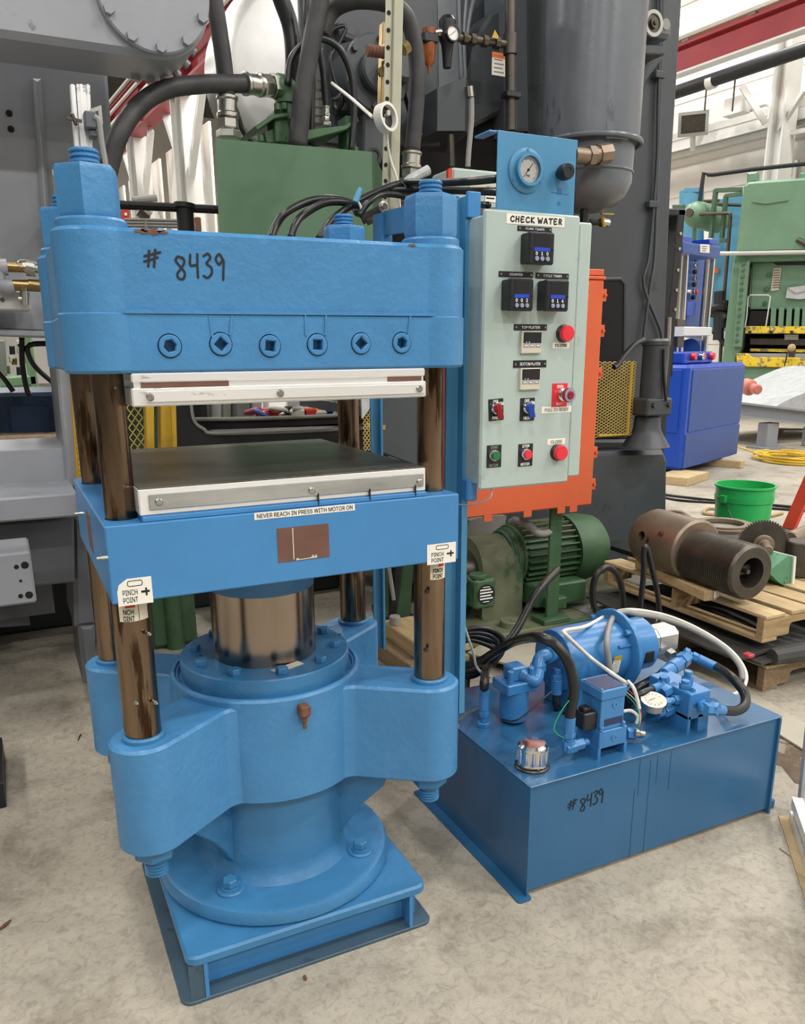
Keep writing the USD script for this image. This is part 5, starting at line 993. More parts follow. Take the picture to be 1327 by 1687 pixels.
for k in range(12):
    u = 412+k*13; pts = [(u+random.uniform(-8, 26), 687-random.uniform(0, 14), Ytr+.1+random.random()*.5) for _ in range(6)]
    cable('loose_cable', CN[k], 'cord', pts, .016, cols[k], 8)
for k, (u0, u1, v0, m, nm) in enumerate(((318, 345, 655, 'shadow_grey', 'grey bin at the left end behind the trough'), (349, 366, 655, 'white_steel', 'narrow white bin behind the trough'), (367, 382, 655, 'cream_plastic', 'cream coloured box behind the trough'), (395, 412, 655, 'shadow_grey', 'slim grey box behind the trough'), (415, 432, 650, 'white_steel', 'white upright box behind the trough'), (500, 540, 652, 'shadow_grey', 'wide pale box behind the right of the trough'), (541, 553, 652, 'sky_blue', 'blue box behind the right of the trough'), (554, 575, 650, 'white_steel', 'white box at the right end behind the trough'))):
    solo('storage_box', nm, 'box', slab(6.0+.1*(k % 3), .4, (u0, v0-30), (u1, v0-30), (u1, 703), (u0, 703), b=.01), m)
for (u, v, m, nm) in ((492, 681, 'cream_plastic', 'cream lump of packing on the trough'), (508, 680, 'red_paint', 'red plastic piece on the trough'), (525, 684, 'cream_plastic', 'pale card piece on the right of the trough'), (445, 684, 'red_paint', 'red plug lying in the middle of the trough')):
    q = at(u, v, y=Ytr+.15); solo('scrap_piece', nm, 'scrap', box(q[0]-.05, q[0]+.05, q[1]-.04, q[1]+.04, q[2]-.03, q[2]+.03, .012), m)
solo('white_rag', 'white cloth hanging beside the rear right column', 'cloth', slab(3.285, .012, (596, 655), (610, 655), (610, 672), (597, 690)), 'white_sheet')
dp = Thing('machine_cabinet', 'dark grey machine panel behind the right column, seen between the platens', 'panel'); dp.part('mount_arm', beam(at(680, 690, y=3.34), at(680, 690, y=3.34)+[0, 1.5, 0], .05, .05), 'dark_paint'); dp.part('side_panel', slab(3.3, .05, (629, 600), (700, 600), (700, 772), (631, 746), b=.004), 'dark_paint')  # a single thin dark panel held on an arm
# black pipe rail before the white columns
pr_ = Thing('pipe_railing', 'black pipe railing with a stout post, over the crosshead', 'railing'); YR = 5.2
pr_.part('rail', rod([(186, 337), (372, 346)], .024, 10, YR), 'black_paint'); pr_.part('post', cyl(at(304, 338, y=YR), [*at(304, 338, y=YR)[:2], 0], .05), 'black_paint'); pr_.part('post_cap', rod([(304, 335), (304, 343)], .062, 12, YR), 'black_paint')
th = Thing('thin_railing', 'low pale wire railing of three thin rails behind the black post', 'railing')
for k in range(3): th.part('rail', tube([at(u, v+k*5, y=6.5) for u, v in ((205, 362), (260, 363), (315, 366), (318, 380))], .012, 6), 'shadow_grey')
for u in (240, 310): p_ = at(u, 364, y=6.5); th.part('post', cyl([*p_[:2], 0], p_, .015, n=8), 'shadow_grey')
q0, q1 = at(200, 345, y=7.5), at(214, 362, y=7.5); sg = Thing('red_sign', 'small red sign with white lines beside the front left nut', 'sign'); sg.part('board', box(q0[0], q1[0], 7.5, 7.53, q1[2], q0[2]), 'red_paint'); sg.part('post', cyl([(q0[0]+q1[0])/2, 7.56, 0], [(q0[0]+q1[0])/2, 7.56, q0[2]], .03, n=8), 'dark_steel'); sg.part('print', [box(q0[0]+.02, q1[0]-.02, 7.49, 7.5, q1[2]+.03+.05*k, q1[2]+.05+.05*k) for k in (0, 1)], 'white_ink')
q0, q1 = at(321, 357, y=9), at(333, 382, y=9); rb2 = Thing('red_box', 'small red call box on a thin post behind the railing', 'box'); rb2.part('body', box(q0[0], q1[0], 9, 9.2, q1[2], q0[2], .01), 'rust'); rb2.part('post', cyl([(q0[0]+q1[0])/2, 9.1, 0], [(q0[0]+q1[0])/2, 9.1, q1[2]], .03, n=8), 'shadow_grey')
vb_ = Thing('valve_cluster', 'grey pipe valves behind the railing, in front of the white columns', 'valves'); vb_.part('pipe', rod([(218, 330), (258, 326)], .03, 10, 8.0), 'shadow_grey'); p_ = at(238, 352, y=8.05); vb_.part('standpipe', cyl([*p_[:2], 0], p_, .05, n=10), 'shadow_grey'); vb_.part('body', rod([(230, 345), (246, 358)], .06, 10, 8.0), 'dark_steel'); vb_.part('bend', tube([at(u, v, y=8.0) for u, v in ((236, 360), (240, 366), (252, 372), (258, 380))], .03, 8), 'shadow_grey')
# ---------------------------------------------------------------- thick hydraulic hoses
def hose(label, pts, r, fit=None, m='hose_grey', name='hydraulic_hose', n=14):
    h = Thing(name, label, 'hose'); h.part('hose', tube([at(*p[:2], y=p[2]) for p in pts], r, n), m, smooth=True)
    if fit:
        a, b = at(*fit[0][:2], y=fit[0][2]), at(*fit[1][:2], y=fit[1][2]); d = b-a; L = np.linalg.norm(d); d = d/L
        h.part('crimp_sleeve', lathe([(r*1.05, 0), (r*1.3, .02*L), (r*1.3, .08*L), (r*1.15, .12*L), (r*1.15, .38*L), (r*1.32, .42*L), (r*1.32, .5*L), (r, .53*L)], a, d, 18), 'zinc')
        h.part('hex_nut', [hexa(a+d*L*.53, a+d*L*.78, r*1.3), hexa(a+d*L*.80, b, r*1.5, .4)], 'zinc')
    return h
hose('thick wrapped hose dropping from the top to the left corner of the green tank', [(345, -40, 3.5), (353, 0, 3.5), (361, 50, 3.5), (369, 105, 3.5), (374, 160, 3.5)], .033, ((374, 158, 3.5), (377, 229, 3.5)))
h = hose('thick bent black hose arching from the grey press over to the green elbow', [(160, 420, 3.3), (172, 330, 3.3), (182, 268, 3.3), (200, 215, 3.3), (232, 172, 3.35), (275, 147, 3.4), (330, 139, 3.45), (368, 138, 3.48), (404, 138, 3.5)], .033, ((402, 138, 3.5), (458, 143, 3.55)))
h.part('elbow', [tube([at(u, v, y=3.55) for u, v in ((455, 143), (468, 146), (476, 156), (477, 172), (477, 200))], .05, 14), cyl(at(477, 168, y=3.55), at(477, 174, y=3.55), .06, n=16)], 'green_paint', label='green pipe elbow')
hose('thickest wrapped hose rising straight from the middle of the green tank', [(532, -40, 3.45), (527, 0, 3.45), (514, 70, 3.45), (500, 150, 3.45), (490, 245, 3.45)], .038)
hose('dark hose curving down behind the thickest wrapped hose', [(450, -40, 3.7), (464, 0, 3.7), (479, 45, 3.7), (484, 100, 3.7), (480, 150, 3.75), (474, 190, 3.8)], .036, None, 'rubber')
hose('thick hose looping over behind the perforated post and down to its silver fitting', [(530, 60, 3.55), (545, 20, 3.55), (575, 2, 3.5), (612, 0, 3.45), (648, 9, 3.4), (672, 33, 3.4), (684, 75, 3.4), (688, 120, 3.4), (686, 175, 3.4), (679, 252, 3.4)], .034, ((679, 250, 3.4), (677, 305, 3.4)))
hose('thin black hose arching behind the thickest hose to the green bracket', [(474, 140, 3.5), (480, 98, 3.5), (502, 72, 3.5), (532, 64, 3.5), (562, 84, 3.5), (580, 130, 3.5), (584, 190, 3.5), (579, 250, 3.5)], .014, None, 'rubber')
hose('thin black hose beside the thickest hose, going down to the tank', [(509, -30, 3.6), (506, 40, 3.6), (514, 110, 3.6), (514, 180, 3.6), (513, 240, 3.6)], .014, None, 'rubber')
hose('short black hose with a brass end behind the thickest hose', [(526, 80, 3.65), (532, 120, 3.65), (536, 160, 3.65), (538, 188, 3.65)], .014, ((537, 175, 3.65), (538, 208, 3.65)), 'rubber')
solo('pipe_stub', 'pale corroded pipe stub beside the thickest hose', 'pipe', [cyl(at(521, 135, y=3.7), at(523, 205, y=3.7), .03, n=14), *[torus(at(522, 150+k*14, y=3.7), (0, 0, 1), .03, .007, 14, 6) for k in range(4)]], 'shadow_grey')
cable('thin_hose', 'thin black hose hanging by the silver drum at the left', 'hose', [(380, 160, 3.9), (392, 190, 3.9), (400, 215, 3.9), (416, 236, 3.9)], .012, 'rubber', 8)
cable('control_cable', 'black cable loop rising in front of the bolted bearing flange', 'cable', [(540, 65, 4.0), (550, 48, 4.0), (570, 44, 4.0), (560, 70, 4.0), (545, 95, 4.0), (550, 130, 4.0), (560, 155, 4.0), (548, 165, 4.0)], .009, 'rubber', 8)
# perforated strut post
YS2 = 2.62
ps = Thing('perforated_post', 'pale perforated steel strut post rising behind the crosshead', 'post')
a, b = at(653, -20, y=YS2), at(645, 350, y=YS2)
def strut(p, q, w): return beam(p, q, w, .05, .002)
pw = .034; ps.part('channel', beam(a, b, pw, .045, .003), 'post_grey')
lft = np.array([-.012, -.024, 0]); ps.part('flange', beam(a+[-.028, -.012, 0], b+[-.028, -.012, 0], .024, .004), 'post_grey')
for k in range(13):
    q = a+(b-a)*(k+.6)/13.5+np.array([-.03, -.0145, 0]); ps.part('hole', cyl(q, q-[0, .0012, 0], .0065, n=10), 'dark_void')
q = at(636, 348, y=YS2-.02); ps.part('foot_bracket', [beam(at(597, 362, y=YS2), at(640, 338, y=YS2), .012, .03), beam(at(605, 366, y=YS2-.03), at(640, 352, y=YS2-.03), .008, .02)], 'dark_steel'); q = at(632, 341, y=YS2-.03); ps.part('bolt', lathe([(.018, 0), (.018, .004), (.01, .006), (.01, .014)], q, (0, -1, 0), 14), 'zinc')
cr = Thing('rusty_square_tube', 'rusty brown square tube with a threaded stud behind the perforated post', 'tube'); cr.part('tube', beam(at(636, 40, y=2.75), at(632, 185, y=2.75), .035, .03, .002), 'brass'); cr.part('stud', thread(at(605, 83, y=2.72), at(634, 87, y=2.72), .018, .012, .003, 14), 'rust'); cr.part('nut', hexa(at(632, 86, y=2.72), at(642, 88, y=2.72), .03), 'brass'); cr.part('pipe_nipple', cyl(at(628, 110, y=2.72), at(634, 122, y=2.72), .02, n=10), 'brass'); cr.part('pipe_nipple', cyl(at(664, 82, y=2.75), at(672, 76, y=2.75), .02, n=10), 'brass')
wr_ = Thing('cable_ring', 'black and white taped ring hanging on the perforated post', 'ring'); q = at(630, 196, y=YS2-.06); wr_.part('ring', ring(q, (.45, -1, .1), .042, .033, .03, 28), 'cable_white'); wr_.part('inside', cyl(q+np.array([.45, -1, .1])*.008, q+np.array([.45, -1, .1])*.012, .034, n=24), 'black_plastic'); wr_.part('tape', [box(q[0]-.016, q[0]-.002, q[1]-.026, q[1]-.006, q[2]-.02, q[2]-.002), box(q[0]+.006, q[0]+.016, q[1]-.026, q[1]-.006, q[2]+.006, q[2]+.02)], 'cream_plastic')
cable('white_rope', 'white cord stretched left from the taped ring to the dark press', 'cord', [(614, 193, YS2-.05), (580, 163, 3.0), (547, 137, 3.3)], .006, 'cable_white', 6)  # this and the next are thin white cords
cable('white_rope', 'thin white cord hanging from the taped ring down to the crosshead', 'cord', [(633, 188, YS2-.07), (636, 215, YS2-.06), (643, 260, YS2-.05), (655, 300, YS2-.05), (660, 352, YS2-.04)], .0045, 'cable_white', 6)
# cables lying over the crosshead
for nm, pts, r in (('black cable arching highest from the crosshead to the tied bundle', [(447, 392, 2.48), (455, 372, 2.5), (472, 350, 2.5), (512, 331, 2.52), (550, 328, 2.52), (585, 337, 2.5), (597, 345, 2.5)], .0115),
                   ('second black cable arching from the crosshead to the tied bundle', [(479, 392, 2.47), (486, 372, 2.48), (499, 355, 2.5), (533, 335, 2.5), (566, 333, 2.5), (594, 341, 2.49)], .0115),
                   ('black cable from the crosshead sweeping under the perforated post to the gauge panel', [(525, 394, 2.46), (548, 362, 2.48), (588, 333, 2.5), (634, 311, 2.5), (670, 301, 2.48), (720, 301, 2.3), (771, 299, 2.2), (822, 294, 2.0)], .011),
                   ('black cable from the tied bundle curving right behind the front right nut', [(588, 352, 2.48), (600, 335, 2.5), (620, 321, 2.52), (652, 313, 2.5), (703, 313, 2.45), (760, 314, 2.3), (825, 316, 2.0)], .011),
                   ('lowest black cable behind the front right nut to the cabinet', [(592, 356, 2.47), (610, 332, 2.47), (640, 320, 2.48), (700, 330, 2.44), (760, 336, 2.3), (805, 338, 2.05)], .009)):
    cable('control_cable', nm, 'cable', pts, r, 'rubber')
solo('cable_tie', 'light blue taped end sticking up from the cable bundle', 'tie', [cyl(at(586, 333, y=2.46), at(592, 316, y=2.46), .009, n=10), cyl(at(592, 316, y=2.46), at(595, 311, y=2.46), .007, n=10)], 'sky_blue'); solo('white_tie', 'white twist tie round the black cable bundle', 'tie', torus(at(588, 343, y=2.49), (1, .2, .3), .022, .004, 16, 6), 'cable_white')
solo('white_tape_end', 'crumpled white taped cable end below the silver hose fitting', 'tape', tube([at(u, v, y=2.49) for u, v in ((664, 306), (678, 295), (690, 288), (706, 280))], [.013, .016, .014, .016], 10), 'white_sheet')

mm = Thing('machine_mass', 'black block added to keep light off the floor behind the grey press base', 'machine'); mm.part('body', box(-3.5, .62, 5.0, 6.2, 0, 1.05, .02), 'black_paint'); mm.part('step', box(-3.5, .5, 4.85, 5.0, .35, .95, .02), 'black_paint')  # bulk added only to block light and darken the floor here
mm = Thing('machine_mass', 'black block added to keep light out behind the base between the columns', 'machine'); mm.part('body', box(.9, 1.95, 5.0, 5.9, 0, .95, .02), 'black_paint'); mm.part('rail', box(.9, 1.95, 4.93, 5.0, .3, .36, .01), 'shadow_grey')  # second added bulk, keeps the gap behind the green legs dark

sbn = Thing('storage_bench', 'long bench in the dark carrying the bins and boxes behind the cable trough', 'bench'); zb2 = at(440, 703, y=6.0)[2]
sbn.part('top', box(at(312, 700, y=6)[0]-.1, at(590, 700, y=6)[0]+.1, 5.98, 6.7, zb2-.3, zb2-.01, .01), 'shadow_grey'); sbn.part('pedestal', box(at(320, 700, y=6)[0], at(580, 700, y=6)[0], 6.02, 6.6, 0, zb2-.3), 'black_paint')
# ---------------------------------------------------------------- dark grey press at the back
YD = 4.6
dk = Thing('dark_press_frame', 'towering dark grey press frame behind the cabinets', 'press')
dk.part('side_plate', slab(YD, 1.0, (905, -60), (1130, -60), (1110, 261), (1097, 560), (1090, 760), (930, 760), (905, 400), b=.02), 'dark_paint')
dk.part('rear_plate', slab(YD+.15, .8, (440, -60), (910, -60), (935, 760), (640, 760), (600, 330)), 'dark_paint')
dk.part('base', [slab(YD-.25, 1.2, (640, 752), (1096, 742), (1103, 760), (1100, 960), (660, 960), b=.03)], 'dark_paint'); dk.part('base_flare', slab(YD-.12, .5, (720, 722), (1080, 722), (1096, 744), (700, 752), b=.03), 'dark_paint')
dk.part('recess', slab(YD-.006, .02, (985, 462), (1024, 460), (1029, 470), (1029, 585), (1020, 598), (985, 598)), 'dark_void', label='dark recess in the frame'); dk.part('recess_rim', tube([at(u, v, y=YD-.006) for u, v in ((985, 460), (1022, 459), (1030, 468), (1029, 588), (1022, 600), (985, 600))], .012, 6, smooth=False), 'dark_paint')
dk.part('inner_plate', slab(YD-.15, .25, (718, -60), (760, -60), (765, 210), (722, 205), b=.01), 'vessel_paint'); dk.part('inner_plate', slab(YD-.25, .3, (845, -60), (868, -60), (872, 215), (850, 215), b=.01), 'vessel_paint'); dk.part('inner_plate', slab(YD-.2, .3, (868, -60), (905, -60), (905, 240), (872, 240), b=.01), 'dark_paint')
dk.part('curved_guard', slab(YD-.1, .2, (766, 220), (772, 120), (785, 60), (810, 20), (845, 0), (848, 175), (790, 205), b=.02), 'dark_paint')
dk.part('throat', slab(YD-.02, .1, (632, 232), (850, 190), (900, 230), (905, 420), (620, 420)), 'dark_void', label='black throat opening')  # opaque near-black sheet, the darkness is in its colour
dk.part('link_arm', slab(YD-.5, .15, (600, 176), (640, 174), (634, 255), (628, 270), (616, 274), (606, 268), (598, 250), b=.01), 'dark_paint', label='vertical link arm with a pin hole'); q = at(617, 256, y=YD-.5); dk.part('pin_hole', ring(q, (0, -1, 0), .035, .022, .006, 20), 'black_paint')
q = at(622, 120, y=YD-.55); bf = dk.part('bearing_flange', [cyl(q+[0, .2, 0], q, .175, n=40, b=.01), cyl(q, q-[0, .06, 0], .1, n=28, b=.01), lathe([(.075, 0), (.075, .12), (.06, .14)], q+[.06, -.05, .0], (0, -1, 0), 24)], 'dark_paint', label='round bolted bearing flange')
for k in range(6):
    t = k*PI/3+.4; s = q+[.15*math.cos(t), 0, .15*math.sin(t)]; dk.part('flange_bolt', hexa(s, s-[0, .02, 0], .018), 'dark_paint', under=bf)
dk.part('front_plate', slab(YD-.33, .15, (494, -60), (722, -60), (726, 240), (620, 240), (560, 240), (520, 236), (500, 120), b=.01), 'dark_paint'); dk.part('bearing_block', slab(YD-.45, .25, (560, 70), (600, 62), (640, 66), (640, 180), (566, 180), b=.02), 'dark_paint'); dk.part('bearing_block', slab(YD-.25, .2, (572, 10), (596, 8), (598, 64), (574, 68), b=.01), 'vessel_paint')
for k, (u, v) in enumerate(((556, 60), (562, 130), (558, 165))): q = at(u, v, y=YD-.4); dk.part('fitting', [cyl(q, q+[.12, 0, -.02], .03, n=10), torus(q, (1, 0, 0), .045, .012, 14, 6)], 'black_paint')
q = at(575, 62, y=YD-.3); dk.part('hand_wheel', [torus(q, (.2, -1, 0), .11, .012, 28, 6), beam(q-[.1, 0, 0], q+[.1, 0, 0], .014, .01)], 'black_paint')
dk.part('cross_rail', rod([(636, 335), (700, 330), (760, 300)], .012, 8, YD-.3), 'dark_steel')
dk.part('slope_bar', beam(at(664, 130, y=YD-.5), at(690, 225, y=YD-.5), .04, .03), 'dark_paint')
for dx in (0, 9):
    dk.part('conduit', tube([at(u, v, y=YD-.03) for u, v in ((1094-dx*.4, -40), (1091-dx*.4, 80), (1088-dx*.3, 160), (1084-dx*.2, 280), (1079-dx, 420), (1072-dx*1.2, 470), (1062+dx*3.0, 545), (1060+dx*3.2, 570))], .011, 8), 'dark_paint')
for (u, v) in ((1088, 124), (1077, 337)): q = at(u, v, y=YD-.03); dk.part('conduit_clip', box(q[0]-.05, q[0]+.03, YD-.05, YD, q[2]-.02, q[2]+.02, .004), 'dark_paint')
sp = Thing('speaker_box', 'grey box with a round dial, on a bracket high on the dark press', 'box'); q0, q1 = at(1049, 22, y=YD-.35), at(1108, 64, y=YD-.35)
sp.part('body', box(q0[0], q1[0], YD-.35, YD-.02, q1[2], q0[2], .02), 'vessel_paint'); q = at(1076, 39, y=YD-.35); sp.part('dial_rim', ring(q, (0, -1, 0), .07, .05, .012, 28), 'lamp_body'); sp.part('dial', [cyl(q, q-[0, .004, 0], .05, n=24), cyl(q, q-[0, .02, 0], .028, n=20), cyl(q, q-[0, .03, 0], .012, n=14)], 'dark_steel'); q = at(1098, 40, y=YD-.35); sp.part('blank_disc', cyl(q, q-[0, .004, 0], .03, n=20), 'shadow_grey')
sp.part('bracket', [slab(YD-.33, .31, (1045, 72), (1096, 74), (1096, 90), (1045, 88), b=.006), slab(YD-.2, .18, (1040, 90), (1094, 92), (1042, 164))], 'dark_paint')
vs = Thing('air_vessel', 'tall grey cylindrical air vessel with a rim near its domed foot, before the dark press', 'vessel')
YV = 4.0; c0 = at(972, 240, y=YV); rv = .268; vx, vy = c0[0], YV; zr = c0[2]; 
vs.part('shell', lathe([(rv, 0), (rv, 3)], (vx, vy, zr), n=48), 'vessel_paint'); vs.part('rim', torus((vx, vy, zr), (0, 0, 1), rv+.008, .014, 48, 8), 'vessel_paint')
vs.part('foot_shell', lathe([(.0, -.345), (.08, -.34), (.16, -.31), (.21, -.265), (.24, -.2), (.245, 0)], (vx, vy, zr), n=48), 'vessel_paint', label='domed lower end'); vs.part('band', torus((vx, vy, zr-.15), (0, 0, 1), .244, .006, 48, 6), 'vessel_paint')
vs.part('drain_pipe', [rod([(945, 256), (968, 257)], .04, 12, YV-.28), rod([(968, 257), (978, 257)], .05, 6, YV-.28), rod([(978, 256), (985, 255)], .042, 12, YV-.28), rod([(985, 255), (1004, 252)], .05, 8, YV-.28)], 'brown_steel')
vs.part('patch', wrap(vx, vy, rv+.001, at(985, 225, y=YV-.26)[2], at(985, 196, y=YV-.26)[2], -.35, .15), 'vessel_paint'); vs.part('drain_stub', cyl((vx-.05, vy-.05, zr-.42), (vx-.05, vy-.05, zr-.3), .025, n=10), 'black_paint')
bv = Thing('ball_valve', 'small ball valve with a yellow handle right of the control cabinet', 'valve'); bv.part('pipe', rod([(960, 366), (990, 366)], .018, 10, 4.1), 'black_paint'); bv.part('body', rod([(990, 366), (1002, 368)], .025, 10, 4.1), 'zinc'); bv.part('stem', rod([(992, 358), (995, 374)], .012, 8, 4.08), 'yellow'); bv.part('handle', beam(at(991, 352, y=4.05), at(1011, 353, y=4.05), .014, .008), 'yellow')
YW = 4.3
ym = Thing('wire_mesh_guard', 'large panel of yellow expanded mesh right of the orange enclosure', 'mesh guard'); ym.part('mesh', expanded(YW, 985, 596, 1041, 717, 8, 24, .007), 'mesh_yellow', kind='stuff'); ym.part('edge', rod([(986, 718), (1034, 716), (1042, 596)], .012, 6, YW), 'yellow'); ym.part('backing', slab(YW+.2, .04, (975, 598), (1045, 598), (1036, 722), (975, 722)), 'black_paint')
dm = Thing('feed_motor', 'small dark upright motor with cable on the dark press shoulder', 'motor'); YM2 = 4.25; q = at(1072, 700, y=YM2); zv = lambda v: at(1072, v, y=YM2)[2]
dm.part('body', lathe([(.085, 0), (.085, zv(570)-zv(655)), (.092, zv(568)-zv(655)), (.092, zv(562)-zv(655)), (.07, zv(558)-zv(655))], (q[0], YM2, zv(655)), n=28), 'dark_paint'); dm.part('gear_case', box(q[0]-.12, q[0]+.1, YM2-.09, YM2+.12, zv(684), zv(655), .012), 'dark_paint'); dm.part('pedestal', lathe([(.16, 0), (.11, .08), (.09, .12), (.085, .2)], (q[0]-.01, YM2+.02, zv(735)), n=24), 'dark_paint')
for dx in (-.07, .06): p = np.array([q[0]+dx, YM2-.09, zv(666)]); dm.part('bolt', hexa(p, p-[0, .02, 0], .018), 'dark_paint')
dm.part('cable', tube([at(u, v, y=YM2-.12) for u, v in ((1062, 560), (1048, 566), (1030, 585), (1018, 602), (1012, 605))], .018, 8), 'rubber'); dm.part('cable', tube([at(u, v, y=YM2-.1) for u, v in ((1094, 575), (1094, 610), (1096, 640), (1098, 660))], .01, 8), 'rubber')
lv = Thing('lever', 'bright round lever handle standing beside the upright dark motor', 'lever'); lv.part('rod', rod([(1101, 560), (1098, 640)], .014, 8, 4.4), 'black_paint'); lv.part('grip', rod([(1102, 523), (1101, 560)], .02, 12, 4.4), 'zinc')
# silvery drum and air line set
dr = Thing('drum', 'large silvery glossy drum behind the hoses', 'drum'); q = at(505, 120, y=4.3); dr.part('shell', lathe([(.36, 0), (.42, .02), (.44, .08), (.44, .3)], (q[0], 4.3, q[2]), (0, 1, 0), 64), 'drum_silver')
fr = Thing('air_filter_set', 'air filter and regulator with gauge on a pipe, against the dark press', 'air filter'); YF2 = 3.9
bw = fr.part('filter_bowl', lathe([(.004, 0), (.008, .03), (.025, .05), (.032, .09), (.034, .19)], at(707, 122, y=YF2), (0, 0, 1), 20), 'amber', label='amber filter bowl'); fr.part('filter_head', [box(*sum(([at(694, 62, y=YF2)[0], at(718, 62, y=YF2)[0]],), []), YF2-.035, YF2+.035, at(700, 72, y=YF2)[2], at(700, 55, y=YF2)[2], .006)], 'black_plastic')
fr.part('elbow', tube([at(u, v, y=YF2) for u, v in ((712, 66), (712, 58), (720, 54), (732, 55))], .02, 12), 'zinc'); rg = fr.part('regulator', [lathe([(.02, 0), (.024, .05), (.03, .1), (.042, .12), (.042, .2), (.025, .22)], at(737, 112, y=YF2), (0, 0, 1), 20)], 'black_plastic')
q = at(746, 55, y=YF2-.05); fr.part('gauge', ring(q+[0, .012, 0], (0, -1, 0), .037, .031, .022, 28), 'black_plastic', under=rg); fr.part('dial', cyl(q+[0, .006, 0], q-[0, .002, 0], .032, n=24), 'gauge_white', under=rg); fr.part('needle', beam(q+[-.018, -.004, -.012], q+[.016, -.004, .012], .003, .001), 'ink', under=rg)
fr.part('pipe', [rod([(755, 62), (835, 73)], .018, 10, YF2)]+[rod([(u, 62+(u-755)*.14), (u+7, 63+(u-755)*.14)], .028, 8, YF2) for u in (762, 775, 795, 815)], 'dark_steel'); fr.part('tag', slab(YF2-.03, .004, (811, 62), (816, 49), (822, 60), (821, 64)), 'yellow')
ap = Thing('air_pipe', 'vertical dark air pipe with couplings, right of the air filter', 'pipe'); ap.part('pipe', rod([(841, -40), (841, 60), (842, 215)], .026, 12, YF2), 'dark_steel'); ap.part('coupling', [rod([(841, 56), (841, 90)], .035, 12, YF2)], 'dark_steel'); ap.part('clamp', [box(at(829, 158, y=YF2)[0], at(853, 158, y=YF2)[0], YF2-.04, YF2+.02, at(841, 163, y=YF2)[2], at(841, 153, y=YF2)[2], .004)], 'black_paint')
q0, q1 = at(811, 85, y=4.3), at(833, 127, y=4.3); wl_ = Thing('warning_sticker', 'white warning sticker with an orange head on the dark press', 'sticker'); m0 = q0[2]-.26*(q0[2]-q1[2]); wl_.part('sheet', box(q0[0], q1[0], 4.296, 4.3, q1[2], m0), 'white_label'); wl_.part('head_band', box(q0[0], q1[0], 4.296, 4.3, m0, q0[2]), 'skin_orange'); wl_.part('print', [box(q0[0]+.012, q1[0]-.015-.01*(k % 2), 4.294, 4.296, q1[2]+.015+.02*k, q1[2]+.02+.02*k) for k in range(5)], 'faded_ink')
jb = Thing('electrical_junction_box', 'dark grey junction box with a pale cord on its side, below the air filter', 'box'); YJ = 4.0; a, b, c = at(721, 145, y=YJ), at(757, 220, y=YJ), at(784, 131, y=YJ)
jb.part('body', hull([(a[0], YJ, a[2]), (a[0], YJ, b[2]), (b[0], YJ-.06, b[2]), (b[0], YJ-.06, a[2]+.05), (c[0], YJ+.06, b[2]+.02), (c[0], YJ+.06, a[2]+.05), (a[0], YJ+.2, a[2]), (a[0], YJ+.2, b[2]), (c[0], YJ+.2, b[2]), (c[0], YJ+.2, a[2]+.05)]), 'dark_paint', smooth=False)
jb.part('cord', tube([at(u, v, y=YJ-.08) for u, v in ((774, 150), (777, 165), (777, 200), (773, 245), (771, 275))], .014, 8), 'cable_grey'); jb.part('cord_grip', [rod([(773, 143), (775, 160)], .022, 10, YJ-.08)], 'zinc'); jb.part('drop_pipe', rod([(743, 222), (744, 275)], .018, 8, YJ), 'dark_steel')
for k, pts in enumerate(([(755, -30), (757, 60), (760, 130)], [(769, -20), (764, 60), (766, 130)], [(785, -20), (775, 20), (769, 60)])): dk.part('conduit', tube([at(u, v, y=4.2) for u, v in pts], .013, 8), 'vessel_paint')
sb = Thing('starter_box', 'pale grey starter box with a cream window, behind the front right nut', 'box'); YSB = 3.4; a, b = at(746, 275, y=YSB), at(815, 345, y=YSB)
sb.part('body', box(a[0], b[0]+.1, YSB, YSB+.2, b[2], a[2], .01), 'enclosure_grey'); sb.part('mount_bracket', box(a[0]+.05, a[0]+.12, YSB+.2, YD+.16, b[2]+.02, b[2]+.1), 'dark_steel'); sb.part('window', slab(YSB-.004, .006, (774, 289), (822, 291), (822, 312), (774, 308), b=.001), 'cream_plastic')
p = sb.part('label', slab(YSB-.003, .004, (800, 304), (818, 305), (818, 334), (800, 332)), 'white_label'); sb.part('print', [slab(YSB-.005, .003, (802, 307+6*k), (815, 308+6*k), (815, 310+6*k), (802, 309+6*k)) for k in range(4)], 'ink', under=p); sb.part('red_edge', slab(YSB-.01, .02, (739, 278), (745, 276), (745, 325), (740, 326)), 'red_paint', label='red painted edge strip')
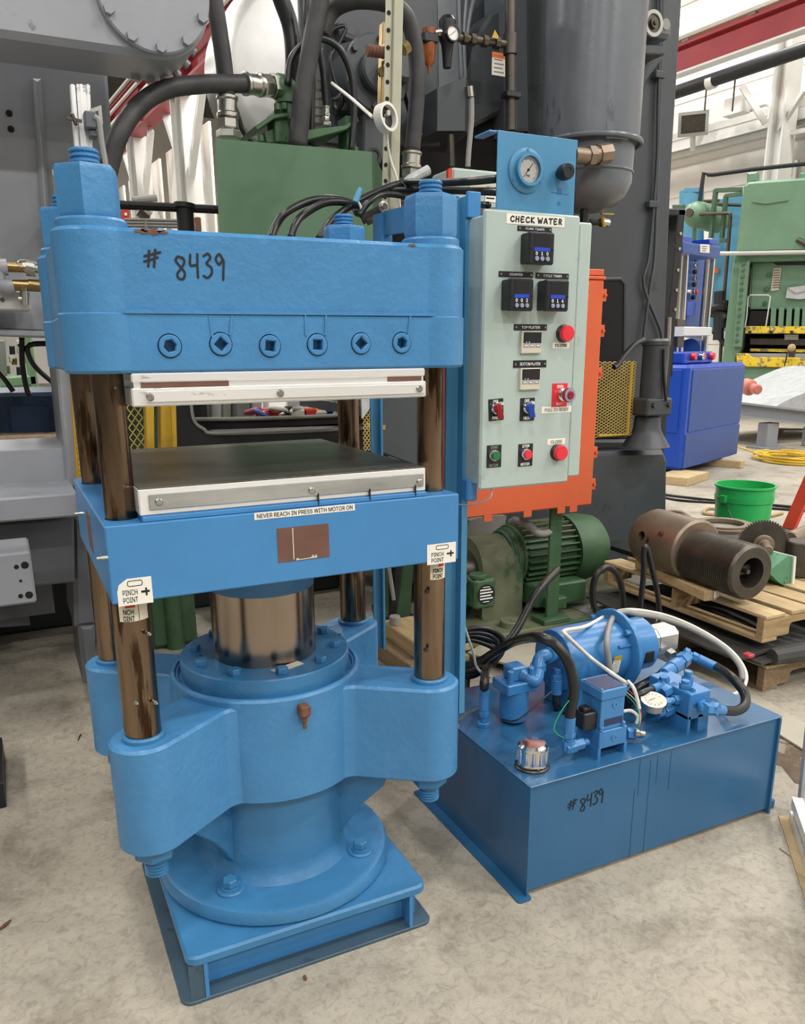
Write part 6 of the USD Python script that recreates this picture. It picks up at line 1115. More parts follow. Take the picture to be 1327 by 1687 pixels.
# ---------------------------------------------------------------- green motor and pump set
YMO = 3.9
gm = Thing('pump_motor', 'big green finned electric motor with a cowl at its right end, under the orange enclosure', 'motor')
zc = at(905, 907, y=YMO)[2]; RX = lambda u: at(u, 905, y=YMO-.2)[0]; Rm = .19
m0, m1, m2 = RX(872), RX(960), RX(1022)
gm.part('frame_shell', cyl((m0, YMO, zc), (m1, YMO, zc), Rm-.03, n=40), 'green_paint')
for k in range(30):
    t = 2*PI*k/30; d = np.array([0, math.cos(t), math.sin(t)]); gm.part('cooling_fin', beam((m0+.02, *(np.array([YMO, zc])+d[1:]*(Rm-.015))), (m1+.03, *(np.array([YMO, zc])+d[1:]*(Rm-.015))), .008, .045, up=d), 'dusty_green' if math.sin(t) > .6 else 'green_paint')
gm.part('fan_cowl', lathe([(Rm+.02, 0), (Rm+.02, .12), (Rm+.0, (m2-m1)*.75), (Rm-.06, (m2-m1)*.95), (.05, m2-m1)], (m1, YMO, zc), (1, 0, 0), 48), 'green_paint', label='round fan cowl'); gm.part('end_bell', [lathe([(.08, 0), (Rm*.85, .05), (Rm*.95, .1)], (m0-.1, YMO, zc), (1, 0, 0), 40)]+[torus((m0-.09+.03*k, YMO, zc), (1, 0, 0), Rm*(.72+.07*k), .012, 36, 6) for k in range(4)], 'green_paint')
gm.part('foot', [box(m0+.02, m1, YMO-.26, YMO+.2, zc-Rm-.07, zc-Rm+.06, .01)], 'green_paint'); q = at(912, 985, y=YMO-.26); gm.part('foot_lug', [box(q[0]-.07, q[0]+.05, YMO-.33, YMO-.2, zc-Rm-.07, zc-Rm-.0, .008), cyl((q[0]-.01, YMO-.28, zc-Rm), (q[0]-.01, YMO-.28, zc-Rm+.03), .022, n=10)], 'green_paint')
cg = Thing('coupling_guard', 'rounded green sheet guard over the pump coupling, left of the finned motor', 'guard'); g0, g1 = at(801, 935, y=YMO-.2)[0], at(868, 935, y=YMO-.2)[0]; zg = at(835, 878, y=YMO)[2]-.17
gpf = unary_union([Point(YMO, zg).buffer(.17, quad_segs=16), sbox(YMO-.17, .06, YMO+.17, zg)]); cg.part('sheet', [sideface(gpf, g0, g1)], 'dusty_green'); cg.part('shaft_boss', lathe([(.10, 0), (.12, .04), (.12, .1)], (g0-.1, YMO, zg-.02), (1, 0, 0), 28), 'dark_steel')
pm = Thing('gear_pump', 'green flanged pump with a round black nameplate, left end of the motor set', 'pump'); x0 = at(757, 930, y=YMO)[0]
pm.part('body', [cyl((x0-.2, YMO, zg-.02), (g0-.1, YMO, zg-.02), .105, n=32, b=.01), box(x0-.1, g0-.08, YMO-.1, YMO+.1, .06, zg-.08, .01)], 'dusty_green')
q = at(801, 979, y=YMO-.28); pm.part('cover_plate', [box(q[0]-.068, q[0]+.068, YMO-.28, YMO-.14, q[2]-.085, q[2]+.085, .014), cyl(q+[-.02, .05, .085], q+[-.02, .05, .11], .05, n=20, b=.005)], 'green_paint', label='square pump cover')
np2 = pm.part('nameplate', cyl(q, q-[0, .004, 0], .056, n=32), 'black_plastic', label='round black nameplate'); pm.part('plate_lines', [box(q[0]-.04, q[0]+.042-.012*(k % 2), YMO-.2856, YMO-.284, q[2]-.028+.017*k, q[2]-.02+.017*k) for k in range(4)], 'white_ink', under=np2); pm.part('plate_text', [words('PUMP', .008, (q[0], YMO-.2842, q[2]+.042), .03), words('MODEL', .006, (q[0], YMO-.2842, q[2]-.042), .03)] and [box(q[0]-.022, q[0]+.022, YMO-.2856, YMO-.284, q[2]+.04, q[2]+.044), box(q[0]-.02, q[0]+.02, YMO-.2856, YMO-.284, q[2]-.044, q[2]-.04)], 'white_ink', under=np2)
pm.part('pipe_boss', [cyl(at(752, 965, y=YMO-.1), at(772, 955, y=YMO-.15), .05, n=16), torus(at(765, 972, y=YMO-.2), (1, -1, 0), .05, .02, 16, 8)], 'green_paint')
sk = Thing('motor_skid', 'long green steel skid carrying the motor and pump on the floor', 'skid'); sk.part('deck', box(x0-.35, m2+.35, YMO-.42, YMO+.3, .05, .1, .005), 'dusty_green'); sk.part('runner', box(x0-.35, m2+.35, YMO-.40, YMO-.34, 0, .05), 'green_paint'); sk.part('runner', box(x0-.35, m2+.35, YMO+.2, YMO+.26, 0, .05), 'green_paint'); sk.part('tread_pad', box(RX(945), RX(1015), YMO-.38, YMO-.2, .1, .105), 'shadow_grey'); q = at(838, 1030, y=YMO-.5)
pst = Thing('enclosure_stand', 'green flat post carrying the orange enclosure, in front of the finned motor', 'post'); a, b = at(905, 850, y=YO+.1), at(922, 850, y=YO+.1); pst.part('post', box(a[0], b[0]+.01, YO+.08, YO+.1, .1, oz0+.4, .003), 'green_paint'); pst.part('foot', box(a[0]-.05, b[0]+.06, YO+.03, YO+.16, .1, .13, .004), 'green_paint'); pst.part('arm', box(a[0]-.2, b[0]+.2, YO+.08, YO+.12, oz0+.3, oz0+.36), 'green_paint')
cable('motor_conduit', 'dusty grey conduit curving from the orange enclosure to the motor', 'conduit', [(922, 845, YO+.15), (918, 862, YO+.12), (905, 876, YO+.1), (888, 878, YO+.1), (872, 866, YO+.15), (852, 857, YO+.25), (843, 860, YO+.35)], .022, 'cable_grey', 10)
sc = Thing('steel_scrap', 'rounded grey casting in the shade left of the motor, below the orange enclosure', 'casting'); sc.part('casting', hull([tuple(at(u, v, y=4.3)+np.array([0, d, 0])) for u, v in ((762, 880), (775, 858), (800, 850), (835, 850), (830, 880), (770, 905)) for d in (0, .3)]), 'shadow_grey')
# pale plates on the floor
solo('steel_plate', 'pale flat steel sheet on the floor between the motor skid and the oil tank', 'plate', extr(Polygon([at(u, v, z=.06)[:2] for u, v in ((770, 1075), (845, 1030), (985, 1000), (1075, 1040), (1010, 1080), (860, 1100))]), .05, .06), 'pale_plate')
solo('steel_plate', 'pale flat sheet lying on the floor right of the oil tank, under the lower pallet', 'plate', extr(Polygon([at(u, v, z=.012)[:2] for u, v in ((1120, 1118), (1168, 1100), (1345, 1201), (1345, 1247), (1230, 1175))]), .004, .012), 'pale_plate')
q = at(838, 1018, z=.12); cp = Thing('round_cap', 'dusty round cap on the pale sheet behind the cable coil', 'cap'); p = at(841, 1042, z=.06); cp.part('cap', lathe([(.075, 0), (.075, .03), (.06, .035), (.06, .07), (.055, .075)], p, n=28), 'dusty_green')
solo('stain', 'dark rusty dirt on the floor right of the oil tank', 'stain', extr(Polygon([at(u, v, z=.0)[:2] for u, v in ((1262, 1185), (1290, 1178), (1327, 1200), (1345, 1230), (1345, 1300), (1310, 1290), (1288, 1262), (1268, 1258), (1258, 1225))]), 0, .0015), 'floor_dirt', None, 'structure')
M('salmon', '#c97a68', .5, 0, var=.1)
M('chipped_green', '#548c6c', .5, 0, var=.1, spots='#2e2c28', spot_at=.6, spot_scale=22, bump=.1)
# ---------------------------------------------------------------- pallets and machine parts on the right
def pallet(t, x0, x1, y0, y1, z0, boards, m, cm, nlow=3):
    """Three stringers along x, deck boards along y on top; all boards are parts."""
    zt, zb = z0+.135, z0+.018
    for k, y in enumerate((y0, (y0+y1)/2-.02, y1-.045)):
        notch = lambda a: sbox(a, z0-.02, a+.24, z0+.055).buffer(.02).intersection(sbox(x0-1, z0-.1, x1+1, z0+.075))
        pr = sbox(x0, zb, x1, zt-.018); pr = pr.difference(unary_union([notch(x0+.2), notch(x1-.44)]))
        for g in getattr(pr, 'geoms', [pr]): t.part('stringer', onto(extr(g, 0, .042, .002, .002), (0, y+.042, 0), *XZ), cm)
    w = (x1-x0)/boards
    for k in range(boards):
        ww = w*(.86 if k % 2 else .78); t.part('deck_board', box(x0+k*w+.004, x0+k*w+ww, y0-.006, y1+.006, zt-.018, zt+.002*(k % 2), .003), m if k % 3 else 'wood_light')
    for k in range(nlow):
        xx = x0+(x1-x0-.1)*k/(nlow-1); t.part('bottom_board', box(xx, xx+.1, y0, y1, z0, z0+.018, .002), m)
M('wood_light', '#c0a880', .7, 0, var=.2, vs=5, stretch=(9, .9, 9), bump=.12, bs=40)
PX, PY = 3.09, 2.48
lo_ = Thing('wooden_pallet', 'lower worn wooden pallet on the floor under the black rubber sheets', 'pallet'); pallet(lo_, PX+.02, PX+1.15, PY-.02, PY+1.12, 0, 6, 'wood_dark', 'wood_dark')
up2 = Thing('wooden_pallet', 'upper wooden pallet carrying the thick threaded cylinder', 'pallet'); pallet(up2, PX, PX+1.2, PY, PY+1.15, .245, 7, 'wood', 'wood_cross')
ZPT = .245+.137
rs = Thing('rubber_sheet', 'crumpled black rubber sheets pressed between the two pallets', 'rubber sheet')
def sheet(x0, x1, y0, y1, z, amp, th, seed, nx=26, ny=20):
    X, Y = np.meshgrid(np.linspace(x0, x1, nx), np.linspace(y0, y1, ny), indexing='ij'); P = np.stack([X*3, Y*3, np.full_like(X, seed*3.1)], -1); Z = z+amp*(meshkit.fbm(P, 3, seed)-.4)
    V = np.concatenate([np.stack([X, Y, Z], -1).reshape(-1, 3), np.stack([X, Y, Z-th], -1).reshape(-1, 3)]); F = []; o = nx*ny
    for i in range(nx-1):
        for j in range(ny-1):
            a, b, c, d = i*ny+j, (i+1)*ny+j, (i+1)*ny+j+1, i*ny+j+1; F += [(a, b, c), (a, c, d), (o+a, o+c, o+b), (o+a, o+d, o+c)]
    for i in range(nx-1):
        for j in (0, ny-1): a, b = i*ny+j, (i+1)*ny+j; F += [(a, o+a, o+b), (a, o+b, b)] if j == 0 else [(a, b, o+b), (a, o+b, o+a)]
    for j in range(ny-1):
        for i in (0, nx-1): a, b = i*ny+j, i*ny+j+1; F += [(a, b, o+b), (a, o+b, o+a)] if i == 0 else [(a, o+a, o+b), (a, o+b, b)]
    return TM(V, F)
rs.part('sheet', sheet(PX-.16, PX+1.1, PY+.0, PY+1.1, .195, .07, .012, 4), 'rubber_sheet'); rs.part('sheet', sheet(PX-.06, PX+1.12, PY-.06, PY+.9, .165, .05, .012, 9), 'rubber_sheet'); rs.part('rolled_edge', tube([(PX+.02, PY-.05, .19), (PX+.3, PY-.09, .2), (PX+.62, PY-.07, .19), (PX+1.15, PY-.04, .2)], [.04, .05, .055, .06], 10), 'rubber_sheet')
q = at(1228, 1078, y=PY-.02); solo('red_tag', 'tiny red and grey tag on the black rubber sheet', 'tag', box(q[0]-.02, q[0]+.02, q[1]-.04, q[1]-.0, q[2]-.006, q[2]+.012, .004), 'red_cord')
# thick threaded cylinder
YN = 2.62; e0 = at(1239, 944, y=YN); rt_ = .138; ax_ = e0.copy(); ax_[2] = max(ax_[2], ZPT+rt_+.002)
far = at(1078, 893, z=ax_[2]); dirc = far-ax_; dirc[2] = 0; Lc = np.linalg.norm(dirc); dirc /= Lc
tc = Thing('threaded_cylinder', 'heavy brown steel cylinder with a threaded end, lying on the upper pallet', 'cylinder')
nthr = 26; Lt = at(1130, 915, z=ax_[2]); Lt = float((Lt-ax_)@dirc)*.93; pr = [(.062, .0), (.062, -.0), (rt_-.012, 0), (rt_, .012)]
tp = [(rt_-.014, 0), (rt_-.002, .01)]
for k in range(nthr): z = .012+k*(Lt-.02)/nthr; s = (Lt-.02)/nthr; tp += [(rt_, z+.1*s), (rt_, z+.55*s), (rt_-.007, z+.75*s), (rt_-.007, z+.9*s)]
tp += [(rt_-.012, Lt), (rt_-.012, Lt+.02)]
body_ = cut(lathe(tp, ax_, dirc, 48), cyl(ax_-dirc*.05, ax_+dirc*.12, .075, n=32))
tc.part('thread', body_, 'dark_steel', label='dark coarse screw thread'); tc.part('bore_slot', [cyl(ax_+dirc*.11, ax_+dirc*.122, .076, n=28), beam(ax_+dirc*.07+[-.05, 0, 0], ax_+dirc*.07+[.05, 0, 0], .03, .05, .004), cyl(ax_+dirc*.06, ax_+dirc*.02, .012, n=10)], 'dark_steel')
RB = .163
bigc = ax_+dirc*Lt+np.array([0, 0, RB-rt_+.0])
Lb = float((at(1040, 890, z=ax_[2])-ax_)@dirc)-Lt
pb = tc.part('plain_body', cut(lathe([(rt_-.012, 0), (RB-.012, .0), (RB, .012), (RB, Lb*.78), (RB-.03, Lb*.93), (RB-.08, Lb), (.02, Lb+.005)], bigc, dirc, 56), cyl(bigc+dirc*(Lb*.7)+[0, 0, .02], bigc+dirc*(Lb*.7)+[-.3, -.06, .06], .026, n=20)), 'brown_steel', label='plain brown body with a spanner hole')
wd = Thing('wood_chock', 'pale wooden batten chocking the threaded cylinder on the pallet', 'batten'); bA, bB = at(1092, 938, z=ZPT+.05), at(1173, 975, z=ZPT+.05)
wd.part('batten', beam(bA+(bA-bB)*.5+[0, 0, -.022], bB+[0, 0, -.022], .075, .05, .003), 'wood_light'); q = bB+np.array([.03, -.0, -.01]); wd.part('end_tag', rot(box(q[0]-.03, q[0]+.02, q[1]-.012, q[1]-.004, q[2]-.022, q[2]+.016, .003), 15, q), 'white_label', label='small white end tag')
# gear on a shaft
YGR = 3.05; g = at(1258, 896, y=YGR); gd = np.array([-.68, -.74, .05]); gd /= np.linalg.norm(gd)
ge = Thing('sprocket', 'dark toothed sprocket wheel on a stub shaft, leaning behind the threaded cylinder', 'sprocket'); Rg = .128; nt = 56
gpoly = Polygon([((Rg+(.007 if j % 4 in (1, 2) else -.004))*math.cos(2*PI*j/(4*nt)), (Rg+(.007 if j % 4 in (1, 2) else -.004))*math.sin(2*PI*j/(4*nt))) for j in range(4*nt)])
ga, gc, _ = frame_of(gd); ge.part('wheel', onto(extr(gpoly, -.012, .012), g, ga, gc, gd), 'dark_steel'); ge.part('hub', lathe([(.055, .012), (.055, .03), (.045, .035)], g, gd, 32), 'brown_steel'); ge.part('shaft', [lathe([(.034, .03), (.034, .07), (.028, .072), (.026, .2), (.022, .205)], g, gd, 24), cyl(g-gd*.012, g-gd*.2, .03, n=16)], 'brown_steel', label='stepped stub shaft')
# flat rings, green casting and other parts behind
YR1 = 3.5
rg_ = Thing('steel_ring', 'brass coloured flat ring on top of the grey drum behind the sprocket', 'ring'); c = at(1192, 866, y=YR1); rg_.part('ring', [ring(c-[0, 0, .012], (0, 0, 1), .2, .13, .02, 44), ring(c-[0, 0, .0], (0, 0, 1), .165, .12, .02, 44)], 'brown_steel')
dd = Thing('steel_drum_part', 'grey turned steel drum lying under the brass coloured ring', 'drum'); dd.part('drum', lathe([(.19, 0), (.2, .01), (.2, c[2]-.012-ZPT)], (c[0], c[1], ZPT), n=44), 'shadow_grey')
cg_ = Thing('green_casting', 'chipped bright green casting on dark rubber at the right edge', 'casting'); q0 = at(1296, 942, y=2.85)
cg_.part('casting', hull([tuple(at(u, v, y=2.8)+np.array([0, d, 0])) for u, v in ((1266, 942), (1300, 915), (1310, 918), (1306, 974), (1284, 960)) for d in (0, .16)]), 'chipped_green'); cg_.part('ground_edge', hull([tuple(at(u, v, y=2.79)+np.array([0, d, 0])) for u, v in ((1309, 917), (1313, 917), (1309, 975), (1305, 974)) for d in (0, .16)]), 'white_steel')
dk2 = Thing('dark_cylinder_part', 'dark grey cylinder block right of the green casting', 'cylinder'); p = at(1333, 950, y=2.84); dk2.part('cylinder', cyl((p[0], 2.9, ZPT), (p[0], 2.9, ZPT+.19), .085, n=32, b=.006), 'dark_steel')
for k, (u, v, r, nm, m) in enumerate(((1318, 905, .06, 'flat dark disc behind the green casting at the right edge', 'dark_steel'), (1322, 884, .05, 'round brown bar end behind the red lever at the right edge', 'brown_steel'))):
    p = at(u, v, y=3.2); solo('machine_disc' if k == 0 else 'bar_stock', nm, 'machine part', cyl(p+[-.1, 0, -.01], p+[.3, .1, .01], r, n=24, b=.006), m)
stp = Thing('dark_sled', 'dark tray carrying the small parts behind the threaded cylinder', 'tray'); stp.part('tray', box(PX+.2, PX+1.3, 2.98, 3.9, ZPT+.001, ZPT+.03, .004), 'black_paint')
rl = Thing('red_lever', 'red painted flat lever rising at the right edge beside the green pail', 'lever'); rl.part('lever', beam(at(1300, 872, y=3.7), at(1345, 770, y=3.7), .1, .025, .004), 'red_paint')
# green pail
YPL = 3.95; c = at(1229, 798, y=YPL); hP = .42; rimr = .2
pa = Thing('pail', 'bright green plastic pail with a wire handle, behind the sprocket', 'pail'); zb_ = c[2]-hP
pa.part('body', lathe([(r*1.29, z) for r, z in [(.128, 0), (.128, .003), (.145, hP*.74), (.15, hP*.74), (.152, hP*.82), (.147, hP*.82), (.149, hP-.012), (.156, hP-.012), (.156, hP), (.146, hP), (.142, hP*.5), (.125, .012), (.0, .01)]], (c[0], c[1], zb_), n=52), 'pail_green')
pa.part('handle', tube([(c[0]-.2, c[1]-.01, zb_+hP*.78), (c[0]-.22, c[1]-.08, zb_+hP*.62), (c[0]-.21, c[1]-.12, zb_+hP*.42), (c[0]-.17, c[1]-.15, zb_+hP*.28)], .004, 6), 'dark_steel'); pa.part('ear', box(c[0]-.212, c[0]-.185, c[1]-.025, c[1]+.02, zb_+hP*.73, zb_+hP*.86, .004), 'pail_green')
solo('crate', 'dark steel crate under the green pail behind the pallets', 'crate', box(c[0]-.3, c[0]+.75, c[1]-.22, c[1]+.4, 0, zb_, .01), 'black_paint')
# hoses and cords lying on the far floor
def floor_cable(nm, pts, r, m, catg='cable', name='floor_cable'): return solo(name, nm, catg, tube([at(u, v, z=r) for u, v in pts], r, 8), m, None, None, True)
floor_cable('black cable lying across the floor left of the pail, upper of two', [(1085, 813), (1120, 818), (1175, 824), (1230, 828), (1340, 838)], .014, 'rubber'); floor_cable('black cable lying across the floor left of the pail, lower of two', [(1085, 817), (1120, 824), (1180, 828), (1230, 834), (1340, 842)], .014, 'rubber')
floor_cable('tan hose curling on the floor left of the brass coloured ring', [(1080, 848), (1100, 842), (1120, 843), (1134, 850), (1138, 858), (1128, 862)], .016, 'brown_steel', 'hose'); floor_cable('tan hose loop on the floor beside the pail', [(1180, 838), (1166, 838), (1160, 843), (1170, 847), (1250, 852), (1290, 845)], .016, 'wood', 'hose')
p = at(1096, 854, z=.05); solo('yellow_ring', 'small yellow ring on the floor beside the dark press base', 'ring', torus(p, (0, 0, 1), .06, .02, 20, 8), 'worn_yellow')
random.seed(11); base_ = at(1302, 757, z=.02); RI = np.array([.9, -.44, 0]); FO = np.array([.44, .9, 0])
yc_ = Thing('extension_cable', 'coil of yellow extension cord on the far floor', 'cord')
for k in range(9):
    a0 = random.random()*6.28; rx, ry = .3+random.random()*.16, .32+random.random()*.25; o_ = np.array([random.uniform(-.12, .12), random.uniform(-.1, .1), 0])
    yc_.part('cord_loop', tube([base_+o_+RI*rx*math.cos(a0+t)*(1+.1*math.sin(2*t+k))+FO*ry*math.sin(a0+t)+[0, 0, .012*k*.7] for t in np.linspace(0, 5.9, 14)], .014, 6, 4), 'yellow_cord')
floor_cable('single yellow cord running from the blue cabinet to the yellow coil', [(1216, 736), (1235, 742), (1258, 750), (1275, 757)], .012, 'yellow_cord', 'cord')
# aluminium extrusion at the right edge
q = at(1300, 1352, z=0); ex = Thing('aluminium_extrusion', 'end of a white slotted aluminium extrusion on the floor at the right edge', 'extrusion')
sq = sbox(0, 0, .09, .09); slot = unary_union([sbox(.035, -.01, .055, .02), sbox(.035, .07, .055, .1), sbox(-.01, .035, .02, .055), sbox(.07, .035, .1, .055), sbox(.022, .012, .068, .026), sbox(.022, .064, .068, .078), sbox(.012, .022, .026, .068), sbox(.064, .022, .078, .068), Point(.045, .045).buffer(.01)])
ex.part('profile', onto(extr(unary_union([sq.difference(slot), LineString([(0, 0), (.09, .09)]).buffer(.006).intersection(sq), LineString([(0, .09), (.09, 0)]).buffer(.006).intersection(sq)]), 0, .9), (q[0], q[1], .004), (.75, -.66, 0), (0, 0, 1)), 'aluminium'); ex.part('upright_bar', beam(at(1318, 1332, y=q[1]+.02), at(1334, 1180, y=q[1]+.02), .018, .012), 'machine_grey'); ex.part('base_strip', onto(extr(sbox(-.03, -.004, .14, 0), -.02, .5), (q[0], q[1], .004), (.75, -.66, 0), (0, 0, 1)), 'wood')
# ---------------------------------------------------------------- royal blue press
bA = at(1121, 776, z=.1); bE = np.array([.92, .39, 0]); bN = np.array([-.39, .92, 0]); bL = 1.98; bW = 1.15; zt_ = at(1134, 601, y=bA[1])[2]
def obox(o, e, n, L, Wd, z0, z1, b=.02): return onto(box(0, L, 0, Wd, 0, z1-z0, b), (o[0], o[1], z0), e, n)
bp = Thing('blue_press', 'royal blue press cabinet raised on timbers, with a chrome-columned press head', 'press')
bp.part('cabinet', obox(bA, bE, bN, bL, bW, .1, zt_, .04), 'royal_blue')
fr2 = lambda u0, v0, z0, z1, d=.012, b=.008: obox(bA-bN*d+bE*u0, bE, bN, v0-u0, d+.01, z0, z1, b)
H = zt_-.1
bp.part('front_panel', fr2(.12, bL-.04, .1+H*.36, zt_-.06), 'royal_blue_dark'); bp.part('lower_panel', fr2(.06, bL-.02, .12, .1+H*.345), 'royal_blue_dark')
bp.part('side_panel', onto(box(-.012, .0, .08, bW-.15, H*.36, H-.06, .004), (bA[0], bA[1], .1), bE, bN), 'royal_blue')
bp.part('button_box', obox(bA+bE*.12+bN*.12, bE, bN, .95, .25, zt_, zt_+.15, .02), 'royal_blue'); bp.part('button_box', obox(bA-bE*.1+bN*.4, bE, bN, .5, .5, zt_, zt_+.2, .02), 'royal_blue')
for k, (a, m) in enumerate(((.35, 'red_plastic'), (.6, 'chrome'), (.63, 'red_plastic'), (.95, 'red_plastic'))): c = bA+bE*a+bN*.12+np.array([0, 0, zt_-.1+.09-bA[2]+.1]); bp.part('button', cyl(c, c-bN*.06, .045, n=16, b=.006), m)
def bpl(u, v, n):  # on the press's own upright plane, n metres behind the cabinet front
    d = CF + CR*(u-IW/2)/FPX - CU*(v-IH/2-OY)/FPX; q = bA+bN*n; return CO+d*(((q-CO)@bN)/(d@bN))
def bslab(n, t, *px, b=0.0):
    o = bA+bN*n; P = [bpl(u, v, n) for u, v in px]; return onto(extr(Polygon([((p-o)@bE, p[2]) for p in P]), 0, t, 0, b), (o[0], o[1], 0)+bN*t*np.array([1, 1, 1]), bE, (0, 0, 1))
nB = .55
hd = bp.part('press_head', [bslab(nB, .5, (1125, 396), (1137, 400), (1188, 406), (1186, 426), (1135, 418), (1126, 417), b=.01)], 'royal_blue_dark', label='blue press head'); bp.part('head_side', bslab(nB+.05, .5, (1124, 388), (1142, 390), (1140, 418), (1125, 418), b=.01), 'royal_blue', under=hd); bp.part('head_boss', bslab(nB+.1, .25, (1169, 394), (1182, 393), (1184, 404), (1170, 402), b=.01), 'royal_blue', under=hd)
bp.part('head_plate', bslab(nB-.012, .012, (1155, 402), (1170, 403), (1170, 417), (1155, 416), b=.002), 'white_label', under=hd); bp.part('plate_print', [bslab(nB-.016, .006, (1158, 405+3.5*k), (1166-k, 405.6+3.5*k), (1166-k, 407+3.5*k), (1158, 406.4+3.5*k)) for k in range(3)], 'faded_ink', under=hd)
for (u0, v0, u1, v1) in ((1130, 418, 1120, 596), (1174, 424, 1159, 596)): bp.part('chrome_column', cyl(bpl(u0, v0, nB+.12), bpl(u1, v1, nB+.12), .045, n=18), 'chrome')
for (u0, v0, u1, v1) in ((1123, 418, 1113, 596), (1167, 422, 1152, 596)): bp.part('chrome_column', cyl(bpl(u0, v0, nB+.45), bpl(u1, v1, nB+.45), .04, n=16), 'zinc')
bp.part('back_panel', bslab(nB+.6, .1, (1136, 412), (1170, 416), (1158, 560), (1124, 552), b=.01), 'royal_blue_dark')
for k in range(7): p = bpl(1144-.6*k, 427+10.5*k, nB+.58); bp.part('panel_button', cyl(p, p-bN*.05, .035, n=14, b=.006), 'chrome' if k % 2 else 'black_plastic')
for (u, v, m) in ((1134, 481, 'zinc'), (1145, 481, 'red_plastic')): p = bpl(u, v, nB+.58); bp.part('panel_button', cyl(p, p-bN*.05, .035, n=14, b=.006), m)
bp.part('control_screen', [bslab(nB+.5, .1, (1133, 497), (1148, 498), (1146, 521), (1132, 520), b=.01)], 'royal_blue'); bp.part('dark_screen', bslab(nB+.49, .02, (1128, 500), (1133, 500), (1131, 511), (1127, 511)), 'black_plastic')
bp.part('white_table', bslab(nB-.1, .6, (1128, 538), (1174, 539), (1173, 553), (1127, 554), b=.01), 'white_steel', label='white press table'); bp.part('lower_ram', [cyl(bpl(1137, 575, nB+.2), bpl(1137, 575, nB+.1), .14, n=24), bslab(nB+.2, .3, (1138, 560), (1156, 560), (1152, 580), (1136, 580), b=.01)], 'royal_blue_dark'); p = bpl(1116, 560, nB); bp.part('side_post', bslab(nB, .2, (1117, 525), (1130, 527), (1127, 572), (1117, 572), b=.005), 'dark_steel')
tA = at(1098, 797, z=.05); tB = at(1156, 790, z=.05)
tm1 = solo('support_timber', 'pale squared timber under the near end of the royal blue cabinet', 'timber', obox(bA-bE*.35-bN*.33, bN, -bE, 1.5, -.14, 0, .1, .006) if False else onto(box(-.5, .16, -.3, .1, 0, .1, .005), (bA[0], bA[1], 0), bE, bN), 'wood_light')
tm2 = solo('support_timber', 'pale squared timber under the far end of the royal blue cabinet', 'timber', onto(box(bL-.62, bL-.48, -.28, 1.1, 0, .1, .005), (bA[0], bA[1], 0), bE, bN), 'wood_light')
solo('metal_plate', 'thin pale plate lying on top of the royal blue cabinet', 'plate', obox(bA+bE*1.2+bN*.3, bE, bN, .3, .2, zt_, zt_+.015, .003), 'lamp_body')
# black open cabinet between the dark press and the blue press
bk = Thing('black_cabinet', 'tall narrow black cabinet frame between the dark press and the blue press', 'cabinet'); YBC = 6.2
bk.part('post', slab(YBC, .4, (1119, 344), (1131, 344), (1085, 856), (1070, 856), b=.01), 'black_paint'); bk.part('top', slab(YBC, .4, (1080, 342), (1131, 344), (1130, 356), (1080, 354), b=.01), 'black_paint'); bk.part('inner_panel', slab(YBC+.25, .05, (1080, 354), (1122, 354), (1108, 620), (1080, 620)), 'dark_void')
for v in (385, 410, 445, 478, 510): p = at(1124-(v-344)*.07, v, y=YBC); bk.part('bolt', cyl(p, p-[0, .01, 0], .016, n=8), 'zinc')
# ---------------------------------------------------------------- sage green press
gA = at(1225, 688, z=0); gE = np.array([.6, -.8, 0]); gN = np.array([.8, .6, 0])
def gpt(u, v, n=0): d = CF + CR*(u-IW/2)/FPX - CU*(v-IH/2-OY)/FPX; q = gA+gN*n; return CO+d*(((q-CO)@gN)/(d@gN))
def gslab(n, t, *px, b=0.0):
    o = gA+gN*n; P = [gpt(u, v, n) for u, v in px]; return onto(extr(Polygon([((p-o)@gE, p[2]) for p in P]), 0, t, 0, b), (o[0], o[1], 0)+gN*t, gE, (0, 0, 1))
gpn = Thing('green_press', 'large sage green mechanical press with yellow strips at its bed, far right', 'press')
gpn.part('crown', gslab(-.3, 1.6, (1226, 306), (1234, 299), (1360, 290), (1360, 414), (1213, 417), b=.05), 'sage', label='press crown'); gpn.part('crown_seam', [gslab(-.33, .06, (1240, 331), (1262, 334), (1300, 328), (1300, 330), (1262, 336), (1240, 333))], 'sage')
for (u0, u1) in ((1231, 1249), (1318, 1340)): gpn.part('crown_boss', gslab(.3, .5, (u0, 284), (u1, 282), (u1, 300), (u0, 302), b=.04), 'sage')
gpn.part('frame_top', gslab(-.1, 1.4, (1212, 417), (1360, 414), (1360, 428), (1208, 432), b=.02), 'sage')
gpn.part('left_frame', gslab(-.1, 1.4, (1208, 430), (1234, 428), (1222, 572), (1214, 592), (1212, 600), (1190, 600), (1196, 540), b=.03), 'sage', label='left side frame'); gpn.part('gib', gslab(-.28, .2, (1219, 436), (1236, 428), (1222, 572), (1209, 572), b=.02), 'sage')
for k in range(13): p = gpt(1226-.95*k, 434+10.6*k, -.28); gpn.part('gib_bolt', cyl(p, p-gN*.05, .045 if k % 2 == 0 else .035, n=12, b=.008), 'sage_dark')
gpn.part('slide', gslab(.15, .8, (1240, 432), (1360, 430), (1360, 510), (1236, 510), b=.02), 'sage', label='press slide'); gpn.part('slide_slot', gslab(.12, .05, (1270, 429), (1360, 428), (1360, 436), (1280, 437)), 'black_paint'); gpn.part('scale_plate', gslab(.12, .05, (1275, 442), (1288, 441), (1284, 478), (1270, 480), b=.005), 'cream_plastic')
gpn.part('scale_mark', [gslab(.10, .05, (1275-.1*k, 445+4*k), (1286-.1*k, 444.5+4*k), (1286-.1*k, 445.3+4*k), (1275-.1*k, 445.8+4*k)) for k in range(8)], 'rust')
